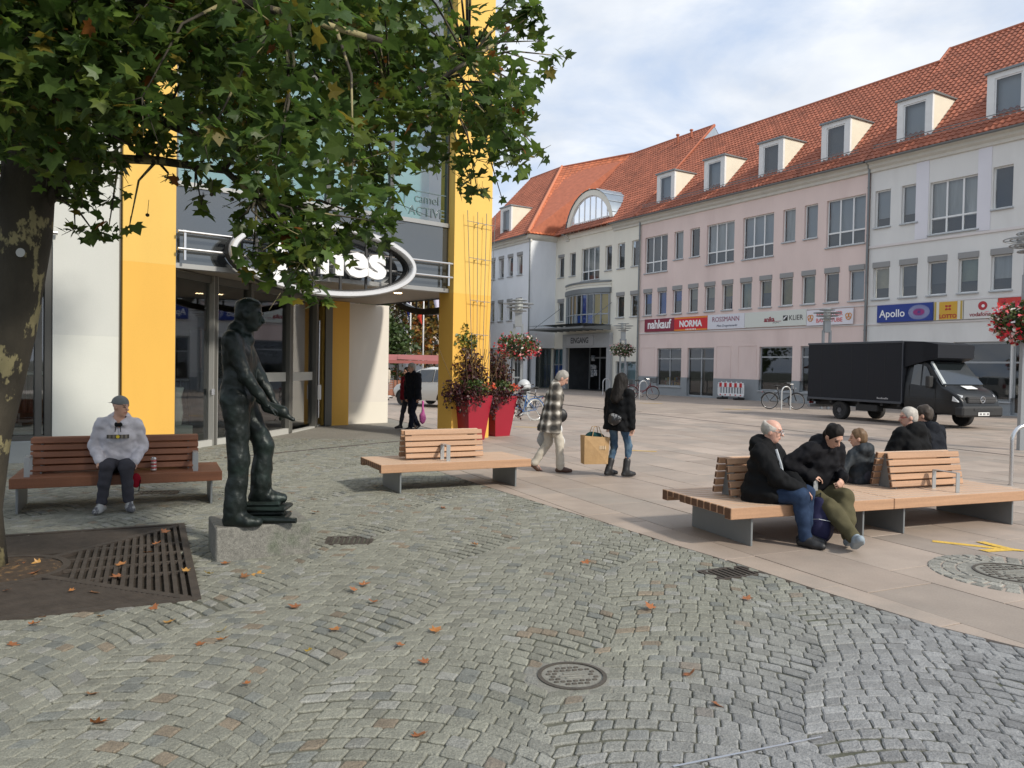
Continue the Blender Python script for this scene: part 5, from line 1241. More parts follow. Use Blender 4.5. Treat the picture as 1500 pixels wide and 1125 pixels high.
# two men on the far side
f = Fig((0, 0, SZ), (.0, .10, SZ+.52), ((-.12, .45, .085), (.12, .45, .085)), ((-.16, .32, SZ+.05), (.16, .32, SZ+.05)), head=(-62, 8, 0))
P = bpt(bench3, 3.60, 1.02)
m1 = person('grey haired man with glasses and black jacket seated behind the second backrest', P, az3-92, f, dict(bulk=.04, hem=.05, hood=.07, sleeve=.02), dict(bulk=.01), dict(), 'short', tone=(.58, .33, .25), mt=blk, ml=gtr, ms=shb, mh=h_wht, seed=31, group='people sitting on benches')
MB().tube([f.H(-.075, 0, .008), f.H(-.05, .097, .008), f.H(-.012, .108, .006)], .004, 5).build('glasses', flat((.25, .02, .02)), m1)
MB().tube([f.nk+V3(-.07, -.05, .05), f.nk+V3(0, -.085, .05), f.nk+V3(.07, -.05, .05)], .018, 6).build('shirt_collar', mW, m1)
f = Fig((0, 0, SZ), (.0, .10, SZ+.50), ((-.12, .45, .085), (.12, .45, .085)), ((-.16, .32, SZ+.05), (.16, .32, SZ+.05)), head=(-30, 5, 0))
P = bpt(bench3, 4.0, 1.14)
person('dark haired man in navy jacket seated on the far side of the long bench', P, az3-92, f, dict(bulk=.045, hem=.05, sleeve=.02, hood=.03), dict(bulk=.01), dict(), 'short', mt=navy, ml=gtr, ms=shb, mh=mat('dark_brown_hair', (.035, .024, .016), .6, var=.3, vs=40), seed=37, scale=1.03, group='people sitting on benches')
# woman in plaid coat, walking
def plaid(name):
    m = mat(name, (.10, .098, .09), .95, bump=.3, bs=240); t = m.node_tree; L = t.links; b = t.nodes['Principled BSDF']; tc = N(t, 'ShaderNodeTexCoord'); sp = N(t, 'ShaderNodeSeparateXYZ'); L.new(tc.outputs['Object'], sp.inputs[0])
    def wave(o, per, off=0.): return math_node(t, 'ADD', math_node(t, 'MULTIPLY', math_node(t, 'SINE', math_node(t, 'ADD', math_node(t, 'MULTIPLY', o, 6.283/per), off)), .5), .5)
    xy = math_node(t, 'ADD', math_node(t, 'MULTIPLY', sp.outputs[0], .8), sp.outputs[1])
    s_ = math_node(t, 'MULTIPLY', math_node(t, 'ADD', math_node(t, 'POWER', wave(xy, .155), 1.6), math_node(t, 'POWER', wave(sp.outputs[2], .165, 1.), 1.6)), .5)
    r = N(t, 'ShaderNodeValToRGB'); e = r.color_ramp.elements; e[0].position = .08; e[0].color = (.022, .021, .02, 1); e[1].position = .9; e[1].color = (.62, .59, .53, 1); k = e.new(.5); k.color = (.15, .135, .115, 1); L.new(s_, r.inputs[0]); L.new(r.outputs[0], b.inputs['Base Color']); return m
f = Fig((0, 0, .95), (.0, .07, 1.45), ((-.06, -.27, .13), (.08, .16, .085)), ((-.20, .04, .76), (.22, .05, .76)), head=(0, 34, 0), toes=((0, .8, -.55), (0, 1, 0)), epole=((-1, -.8, 0), (1, -.8, 0)), headoff=(0, .06, .15), hdir=((0, .15, -1), (0, .15, -1)))
P = gnd(806, 691)
w1 = person('elderly woman with short grey hair walking in black and white plaid coat', P, 92, f, dict(bulk=.03, hem=.25, sleeve=.026, flare=.055, collar=True), dict(bulk=.004, hemcut=.04, flare=.012), dict(), 'collar', tone=(.55, .32, .24), mt=plaid('plaid_wool'), ml=cloth('cream_trousers', (.50, .46, .39)), ms=shbr, mh=h_gry, seed=41, tname='coat', scale=1.0, group='people walking on the square')
fbg = Field(.012); fbg.ell((-.24, .13, .93), (.07, .15, .13), None, .04); fbg.build('shoulder_bag', shb, w1); MB().tube([(-.24, .05, 1.0), (-.20, .02, 1.42), (-.24, .2, 1.0)], .01, 6).build('bag_strap', shb, w1)
pb = thing('carrier_bag', 'crumpled translucent grey plastic bag carried by the woman in the plaid coat', 'bag', P+V3(-.07, .20, .50), -R(92)); fp = Field(.012); fp.ell((0, -.02, .03), (.06, .13, .16), None, .05).cone((0, 0, .15), (0, .03, .30), .06, .02).build('bag_body', mat('grey_plastic', (.33, .34, .34), .35), pb, noise=((.012, 28, (1, 1, 1)),))
pb2 = thing('carrier_bag', 'white plastic bag hanging in front of the cream trousers', 'bag', P+V3(.16, -.02, .50), -R(92)); fp = Field(.012); fp.ell((0, 0, .02), (.05, .07, .13), None, .05).cone((0, 0, .12), (0, 0, .27), .04, .02).build('bag_body', mat('white_plastic', (.62, .63, .63), .35), pb2, noise=((.010, 28, (1, 1, 1)),))
# woman with paper bag
f = Fig((0, 0, .95), (.02, .03, 1.46), ((-.13, -.05, .095), (.15, .05, .095)), ((-.30, .16, .80), (.27, .02, .76)), head=(12, 8, 0), toes=((.25, 1, 0), (.35, 1, 0)), epole=((-1, -.6, 0), (1, -.8, 0)), hdir=((0, .2, -1), (0, .1, -1)), kpoles=((0, 1, 0), (.2, 1, 0)))
P = gnd(903, 698)
w2 = person('woman with long black hair, black jacket and jeans seen from behind, carrying a paper bag', P, 40, f, dict(bulk=.022, hem=.14, sleeve=.018, flare=.025, hood=.0), dict(bulk=-.008, hemcut=.15), dict(bulk=.006, boot=.42), 'long', mt=blk, ml=cloth('mid_denim', (.045, .085, .14), .85, col2=(.10, .16, .22), c2s=5), ms=shb, mh=h_dk, seed=43, scale=.955, group='people walking on the square', boots=True)
fbg = Field(.012); fbg.ell((.06, -.19, .98), (.13, .055, .10), None, .04); fbg.build('shoulder_bag', mat('sequin_black', (.03, .03, .032), .3, col2=(.25, .25, .25), c2s=16, c2p=(.58, .62)), w2, noise=((.008, 40, (1, 1, 1)),))
ha = gnd(868, 671)
pg = thing('paper_bag', 'large brown paper carrier bag held by the woman with black hair', 'bag', np.array([P[0]-.36, P[1]+.03, .20]), R(14)); mb = MB()
w_, d_, h_ = .20, .085, .46; mb.add([(-w_, -d_, 0), (w_, -d_, .0), (w_, d_, .0), (-w_, d_, 0), (-w_-.01, -d_-.02, h_), (w_+.02, -d_-.02, h_-.03), (w_+.02, d_+.02, h_-.03), (-w_-.01, d_+.02, h_), (0, -d_-.035, h_*.5), (0, d_+.035, h_*.5)], [(0, 3, 2, 1), (0, 1, 8), (1, 5, 8), (5, 4, 8), (4, 0, 8), (1, 2, 6, 5), (2, 3, 9), (3, 7, 9), (7, 6, 9), (6, 2, 9), (3, 0, 4, 7)])
mb.build('bag_body', mat('kraft_paper', (.40, .255, .12), .75, var=.15, vs=7, bump=.3, bs=14), pg); [MB().box(.04+q*.03, .06+q*.03, -d_-.037, -d_-.025, .24, .30).build('print', flat((.55, .42, .27)), pg) for q in range(4)]
fq = Field(.012); fq.ell((.0, 0, h_-.02), (.17, .07, .07), None, .04); fq.build('contents', cloth('dark_teal_cloth', (.01, .045, .045)), pg, noise=((.012, 30, (1, 1, 1)),))
for y in (-.1, .1): MB().tube([(-.08, y, h_-.03), (-.03, y*.5, h_+.14), (.05, y*.5, h_+.14), (.10, y, h_-.04)], .006, 5).build('bag_handle', mat('kraft_paper', (.40, .255, .12)), pg)
# couple coming through the passage
f = Fig((0, 0, .95), (.0, .05, 1.47), ((-.10, .20, .085), (.09, -.22, .12)), ((-.24, .10, .80), (.25, .06, .78)), head=(20, 10, 0), toes=((0, 1, 0), (0, .9, -.4)))
P = gnd(606, 630)
person('man in dark jacket walking through the passage beside the white car', P, 222, f, dict(bulk=.035, hem=.14, sleeve=.025), dict(bulk=.008, hemcut=.03), dict(), 'short', mt=navy, ml=cloth('navy_trousers', (.012, .015, .028)), ms=shb, mh=h_gry, seed=53, vox=.018, scale=1.02, group='people walking on the square')
P2_ = P+V3(-.20, .45, 0)
person('woman in dark red jacket walking half hidden beside the man in the passage', P2_, 225, Fig((0, 0, .95), (.0, .05, 1.47), ((-.10, -.20, .12), (.09, .22, .085)), ((-.24, .10, .80), (.25, .06, .78)), head=(0, 5, 0)), dict(bulk=.03, hem=.12, sleeve=.02), dict(hemcut=.03), dict(), 'short', mt=cloth('dark_red_cloth', (.20, .012, .025)), ml=gtr, ms=shb, mh=h_dk, seed=59, vox=.018, scale=.95, group='people walking on the square')
pk_ = thing('carrier_bag', 'pink plastic bag carried by the man in the passage', 'bag', P+V3(.22, .12, .30), 0); fp = Field(.016); fp.ell((0, 0, .02), (.09, .07, .18), None, .05).cone((0, 0, .15), (0, 0, .46), .05, .02).build('bag_body', mat('pink_plastic', (.55, .12, .36), .4), pk_, noise=((.012, 28, (1, 1, 1)),))
# ------------------------------------------------------------ bronze statue
m_brz = mat('patinated_bronze', (.007, .012, .0105), .45, metal=.4, var=.35, vs=5, bump=.25, bs=34, col2=(.017, .03, .026), c2s=6, c2p=(.5, .72), spec=.6)
st_az = 84.
PT = [gnd(x, y)[:2] for x, y in ((316, 823), (455, 810))]
pax = PT[1]-PT[0]; plw = float(np.hypot(*pax)); prz = math.atan2(pax[1], pax[0]); PLD, PLH = .62, .29
plc = (PT[0]+PT[1])/2+np.array([-math.sin(prz), math.cos(prz)])*PLD/2
pl = thing('statue_plinth', 'low rectangular grey granite plinth under the bronze statue', 'plinth', (*plc, 0), prz)
MB().bbox(-plw/2, plw/2, -PLD/2, PLD/2, -.03, PLH, .012).build('granite_block', mat('grey_granite', (.17, .165, .145), .7, var=.35, vs=30, bump=.3, bs=60, fine=.35, fs=120, col2=(.10, .115, .08), c2s=2.2, c2p=(.55, .7)), pl)
RECTS.append(rect(plc, pax/plw, plw, PLD))
sfe = gnd(352, 768, PLH)
stt = thing('bronze_statue', 'dark bronze statue of a man in work clothes, one foot raised on stacked slabs', 'statue', (sfe[0]-.02, sfe[1]+.05, PLH), -R(st_az))
f = Fig((0, -.02, .95), (0, -.035, 1.45), ((-.13, .115, .215), (.10, -.02, .075)), ((-.13, .24, .88), (.14, .22, .91)), head=(0, 13, 0), toes=((-.1, 1, 0), (.1, 1, 0)), epole=((-1, -.5, -.2), (1, -.7, -.3)), hdir=((.3, .8, -.5), (-.25, .8, -.55)), headoff=(0, .075, .155), curl=.9, ll=(.87, .985))
fs_ = f.body(.0085)
for src in (f.top(.0085, bulk=-.010, hem=.02, sleeve=-.004, collar=True, cuff=-.35), f.legs(.0085, bulk=.004, hemcut=.05, flare=.024), f.shoe(0, .0085, bulk=.008), f.shoe(1, .0085, bulk=.008)):
    fs_.pr += src.pr
fs_.ell(f.H(0, -.032, .045), (.080, .090, .080), f.HR, .03).ell(f.H(0, -.07, -.02), (.06, .04, .06), f.HR, .03).ell(f.H(.03, .03, .095), (.045, .045, .022), f.HR, .03)
fs_.ell(f.nk+V3(0, .075, -.05), (.05, .05, .05), None, .04)
fs_.clip((0, 0, 0), (0, 0, -1))
so_ = fs_.build('statue_figure', m_brz, stt, noise=((.004, 20, (.6, .6, 1.2)), (.003, 48, (1, 1, 1)), (.0018, 120, (1, 1, 1))), seed=5, relax=1)
stt.scale = (1.18,)*3
hd_ = (f.wr[0]+f.wr[1])/2+V3(0, .07, -.05)
fc = Field(.008); fc.cone(hd_+V3(0, -.16, .085), hd_+V3(.02, .10, -.06), .026, .016).cone(hd_+V3(0, -.10, .03), hd_+V3(.01, .02, .0), .04, .045).build('tool', m_brz, stt)
for i, (y0, y1, x0, x1, z0_, z1_, a) in enumerate(((-.06, .34, -.27, -.02, .003, .045, 0), (.03, .32, -.28, -.03, .046, .085, 5), (.02, .34, -.26, -.01, .086, .12, -4), (.03, .29, -.27, -.02, .121, .155, 3))):
    MB().bbox(x0, x1, y0+.0, y1+.0, z0_, z1_, .012, M=Matrix.Rotation(R(a), 4, 'Z')).build('stacked_slab', m_brz, stt)
MB().tube([(.02, .17, .03), (.06, .43, .03)], [.026, .022], 8).build('roll', m_brz, stt)
# can and pouch on the dark bench
cn = thing('drink_can', 'red and white drinks can standing on the dark bench', 'can', bpt(benchL, LL*.655, .22, SEAT), 0); mb = MB()
for i in range(7): mb.lathe([(.033, .012+i*.021), (.033, .012+(i+1)*.021)], 20, col=((.55, .5, .48), (.45, .08, .08))[i % 2])
mb.build('can_body', mat('can_print', (1, 1, 1), .3, metal=.3, attr=True), cn, smooth=True); MB().lathe([(0, 0), (.026, 0), (.033, .013)], 20).lathe([(.033, .158), (.027, .168), (.024, .165), (0, .165)], 20).build('can_end', m_steel, cn)
rd = thing('red_pouch', 'small red strap bag hanging over the front edge of the dark bench', 'bag', bpt(benchL, LL*.572, -.018, SEAT-.16), benchL.rotation_euler[2]); fr_ = Field(.008); fr_.ell((0, 0, .09), (.055, .016, .09), None, .02).build('pouch', cloth('crimson_cloth', (.25, .008, .02)), rd); MB().tube([(-.045, -.012, .10), (-.03, -.015, -.03), (.03, -.015, -.03), (.045, -.012, .10)], .006, 5).build('strap', blk, rd)
# ------------------------------------------------------------ ironwork in the paving
m_iron = mat('cast_iron', (.085, .075, .062), .65, metal=.3, var=.3, vs=12, bump=.3, bs=60)
m_rust = mat('rusty_iron', (.062, .050, .041), .75, metal=.3, var=.3, vs=8, bump=.3, bs=50)
m_mort = mat('mortar', (.20, .195, .17), .9, var=.2, vs=8, bump=.4, bs=40, fine=.25, fs=90)
def manhole(label, c, r, z=.004, pat=True):
    o = thing('manhole_cover', label, 'manhole cover', (*c, z), R(12), 'manhole covers')
    MB().lathe([(r+.10, -.03), (r+.10, -.010), (r+.02, -.004), (r, -.004)], 40).build('collar', m_mort, o)
    MB().lathe([(r+.012, -.02), (r+.012, .002), (r-.01, .004), (r-.01, -.006)], 40).build('rim', m_iron, o); MB().lathe([(r-.01, -.006), (0, -.005)], 40).build('lid', m_iron, o)
    mb = MB(); st = r/5
    for i in range(-5, 6):
        for j in range(-5, 6):
            x, y = i*st+(st/2 if j % 2 else 0), j*st
            if math.hypot(x, y) < r-.05 and not (abs(j) <= 1 and abs(i) <= 2): mb.bbox(x-st*.36, x+st*.36, y-st*.2, y+st*.2, -.006, .003, .003)
    tag(mb.build('lid_pattern', m_iron, o), kind='stuff'); mb = MB()
    for i, w_ in ((-1, .5), (0, .8), (1, .5)): mb.bbox(-r*w_*.5, r*w_*.5, i*st*.8-st*.25, i*st*.8+st*.25, -.006, .002, .003)
    mb.build('lid_plate', m_mort, o); return o
manhole('round iron manhole cover with block pattern set in the cobbles', MANHOLE, .185)
manhole('larger round iron manhole cover ringed by small setts in the slabs', MANHOLE2, .33, .016)
dl = ['narrow rusty drain grate at the edge of the cobbles near the larch bench', 'dark iron drain grate beside the statue plinth', 'drain grate in the shade in front of the dark bench']
for (nm, c, ax, w_, d_), lb in zip(DRAIN, dl):
    o = thing(nm, lb, 'drain', (*c, -.004), math.atan2(ax[1], ax[0]), 'drain grates in the paving')
    MB().box(-w_/2-.06, w_/2+.06, -d_/2-.06, d_/2+.06, -.03, -.0075).build('bed', m_mort, o)
    mb = MB(); mb.box(-w_/2, w_/2, -d_/2, -d_/2+.03, -.02, .004).box(-w_/2, w_/2, d_/2-.03, d_/2, -.02, .004).box(-w_/2, -w_/2+.03, -d_/2+.03, d_/2-.03, -.02, .004).box(w_/2-.03, w_/2, -d_/2+.03, d_/2-.03, -.02, .004); mb.build('frame', m_rust, o)
    MB().box(-w_/2+.02, w_/2-.02, -d_/2+.02, d_/2-.02, -.016, -.0065).build('pit', mat('pit_black', (.006, .006, .005), 1), o)
    for k in range(8): 
        x = -w_/2+.055+k*(w_-.11)/7; MB().box(x-.013, x+.013, -d_/2+.03, d_/2-.03, -.006, .003).build('bar', m_rust, o)
# tree grate
tg = thing('tree_grate', 'square dark iron tree grate with slotted sectors round the plane tree trunk', 'grate', (*GC, 0), math.atan2(gx[1], gx[0]))
hs = GS/2
MB().box(-hs, hs, -hs, hs, -.05, -.028).build('pit', mat('grate_soil', (.03, .022, .015), 1, var=.4, vs=9, bump=.6, bs=30), tg)
mb = MB(); mb.box(-hs, hs, -hs, -hs+.06, -.03, .009).box(-hs, hs, hs-.06, hs, -.03, .009).box(-hs, -hs+.06, -hs+.06, hs-.06, -.03, .009).box(hs-.06, hs, -hs+.06, hs-.06, -.03, .009); mb.build('outer_frame', m_rust, tg)
for k in range(4):
    M = Matrix.Rotation(k*math.pi/2, 4, 'Z')
    pitch_ = .062 if k in (0, ) else .036; bw_ = .032 if k == 0 else .024
    n = int((hs-.52)/pitch_)
    for i in range(n):
        x = hs-.10-i*pitch_; h_ = x-.05
        MB().box(x-bw_/2, x+bw_/2, -h_, h_, -.028, .0, M=M).build('grate_bar', m_rust, tg)
    for y in ((-.55, -.18, .18, .55) if k == 0 else (-.5, 0, .5)): MB().box(max(.46, abs(y)+.06), hs-.06, y-.018, y+.018, -.026, -.002, M=M).build('rib', m_rust, tg)
    MB().box(.40, hs*1.38, -.035, .035, -.029, .002, M=Matrix.Rotation(R(45)+k*math.pi/2, 4, 'Z')).build('diagonal_rib', m_rust, tg)
MB().lathe([(.44, -.03), (.44, .004), (.50, .004), (.50, -.03)], 40).build('inner_ring', m_rust, tg)
MB().lathe([(.44, -.005), (.3, .015), (0, .03)], 30).build('soil', mat('litter_soil', (.05, .033, .02), 1, var=.5, vs=14, bump=.8, bs=30, col2=(.13, .075, .03), c2s=14, c2p=(.58, .64)), tg)
# slot drains and metal strip
m_slot = mat('slot_drain', (.10, .085, .075), .7, metal=.3, var=.2)
def strip(name, label, pts, w_, m, z=.003, cat='drain'):
    A, B = gnd(*pts[0])[:2], gnd(*pts[1])[:2]; d = B-A; L_ = float(np.hypot(*d)); o = thing(name, label, cat, (*A, z), math.atan2(d[1], d[0]))
    n = max(1, int(L_/1.0))
    for i in range(n): MB().box(i*L_/n+.004, (i+1)*L_/n-.004, -w_/2, w_/2, -.02, 0).build('section', m, o)
    return o
strip('slot_drain', 'long dark slot drain running across the slabs in front of the parked truck', ((760, 585), (1560, 676)), .11, m_slot)
strip('slot_drain', 'thin slot drain across the shop forecourt behind the benches', ((330, 671), (650, 640)), .06, m_slot, .008)
strip('metal_edge_strip', 'thin bright metal strip let into the cobbles', ((985, 1125), (1205, 1081)), .012, m_steel, .008, 'strip'); 
# painted arrows
m_yp = mat('yellow_road_paint', (.62, .40, .06), .7, var=.15, vs=6, fine=.3, fs=50)
def arrow(label, px, az, s_=1., simple=False):
    c = gnd(*px); o = thing('ground_marking', label, 'marking', (c[0], c[1], .0035), R(90-az), 'yellow paint markings')
    mb = MB(); p = [(-.5, -.045), (.22, -.045), (.22, .045), (-.5, .045)]
    mb.prism([(x*s_, y*s_) for x, y in p], 0, .002, axis='z')
    if not simple:
        for sg in (-1, 1): mb.prism([(x*s_, sg*y*s_) for x, y in ((.32, -.02), (.20, .05), (-.02, .26), (-.10, .20), (.18, -.06))], 0.0022 if sg < 0 else .0043, .004 if sg < 0 else .006, axis='z')
    mb.build('paint', m_yp, o)
arrow('yellow painted arrow on the slabs near the steel hoop', (1448, 802), 118, 1.)
arrow('small yellow paint dash on the slabs behind the woman with the paper bag', (948, 661), 100, .9, True); arrow('yellow paint dash between the bicycles and the plaid coat', (779, 626), 95, 1., True)
arrow('faint yellow paint dash near the red bicycle', (960, 591), 100, 1.6, True); arrow('faint yellow paint dash in front of the red and white barrier', (1088, 600), 100, 1.6, True)
# ------------------------------------------------------------ hoops
def hoop(label, P, rz, h_=.85, w_=.45, r=.025, m=None, group='bicycle stands'):
    o = thing('bicycle_stand', label, 'bicycle stand', (P[0], P[1], 0), rz, group)
    pts = [(-w_/2, 0, -.03), (-w_/2, 0, h_-w_/2)]+[(w_/2*-math.cos(a), 0, h_-w_/2+w_/2*math.sin(a)) for a in np.linspace(.2, math.pi-.2, 9)]+[(w_/2, 0, h_-w_/2), (w_/2, 0, -.03)]
    MB().tube(pts, r, 10).build('bent_tube', m or m_steel, o, auto=50)
    for x in (-w_/2, w_/2): MB().lathe([(.05, 0), (.05, .006), (.0, .006)], 14, (x, 0, 0)).build('foot_plate', m or m_steel, o)
    return o
P = gnd(1479, 710); hoop('stainless steel hoop stand behind the long larch bench', (P[0]+.22, P[1]), R(12), .95, .48, .032)
m_hw = mat('pale_tube', (.55, .56, .56), .35, metal=.3)
for px, lb in (((888, 578), 'pale hoop stand in front of the dark main entrance'), ((915, 581), 'pale hoop stand beside the thin lamp post'), ((942, 585), 'pale hoop stand holding the red bicycle'), ((1151, 600), 'pale hoop stand holding the black bicycle')):
    P = gnd(*px); hoop(lb, P, R(20), 1.05, .5, .03, m_hw)
P = gnd(771, 606); hoop('pale hoop stand behind the bicycles by the planters', P, R(70), .95, .5, .03, m_hw)
# ------------------------------------------------------------ bicycles
m_tyre = mat('rubber_tyre', (.02, .02, .02), .8); m_rim = mat('bright_rim', (.5, .5, .5), .3, metal=.9)
def bicycle(label, P, az, frame_col, scale=1., basket=False, step=False, tyrem=None, lean=4):
    o = thing('bicycle', label, 'bicycle', (P[0], P[1], 0), R(90-az), 'parked bicycles'); o.rotation_euler[0] = R(lean); o.scale = (scale,)*3
    mf = mat('bike_paint_%02x%02x%02x' % tuple(int(255*c) for c in frame_col), frame_col, .35, coat=.3)
    r = .335
    for x in (-.52, .54):
        w_ = MB().torus(r-.016, .018, (x, 0, r), 'y', 32, 8).build('wheel', tyrem or m_tyre, o, smooth=True)
        MB().torus(r-.04, .010, (x, 0, r), 'y', 32, 6).build('rim', m_rim, w_, smooth=True)
        mb = MB()
        for k in range(18):
            a = 2*math.pi*k/18; mb.tube([(x+.02*math.cos(a+.5), .015*(-1)**k, r+.02*math.sin(a+.5)), (x+(r-.045)*math.cos(a), 0, r+(r-.045)*math.sin(a))], .0022, 3, cap=False)
        mb.build('spokes', m_rim, w_); MB().lathe([(.022, -.045), (.022, .045)], 10, (x, 0, r), 'y').build('hub', m_rim, w_)
        MB().torus(r+.022, .018, (x, 0, r), 'y', 14, 5, R(15) if x < 0 else R(40), R(165)).build('mudguard', mf, o)
    bb = (-.08, 0, .29); st_ = (-.22, 0, .80); hd1, hd2 = (.40, 0, .84), (.43, 0, .68)
    mb = MB(); mb.tube([bb, st_], .018).tube([bb, hd2], .021)
    if step: mb.tube([(-.12, 0, .42), (.15, 0, .45), (.41, 0, .76)], .018)
    else: mb.tube([(-.20, 0, .74), hd1], .018)
    mb.tube([hd1, hd2], .022).tube([bb, (-.52, .05, r)], .010).tube([bb, (-.52, -.05, r)], .010).tube([(-.2, 0, .72), (-.52, .05, r)], .009).tube([(-.2, 0, .72), (-.52, -.05, r)], .009); mb.build('frame', mf, o, auto=50)
    MB().tube([hd2, (.44, .05, .62), (.54, .055, r)], .012).tube([hd2, (.44, -.05, .62), (.54, -.055, r)], .012).build('fork', mf, o)
    MB().tube([(.40, 0, .83), (.37, 0, 1.02)], .013).tube([(.20, -.29, 1.06), (.34, -.22, 1.06), (.38, -.08, 1.02), (.38, .08, 1.02), (.34, .22, 1.06), (.20, .29, 1.06)], .012).build('handlebar', m_rim, o)
    for y in (-1, 1): MB().tube([(.20, .29*y, 1.06), (.10, .295*y, 1.055)], .017).build('grip', m_tyre, o)
    MB().tube([(-.21, 0, .74), (-.235, 0, .93)], .013).build('seat_post', m_rim, o)
    fs = Field(.012); fs.ell((-.28, 0, .955), (.09, .085, .03), None, .03).cone((-.26, 0, .955), (-.10, 0, .955), .045, .02).build('saddle', m_tyre, o)
    MB().lathe([(.085, -.006), (.085, .006)], 24, (bb[0], -.045, bb[2]), 'y').build('chainring', m_rim, o)
    MB().tube([bb, (.03, -.09, .17)], .009).tube([bb, (-.19, .09, .41)], .009).build('crank', m_rim, o)
    for c in ((.03, -.13, .17), (-.19, .13, .41)): MB().box(c[0]-.045, c[0]+.045, c[1]-.04, c[1]+.04, c[2]-.01, c[2]+.01).build('pedal', m_tyre, o)
    mb = MB()
    for y in (-.06, -.02, .02, .06): mb.tube([(-.80, y, .74), (-.36, y, .745)], .006, 5)
    mb.tube([(-.78, .06, .74), (-.52, .06, r)], .006, 5).tube([(-.78, -.06, .74), (-.52, -.06, r)], .006, 5).tube([(-.8, -.06, .74), (-.8, .06, .74)], .006, 5); mb.build('carrier', mf, o)
    MB().lathe([(.03, 0), (.035, .04), (.0, .05)], 12, (.47, 0, .86), 'x').build('headlamp', m_rim, o); MB().box(-.83, -.81, -.03, .03, .68, .72).build('tail_lamp', flat((.3, .01, .01)), o)
    if basket:
        for x0_, z0_, nm in ((.42, .86, 'basket'), (-.80, .76, 'basket')):
            bk = MB()
            for z in np.linspace(z0_, z0_+.22, 5): bk.torus(.17, .006, (x0_+.15, 0, z), 'z', 20, 5, ry=.15)
            for k in range(20):
                a = 2*math.pi*k/20; bk.tube([(x0_+.15+.15*math.cos(a), .13*math.sin(a), z0_), (x0_+.15+.175*math.cos(a), .155*math.sin(a), z0_+.22)], .004, 4)
            bk.lathe([(.15, z0_), (0, z0_)], 20, (x0_+.15, 0, 0)); bk.build(nm, mat('black_wire', (.025, .025, .025), .5), o)
    MB().tube([(-.15, .03, .28), (-.22, .18, -.0)], .009).build('kickstand', m_rim, o)
    return o
bicycle('black bicycle leaning at a hoop stand near the truck', gnd(1146, 599.5), 97, (.012, .012, .013), 1.12)
bicycle('dark red step-through bicycle with black wire baskets at the cream building', gnd(940, 585), 97, (.13, .012, .02), 1.12, True, True)
white_t = mat('cream_tyre', (.42, .41, .38), .7)
bicycle('blue bicycle with pale tyres parked beside the red planters', gnd(764, 617), 235, (.02, .09, .25), 1.05, False, False, white_t)
bicycle('black bicycle parked behind the pale tyred bicycle', gnd(778, 610), 232, (.015, .015, .016), 1.05)
# litter bin with domed top
P = gnd(767, 606); lb = thing('litter_bin', 'silver domed litter bin behind the bicycles', 'litter bin', P, 0)
MB().lathe([(.24, 0), (.24, .95), (.24, .95)], 24).build('bin_body', mat('bin_grey', (.40, .42, .43), .4, metal=.4), lb, auto=40); MB().lathe([(.25, .96)]+[(.25*math.cos(a), 1.0+.28*math.sin(a)) for a in np.linspace(0, math.pi/2, 8)], 24).build('bin_dome', mat('bin_silver', (.48, .50, .51), .5, metal=.1), lb, smooth=True); MB().box(-.12, .12, -.255, -.235, .72, .9).build('bin_slot', mK, lb)
# ------------------------------------------------------------ barrier
P = gnd(1070, 585); br = thing('traffic_barrier', 'white and red plastic traffic barrier standing against the pink building', 'barrier', P, FRZ)
mWp = mat('white_barrier_plastic', (.74, .74, .73), .45); mRp = flat((.50, .015, .02))
mb = MB(); mb.bbox(-1.0, 1.0, -.03, .03, .72, 1.0, .02).bbox(-1.0, 1.0, -.03, .03, .18, .36, .02); mb.build('rail', mWp, br)
for k in range(9): x = -.88+k*.22; MB().bbox(x-.045, x+.045, -.02, .02, .361, .719, .01).build('bar', mWp, br)
for x in (-.80, -.4, 0, .4, .80): MB().box(x-.10, x+.10, -.034, .034, .735, .985).build('red_panel', mRp, br)
for x in (-.8, -.4, 0, .4, .8): MB().box(x-.05, x+.05, -.034, .034, .23, .30).build('reflector', mRp, br)
for x in (-.75, -.35, .05, .45, .8): MB().bbox(x-.03, x+.03, -.02, .02, 1.0, 1.07, .008).build('lug', mWp, br)
for x in (-.65, .65): MB().bbox(x-.1, x+.1, -.4, .4, .0, .11, .02).build('foot', m_tyre, br); MB().box(x-.04, x+.04, -.018, .018, .1, .19).build('foot_peg', m_tyre, br)
for sx in (-1, 1): MB().bbox(sx*1.0-.05, sx*1.0+.05, -.025, .025, .25, .9, .02).build('end_post', mWp, br)
# ------------------------------------------------------------ truck
A_, B_ = gnd(1228, 614), gnd(1408, 628)
tdir = math.degrees(math.atan2(*(onplane(1408, 627, A_, np.array([0., 1, 0]))-A_)[:2]))
tk = thing('box_truck', 'black box truck with pale paper on its bonnet parked before the grey building', 'truck', A_, R(-67.0))
m_tb = mat('truck_body_black', (.007, .009, .011), .38, var=.1, vs=1.5, coat=.15, spec=.4); m_tbox = mat('truck_box_black', (.0045, .006, .0105), .5, spec=.3, var=.12, vs=.6); m_trim = mat('truck_trim', (.02, .02, .02), .7)
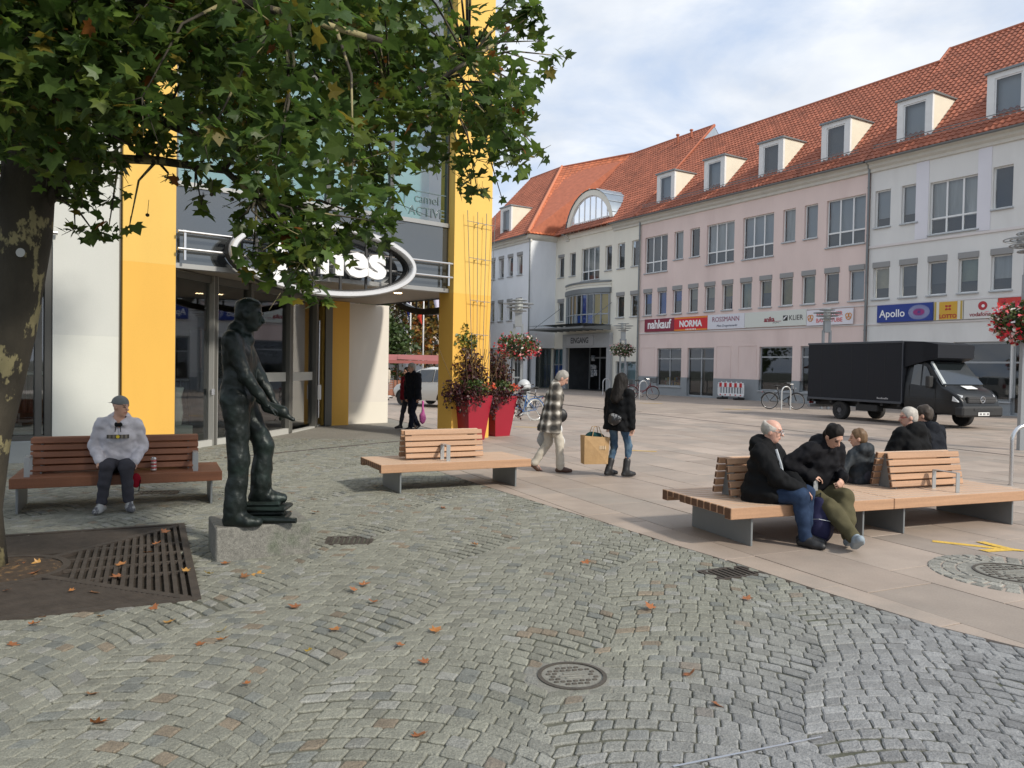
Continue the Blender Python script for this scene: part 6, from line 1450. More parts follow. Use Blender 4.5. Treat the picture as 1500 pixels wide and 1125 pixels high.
# local: x forward, y left (away from the camera), right side at y=0 ; rear axle at x=0
WB, TWd = 3.75, 2.05
bx0, bx1, bz0, bz1 = -1.55, 2.75, .72, 2.84
MB().bbox(bx0, bx1, -.05, TWd+.05, bz0, bz1, .03).build('cargo_box', m_tbox, tk)
mb = MB(); sec = [(bx1+.001, .0, TWd, 1.95, bz1-.01), (bx1+.9, .06, TWd-.06, 2.15, bz1-.03), (bx1+1.5, .16, TWd-.16, 2.28, bz1-.12)]
vs = []; 
for x, y0_, y1_, za, zb in sec: vs += [(x, y0_, za), (x, y1_, za), (x, y1_, zb), (x, y0_, zb)]
mb.add(vs, [(0, 1, 5, 4), (1, 2, 6, 5), (2, 3, 7, 6), (3, 0, 4, 7), (4, 5, 9, 8), (5, 6, 10, 9), (6, 7, 11, 10), (7, 4, 8, 11), (8, 9, 10, 11), (3, 2, 1, 0)]); mb.build('wind_deflector', m_tbox, tk)
# cab: stations along x with half-width and side profile
prof = [(2.80, .42, 2.10), (3.05, .42, 2.26), (3.55, .40, 2.28), (3.80, .40, 2.16), (4.30, .42, 1.72), (4.62, .45, 1.38), (5.00, .45, 1.26), (5.28, .46, 1.12), (5.42, .48, .95), (5.46, .50, .78)]
yc = TWd/2; vs = []; fs = []; nring = 14
for x, zb, zt in prof:
    hw = 1.0-(.10 if x > 5.2 else 0)-(.06 if x > 5.38 else 0)
    ht = hw-.14 if zt > 1.5 else hw-.10
    belt = min(1.33, zt-.08)
    ring = [(-hw+.05, zb), (-hw, zb+.08), (-hw-.015, (zb+belt)/2), (-hw, belt), (-(hw+ht)/2-.01, (belt+zt)/2), (-ht, zt-.07), (-ht+.12, zt)]
    ring = ring+[(-y, z) for y, z in reversed(ring)]
    vs += [(x, yc+y, z) for y, z in ring]
for i in range(len(prof)-1):
    for k in range(nring): fs.append((i*nring+k, i*nring+(k+1) % nring, (i+1)*nring+(k+1) % nring, (i+1)*nring+k))
fs += [tuple(range(nring-1, -1, -1)), tuple((len(prof)-1)*nring+k for k in range(nring))]
cab = MB().add(vs, fs).build('cab', m_tb, tk, auto=32)
sub = cab.modifiers.new('s', 'BEVEL'); sub.width = .03; sub.segments = 2; sub.limit_method = 'ANGLE'; sub.angle_limit = R(35)
g_car = mat('dark_car_glass', (.012, .016, .018), .04, spec=.8, coat=.5)
def quad(name, pts, m, parent, th=.012):
    P_ = [Vector(p) for p in pts]; n = (P_[1]-P_[0]).cross(P_[-1]-P_[0]).normalized()*th
    nn = len(P_); return MB().add([p+n for p in P_]+[p-n for p in P_], [tuple(range(nn)), tuple(range(2*nn-1, nn-1, -1))]+[(i, i+nn, (i+1) % nn+nn, (i+1) % nn) for i in range(nn)]).build(name, m, parent)
quad('windscreen', [(3.84, yc-.80, 2.13), (4.62, yc-.93, 1.40), (4.62, yc+.93, 1.40), (3.84, yc+.80, 2.13)], g_car, tk, .03)
quad('windscreen_reflection_strip', [(3.86, yc-.80, 2.13), (4.60, yc-.93, 1.42), (4.60, yc-.80, 1.42), (3.86, yc-.70, 2.13)], mat('screen_reflection_paint', (.45, .48, .48), .3), tk, .034)  # pale strip painted as a reflection along the windscreen edge
for sy, y in ((-1, yc-.985), (1, yc+.985)):
    quad('side_window', [(3.12, y, 1.40), (3.58, y, 1.36), (3.58, y-sy*.075, 2.05), (3.20, y-sy*.07, 2.08)], g_car, tk); quad('side_window', [(3.66, y, 1.36), (4.28, y, 1.36), (3.80, y-sy*.07, 1.98), (3.66, y-sy*.07, 2.02)], g_car, tk)
    MB().bbox(4.0, 4.22, y+sy*.10-.10, y+sy*.10+.10, 1.30, 1.68, .03).build('mirror', m_trim, tk); MB().tube([(4.1, y+sy*.02, 1.38), (4.1, y+sy*.12, 1.40)], .025).build('mirror_arm', m_trim, tk)
    MB().box(3.15, 3.28, y+sy*.012-.01, y+sy*.012+.01, 1.16, 1.20).build('door_handle', m_trim, tk)
    quad('headlight', [(5.02, yc+sy*.965, .90), (5.30, yc+sy*.90, .86), (5.36, yc+sy*.70, .88), (5.30, yc+sy*.72, 1.08), (4.98, yc+sy*.96, 1.16)], mat('headlight_glass', (.55, .57, .58), .1, coat=.5), tk, .03)
    MB().torus(.40, .03, (WB+.03, yc+sy*1.0, .36), 'y', 16, 6, R(0), R(180)).build('wheel_arch', m_trim, tk)
MB().bbox(5.36, 5.49, yc-.66, yc+.66, .84, 1.04, .02).build('grille', m_trim, tk)
for z in (.875, .935, .995): MB().bbox(5.48, 5.50, yc-.62, yc+.62, z-.012, z+.012, .004).build('grille_bar', mat('grille_grey', (.10, .10, .10), .3, metal=.5), tk)
mb = MB().torus(.10, .012, (5.51, yc, .95), 'x', 24, 6)
for a in (90, 210, 330): mb.tube([(5.51, yc, .95), (5.51, yc+.095*math.cos(R(a)), .95+.095*math.sin(R(a)))], .009, 6)
mb.build('badge', m_steel, tk)
MB().bbox(5.15, 5.56, yc-.95, yc+.95, .40, .74, .06).build('bumper', m_trim, tk); MB().box(5.555, 5.575, yc-.45, yc+.45, .60, .68).build('bumper_slot', mK, tk)
for x in np.linspace(bx0+.7, bx1-.7, 5): MB().box(x-.006, x+.006, -.0535, -.0495, bz0+.06, bz1-.07).build('panel_seam', MATS['box_rail'] if 'box_rail' in MATS else m_trim, tk)
for pts in ([(3.05, .018, .55), (3.05, .012, 1.36)], [(3.05, .012, .58), (4.3, .012, .58)], [(4.32, .012, .6), (4.34, .012, 1.32)], [(2.95, .004, .95), (5.0, .0, .95)]): MB().tube(pts, .008, 4).build('door_seam', mK, tk)
np_ = MB().bbox(5.562, 5.58, yc-.26, yc+.26, .44, .55, .004).build('number_plate', mat('plate_white', (.7, .7, .68), .5), tk); [MB().box(5.579, 5.583, yc-.2+q*.055, yc-.165+q*.055, .465, .525).build('plate_mark', mK, np_) for q in (0, 1, 3, 4, 6, 7)]
quad('paper_notice', [(4.76, yc-.28, 1.372), (5.05, yc-.28, 1.285), (5.05, yc+.24, 1.285), (4.76, yc+.24, 1.372)], mat('notice_paper_white', (.75, .75, .73), .7), tk, .006)
MB().tube([(3.9, yc+.5, 2.2), (3.75, yc+.5, 2.55)], .008).build('aerial', m_trim, tk)
MB().tube([(4.60, yc-.7, 1.42), (4.45, yc+.1, 1.57)], .012).tube([(4.60, yc+.1, 1.42), (4.45, yc+.75, 1.57)], .012).build('wiper', m_trim, tk)
for x, yy in ((0, .14), (0, TWd-.14), (WB+.03, .14), (WB+.03, TWd-.14)):
    r = .345; sgn_ = -1 if yy < 1 else 1
    w_ = MB().lathe([(.20, -.11), (r-.03, -.12), (r, -.09), (r, .09), (r-.03, .12), (.20, .11)], 36, (x, yy, r), 'y').build('wheel', m_tyre, tk, auto=40)
    MB().lathe([(.0, -.02), (.09, -.03), (.11, .0), (.19, .02), (.205, -.02)], 28, (x, yy+sgn_*.09, r), 'y').build('rim', mat('steel_wheel_grey', (.10, .10, .105), .5, metal=.3), w_, auto=40)
mb = MB().box(-1.5, 3.0, .35, .50, .50, .70).box(-1.5, 3.0, TWd-.5, TWd-.35, .50, .70); 
for x in (-1.3, -.4, .9, 1.9, 2.6): mb.box(x-.05, x+.05, .0, TWd, .60, .716)
mb.build('chassis', m_trim, tk)
MB().bbox(.75, 1.7, .02, .35, .38, .62, .02).build('battery_box', m_trim, tk); MB().bbox(-1.62, -1.5, .05, TWd-.05, .38, .50, .01).build('underrun_bar', mat('bar_grey', (.25, .25, .25), .5), tk); MB().box(-1.7, -1.55, .1, TWd-.1, .60, .715).build('tail_lift', m_trim, tk); MB().box(-1.64, -1.60, .15, .35, .52, .60).build('tail_lamp', flat((.35, .02, .02)), tk)
[MB().box(1.75+q*.06, 1.795+q*.06, -.055, -.049, .84, .88+.02*(q % 3 == 0)).build('side_mark', flat((.35, .35, .36)), tk) for q in range(8)]
MB().bbox(bx1-.02, bx1+.02, -.06, TWd+.06, bz0+.02, bz1+.012, .008).build('box_edge', mat('box_rail', (.06, .065, .075), .4, metal=.4), tk)
MB().bbox(bx0, bx1, -.065, -.04, bz1-.06, bz1+.014, .008).build('box_edge', MATS['box_rail'], tk); MB().bbox(bx0, bx1, -.065, -.04, bz0-.02, bz0+.06, .008).build('box_edge', MATS['box_rail'], tk)

for ch in list(tk.children):          # short-nosed cab
    nm = ch.name.split('.')[0]
    if nm == 'wheel':
        if max(v.co.x for v in ch.data.vertices) > 3:
            for q in [ch]+list(ch.children):
                for v in q.data.vertices: v.co.x -= .22
    elif nm == 'wheel_arch':
        for v in ch.data.vertices: v.co.x -= .22
    elif max(v.co.x for v in ch.data.vertices) > 2.9:
        for q in [ch]+list(ch.children):
            for v in q.data.vertices:
                if v.co.x > 2.8: v.co.x = 2.8+(v.co.x-2.8)*.77
# ------------------------------------------------------------ foliage
def leaf_mat(name, trans=.35):
    m = mat(name, (1, 1, 1), .45, attr=True, var=.15, vs=8); t = m.node_tree; L = t.links; b = t.nodes['Principled BSDF']; o = t.nodes['Material Output']
    tr = N(t, 'ShaderNodeBsdfTranslucent'); L.new(b.inputs['Base Color'].links[0].from_socket, tr.inputs[0]); mx = N(t, 'ShaderNodeMixShader'); mx.inputs[0].default_value = trans
    L.new(b.outputs[0], mx.inputs[1]); L.new(tr.outputs[0], mx.inputs[2]); L.new(mx.outputs[0], o.inputs[0]); return m
m_leaf = leaf_mat('plane_leaf', .55); m_small = leaf_mat('small_leaf', .25)
# lobed plane-tree leaf in the xy plane, stem at the origin, about 1 unit wide
LOBES = []
for ang, r in ((-90, .10), (-52, .30), (-18, .46), (-2, .30), (14, .34), (30, .56), (48, .34), (60, .38), (90, .66), (120, .38), (132, .34), (150, .56), (166, .34), (182, .30), (198, .46), (232, .30)):
    LOBES.append((r*math.cos(R(ang)), .28+r*math.sin(R(ang)), -.12*abs(r*math.cos(R(ang)))**1.3-.10*max(0, r*math.sin(R(ang)))**1.5))
def leaf_verts(): return [(0, .28, .03)]+LOBES
LV = np.array(leaf_verts()); LF = [(0, i+1, (i+1) % len(LOBES)+1) for i in range(len(LOBES))]
def leaf_frame(up_bias=.6):
    n = rng.normal(size=3); n[2] = abs(n[2])+up_bias; n /= np.linalg.norm(n); d = rng.normal(size=3); d[2] -= .5; d -= n*(d@n); d /= np.linalg.norm(d); return np.stack([np.cross(d, n), d, n], 1)
GREENS = [(.075, .13, .022), (.055, .105, .020), (.105, .165, .028), (.08, .135, .030), (.135, .18, .03), (.06, .11, .027)]
def leaf_colour():
    r = random.random()
    if r < .015: return (.24, .09, .022)
    if r < .045: return (.19, .15, .022)
    c = np.array(random.choice(GREENS))*random.gauss(1, .18); return tuple(np.clip(c, .008, .3))
POLY = np.array([(-320, 330), (-60, 330), (20, 290), (85, 285), (88, 352), (150, 358), (182, 335), (178, 300), (205, 290), (200, 235), (262, 252), (300, 318), (318, 285), (345, 300), (340, 372), (380, 412), (425, 442), (472, 447), (500, 405), (545, 372), (583, 348), (588, 310), (622, 302), (630, 270), (662, 266), (705, 302), (728, 304), (716, 262), (778, 258), (808, 232), (776, 190), (803, 150), (790, 125), (840, 85), (808, 45), (797, 0), (800, -90), (700, -420), (-320, -470)], float)
def inside(x, y):
    c = False; j = len(POLY)-1
    for i in range(len(POLY)):
        xi, yi = POLY[i]; xj, yj = POLY[j]
        if (yi > y) != (yj > y) and x < (xj-xi)*(y-yi)/(yj-yi)+xi: c = not c
        j = i
    return c
TB = np.array([GC[0]-.30, GC[1]-.02, 0.])
tree = thing('plane_tree', 'plane tree with patchy bark and broad lobed leaves overhanging the cobbles', 'tree', TB, 0)
m_bark = mat('plane_bark', (.045, .038, .026), .85, var=.25, vs=6, bump=.5, bs=25, col2=(.27, .235, .12), c2s=4.6, c2p=(.545, .57), stretch=(1, 1, .55))
def pt(x, y, d):
    r = ray(x, y); return CAM+r*d
tp = [(TB[0], TB[1], -.02), (TB[0]+.03, TB[1], .5), tuple(pt(-33, 640, TB[1])), tuple(pt(8, 480, TB[1])), tuple(pt(36, 340, TB[1])), tuple(pt(48, 180, TB[1])), tuple(pt(54, 20, TB[1])), tuple(pt(60, -250, TB[1]+.2))]
L0 = np.array(TB)
def rel(ps): return [tuple(np.array(p)-L0) for p in ps]
trunk = MB().tube(rel(tp), [.32, .25, .235, .22, .20, .185, .15, .09], 20).build('trunk', m_bark, tree, smooth=True)
limbs = [[tp[5], pt(180, 150, 6.2), pt(300, 205, 6.3), pt(420, 190, 6.4), pt(500, 165, 6.6), pt(640, 120, 6.9), pt(730, 60, 7.1)],
         [tp[4], pt(120, 230, 6.3), pt(230, 235, 6.2), pt(330, 250, 6.0), pt(420, 330, 5.9)], [tp[5], pt(120, 30, 5.6), pt(260, -20, 5.2), pt(420, 20, 5.0), pt(560, 60, 5.2)],
         [tp[6], pt(150, -120, 7.2), pt(350, -160, 7.6), pt(600, -120, 7.8)], [tp[5], pt(-60, 60, 6.4), pt(-220, -20, 6.6)], [tp[6], pt(-40, -200, 5.2), pt(-150, -350, 4.6)], [tp[5], pt(30, 60, 7.4), pt(80, -20, 8.6), pt(150, -60, 9.6)], [tp[6], pt(60, -150, 5.0), pt(120, -300, 4.0)]]
nodes = []
for lb_ in limbs:
    n = len(lb_); rs = [.042*(1-i/n)+.010 for i in range(n)]
    MB().tube(rel(lb_), rs, 8).build('limb', m_bark, trunk, smooth=True)
    for i in range(n-1):
        for t in (0, .5): nodes.append(np.array(lb_[i])*(1-t)+np.array(lb_[i+1])*t)
nodes = np.array(nodes[2:])
clumps = []; tries = 0
def add_clump(x, y, d, r): clumps.append((pt(x, y, d), r))
while len(clumps) < 265 and tries < 9000:
    tries += 1; x, y = random.uniform(-300, 830), random.uniform(-440, 440)
    d = random.uniform(4.6, 8.2) if x < 520 else random.uniform(6.0, 7.8)
    if y > 250: d = random.uniform(5.6, 6.8)
    r = random.uniform(.26, .52); rp = r*F/d*.86
    if not inside(x, y): continue
    k = all(inside(x+rp*math.cos(a), y+rp*math.sin(a)) for a in np.linspace(0, 6.28, 9)[:-1])
    if not k:
        r *= .55; rp = r*F/d*.9
        if not all(inside(x+rp*math.cos(a), y+rp*math.sin(a)) for a in np.linspace(0, 6.28, 9)[:-1]): continue
    c = pt(x, y, d)
    if c[2] < 2.2: continue
    clumps.append((c, r))
for x, y, d, r in ((822, 82, 7.2, .11), (800, 95, 7.2, .16), (790, 222, 7.0, .13), (762, 238, 7.0, .16), (735, 290, 6.9, .07), (700, 285, 6.9, .12), (690, 270, 6.9, .14), (440, 425, 6.0, .12), (470, 428, 6.0, .11), (400, 395, 6.0, .18), (440, 385, 6.0, .26), (480, 370, 6.1, .22), (390, 340, 6.0, .2), (350, 320, 5.9, .2), (370, 375, 5.95, .18), (410, 350, 5.9, .22), (420, 300, 6.0, .26), (480, 300, 6.2, .28), (380, 280, 6.0, .28), (150, 200, 6.0, .28), (200, 170, 6.0, .3), (120, 240, 6.0, .25), (230, 200, 6.1, .22), (300, 230, 6.0, .26), (295, 300, 6.1, .10), (285, 275, 6.1, .13), (245, 262, 6.2, .06), (110, 335, 6.1, .12), (140, 343, 6.1, .10), (160, 330, 6.1, .11), (120, 305, 6.1, .13), (190, 330, 6.1, .05), (540, 350, 6.4, .15), (560, 330, 6.4, .16), (510, 330, 6.3, .24), (450, 340, 6.2, .26), (780, 20, 7.2, .22), (790, 60, 7.2, .16), (740, 30, 7.2, .3), (770, 130, 7.1, .2), (760, 180, 7.0, .18), (720, 200, 7.0, .3), (650, 230, 6.8, .24), (690, 150, 7.0, .35)): add_clump(x, y, d, r)
for k in range(70):      # the rest of the crown outside the picture
    a = random.uniform(0, 2*math.pi); rr = random.uniform(.5, 3.9); z = random.uniform(3.6, 8.4)
    rr *= math.sqrt(max(.05, 1-((z-5.6)/3.2)**2)); c = np.array([tp[6][0]+rr*math.cos(a), tp[6][1]+rr*math.sin(a), z]); px, py, pz = proj(c)
    if pz > .3 and -60 < px < 1560 and -60 < py < 1200 and not inside(px, py): continue
    if np.linalg.norm(c-CAM) < 1.9 or (pz > 0 and pz < 3.6 and -200 < px < 1700 and py > -150): continue
    clumps.append((c, random.uniform(.45, .7)))
leaves = []
for c, r in clumps:
    n = int(max(9, 165*r*r*(3.1 if proj(c)[1] < 230 and proj(c)[0] < 560 else 2.6)+10*r))
    for _ in range(n):
        d = rng.normal(size=3); d /= np.linalg.norm(d); p = c+d*r*(rng.random()**.45)*np.array([1, 1, .85])
        px, py, pz = proj(p)
        if pz > .2 and -20 < px < 1520 and -20 < py < 1150 and not inside(px, py) and random.random() < .75: continue
        leaves.append((p, random.uniform(.075, .18), leaf_frame(random.choice((.15, .5, .8))), leaf_colour()))
def lsize(l):
    px, py, pz = proj(l[0]); return -1 if pz < .3 or px < 5 or px > 1495 or py < 5 else l[1]/pz
leaves.sort(key=lambda l: -lsize(l))
crown_v = []; crown_f = []; crown_c = []
for p, s_, Rm, col in leaves[300:]:
    o = len(crown_v); crown_v += [tuple(q) for q in (LV*s_)@Rm.T+p-L0]; crown_f += [tuple(i+o for i in f) for f in LF]; crown_c += [col]*len(LF)
mb = MB(); mb.v, mb.f, mb.c = crown_v, crown_f, crown_c; crown = tag(mb.build('crown', m_leaf, tree, recalc=False), kind='stuff')
vars_ = []
for k in range(8):
    q = MB().add([tuple(v) for v in LV], LF, leaf_colour() if k else (.19, .15, .022)); ob = q.build('leaf', m_leaf, crown, recalc=False); vars_.append(ob.data); bpy.data.objects.remove(ob)
for p, s_, Rm, col in leaves[:300]:
    ob = bpy.data.objects.new('leaf', random.choice(vars_[1:]) if random.random() > .06 else vars_[0]); COL.objects.link(ob); ob.parent = crown
    M = Matrix([[*(Rm[i]*s_), (p-L0)[i]] for i in range(3)]+[[0, 0, 0, 1]]); ob.matrix_local = M
tw = MB()
for c, r in clumps:
    k = np.argmin(np.linalg.norm(nodes-c, axis=1)); a = nodes[k]; mid = (a+c)/2+rng.normal(size=3)*.06+np.array([0, 0, .08]); tw.tube(rel([a, mid, c]), [.014, .009, .004], 5)
    for _ in range(3): tw.tube(rel([c, c+rng.normal(size=3)*r*.5]), [.004, .002], 4)
tag(tw.build('twigs', m_bark, tree, smooth=True), kind='stuff')
for x, y, d in ((777, 132, 7.1), (735, 138, 7.0), (290, 178, 6.0), (310, 285, 6.0), (340, 292, 6.0), (225, 232, 6.1), (705, 285, 6.9), (675, 283, 6.9), (742, 70, 7.1), (695, 60, 7.0), (216, 315, 6.1)):
    p = pt(x, y, d)-L0; MB().lathe([(.0, -.016), (.014, -.008), (.016, 0), (.014, .008), (0, .016)], 8, tuple(p)).tube([tuple(p), tuple(p+np.array([.01, 0, .12]))], .002, 4).build('seed_ball', mat('seed_ball', (.07, .055, .03), .9), tree, smooth=True)
sg_ = MB().lathe([(.0, -.004), (.035, -.004), (.035, .004), (0, .004)], 16, axis='y'); st2 = sg_.build('number_tag', mat('tag_grey', (.45, .45, .43), .5), tree); q = pt(30, 370, TB[1]-.235)-L0; st2.location = tuple(q)
# fallen leaves
m_fall = leaf_mat('dry_leaf', .15)
FALL = [(222, 890), (246, 915), (325, 927), (297, 943), (331, 938), (458, 953), (356, 1004), (131, 1021), (132, 1063), (634, 929), (629, 973), (609, 1084), (440, 891), (527, 860), (487, 922), (546, 882), (522, 868), (855, 823), (957, 895), (1091, 881), (1010, 987), (1042, 1030), (428, 751), (466, 752), (335, 825), (374, 840), (351, 846), (305, 843), (58, 908), (5, 868), (62, 826), (52, 839), (590, 946), (150, 905), (100, 868), (135, 870), (225, 800), (272, 840), (215, 810), (178, 830), (28, 828), (10, 945), (43, 918), (645, 745), (700, 800), (235, 780), (180, 845)]
for i, (x, y) in enumerate(FALL):
    z = .0
    P = gnd(x, y); s_ = random.uniform(.075, .12) if y < 850 else random.uniform(.06, .105)
    z0_ = .012
    if i == 22: P = gnd(x, y, PLH); z0_ = PLH+.012
    c = random.choice(((.42, .17, .045), (.36, .13, .04), (.30, .11, .04), (.45, .24, .06), (.26, .12, .05))); 
    if i in (2, 27, 5): c = (.52, .36, .06)
    v = LV*s_; cu = random.uniform(.4, 1.8); v = v.copy(); v[:, 2] = cu*(v[:, 0]**2/s_)*.55+random.uniform(.2, .9)*(v[:, 1]-.03)**2/s_*.5
    o = MB().add([tuple(q) for q in v], LF, c).build('fallen_leaf', m_fall, None, recalc=False); o.location = (P[0], P[1], z0_); o.rotation_euler = (random.gauss(0, .25), random.gauss(0, .25), random.uniform(0, 6.28))
    if i == 22: tag(o, 'curled brown leaf lying on top of the granite plinth', 'leaf', 'fallen leaves on the paving')
    elif c == (.52, .36, .06): tag(o, 'yellow fallen plane leaf lying on the paving', 'leaf', 'yellow fallen leaves on the paving')
    elif np.abs((P[:2]-GC)@gx) < GS/2 and np.abs((P[:2]-GC)@gy) < GS/2: tag(o, 'dry brown plane leaf lying on the iron tree grate', 'leaf', 'fallen leaves on the tree grate')
    else: tag(o, 'dry orange brown plane leaf lying on the cobbles', 'leaf', 'fallen leaves on the paving')
# ---- small-leaf clouds for planters, baskets and far trees
def cloud(name, m, parent, blobs, n, size, colours, squash=1., hang=False):
    """blobs: list of (centre, radii); rhombic leaves through the volume"""
    mb = MB(); wts = np.array([np.prod(b[1])**(2/3) for b in blobs]); wts /= wts.sum()
    for _ in range(n):
        c, r = blobs[rng.choice(len(blobs), p=wts)]; d = rng.normal(size=3); d /= np.linalg.norm(d); p = np.array(c)+d*np.array(r)*rng.random()**.4
        Rm = leaf_frame(.2); s_ = size*random.uniform(.6, 1.35); col = np.array(random.choice(colours))*random.gauss(1, .2)
        q = np.array([(0, 0, 0), (.42, .5, .06), (0, 1, -.08), (-.42, .5, .06)])*s_
        if hang: Rm = Rm[:, [0, 1, 2]]
        mb.add([tuple(v) for v in q@Rm.T+p], [(0, 1, 2, 3)], tuple(np.clip(col, .004, .8)))
    return tag(mb.build(name, m, parent, recalc=False), kind='stuff')
MAROON = [(.055, .012, .018), (.075, .02, .022), (.04, .012, .02), (.09, .035, .025), (.06, .03, .018)]; GRN = [(.05, .09, .02), (.07, .11, .03), (.10, .13, .03), (.04, .07, .02)]; YG = [(.20, .22, .03), (.28, .26, .04), (.14, .17, .03)]
m_red = mat('red_planter', (.30, .008, .024), .4, var=.05, vs=2, coat=.15)
def planter(label, P, rz, hgt=1.05, tall=True):
    o = thing('planter', label, 'planter', (P[0], P[1], 0), rz, 'red planters at the corner column'); b, t = .23, .36
    MB().add([(-b, -b, 0), (b, -b, 0), (b, b, 0), (-b, b, 0), (-t, -t, hgt), (t, -t, hgt), (t, t, hgt), (-t, t, hgt), (-t+.05, -t+.05, hgt), (t-.05, -t+.05, hgt), (t-.05, t-.05, hgt), (-t+.05, t-.05, hgt), (-t+.05, -t+.05, hgt-.1), (t-.05, -t+.05, hgt-.1), (t-.05, t-.05, hgt-.1), (-t+.05, t-.05, hgt-.1)], [(3, 2, 1, 0)]+[(i, (i+1) % 4, 4+(i+1) % 4, 4+i) for i in range(4)]+[(4+i, 4+(i+1) % 4, 8+(i+1) % 4, 8+i) for i in range(4)]+[(8+i, 8+(i+1) % 4, 12+(i+1) % 4, 12+i) for i in range(4)]+[(12, 13, 14, 15)]).build('pot', m_red, o)
    bl = [((0, 0, hgt+.15), (.5, .5, .22))]
    cloud('foliage', m_small, o, [((0, -.05, hgt+.18), (.42, .42, .22))], 900, .075, GRN)
    cloud('trailing_foliage', m_small, o, [((-.42, -.25, hgt-.05), (.22, .25, .40)), ((-.15, -.45, hgt+.02), (.28, .14, .24)), ((.40, .1, hgt), (.18, .35, .40)), ((-.45, .2, hgt), (.2, .3, .4)), ((-.55, -.1, hgt+.1), (.25, .2, .25)), ((.42, -.35, hgt-.15), (.10, .12, .45))], 1300, .07, MAROON)
    cloud('upright_foliage', m_small, o, [((-.05, .1, hgt+.65), (.42, .32, .50)), ((.15, .1, hgt+.5), (.36, .3, .35))], 900, .085, MAROON+[(.10, .07, .03)])
    st_ = MB()
    for _ in range(16):
        x, y = rng.normal(size=2)*.12; st_.tube([(x, y, hgt-.05), (x*2, y*2, hgt+.6), (x*2.5+rng.normal()*.1, y*2.5, hgt+1.1)], .006, 4)
    st_.build('stems', mat('brown_stem', (.12, .075, .035), .8), o)
    if tall:
        cloud('climber_foliage', m_small, o, [((-.05, .22, hgt+1.28), (.34, .2, .30)), ((-.1, .25, hgt+1.6), (.16, .12, .22))], 650, .085, YG+GRN)
    cloud('blossom', m_small, o, [((.25, -.35, hgt+.22), (.22, .12, .10))], 60, .06, [(.6, .08, .03), (.6, .15, .1)])
    return o
P1_ = gnd(688, 646); P2p = gnd(726, 640)
planter('front red tapered planter with trailing maroon foliage and climber up the wires', P1_+np.array([0.0, .45, 0]), R(40)); planter('second red planter with maroon foliage behind the first one', P2p+np.array([.02, .42, 0]), R(40), 1.0, False)
# ---- lamp posts with flower baskets
m_pole = mat('lamp_post_grey', (.30, .32, .33), .4, metal=.4)
FLW = [(.62, .03, .03), (.70, .10, .12), (.75, .28, .28), (.72, .66, .58), (.6, .02, .05)]
def lamp(label, P, zb, zh, r, basket=True, cols=FLW, nl=1500, rz=0.):
    o = thing('street_lamp', label, 'street lamp', (P[0], P[1], 0), rz, 'street lamps with flower baskets')
    for x in (-.16, .16): MB().box(x-.05, x+.05, -.06, .06, 0, zh-.9).build('post', m_pole, o)
    for z in np.arange(.5, zh-1.0, .8): MB().box(-.11, .11, -.02, .02, z-.03, z+.03).build('cross_tie', m_pole, o)
    MB().box(-.14, .14, -.12, .12, zh-1.0, zh-.45).build('lamp_housing', m_pole, o)
    MB().lathe([(.16, zh-.45), (.16, zh+.12)], 16).build('lamp_glass', mat('frosted_lamp', (.5, .52, .5), .3), o)
    for z, rr in ((zh-.36, .32), (zh-.22, .48), (zh-.08, .60), (zh+.06, .34)): 
        mb = MB()
        for k in range(3): mb.torus(rr*(1-.22*k), .016, (0, 0, z), 'z', 24, 5)
        for k in range(8): a = k*math.pi/4; mb.tube([(.12*math.cos(a), .12*math.sin(a), z), (rr*1.04*math.cos(a), rr*1.04*math.sin(a), z)], .014, 5)
        mb.build('louvre', m_pole, o)
    if basket:
        bt = MB().lathe([(r*.25, zb-r*.45), (r*.6, zb-r*.3), (r*.7, zb)], 20).build('flower_basket', mat('basket_green', (.03, .045, .025), .8), o)
        cloud('basket_foliage', m_small, bt, [((0, 0, zb), (r, r, r*.52)), ((0, 0, zb-.1*r), (r*.9, r*.9, r*.55))], nl, .115, GRN+[(.03, .05, .015)])
        cloud('basket_flowers', m_small, bt, [((0, 0, zb+.03), (r*1.08, r*1.08, r*.58)), ((0, 0, zb-.25*r), (r*1.05, r*1.05, r*.45))], nl//2, .105, cols)
    return o
P = gnd(757, 600); lamp('street lamp with red and white flower basket beside the litter bin', P, 2.62, 4.35, .92)
P = gnd(911, 580); lamp('distant street lamp with pale flower basket by the main entrance', P, 2.95, 4.5, .80, True, [(.72, .68, .6), (.65, .55, .5), (.6, .25, .25)], 900)
P = gnd(1203, 600); lamp('street lamp without flowers rising behind the box truck', P+np.array([.4, .6, 0]), 0, 4.6, .8, False)
P = CAM+ray(1508, 548)*18.0; lamp('street lamp with red and white flower basket beside the grey building shops', np.array([P[0], P[1], 0]), 3.05, 5.0, .85, nl=2200)
# ------------------------------------------------------------ white car and what lies beyond the passage
m_car = mat('white_car_paint', (.62, .62, .58), .3, coat=.4, var=.03)
C0 = gnd(606, 596)
car = thing('parked_car', 'white family car parked beyond the passage seen from its rear corner', 'car', C0+np.array([.9, 1.0, 0]), R(138))
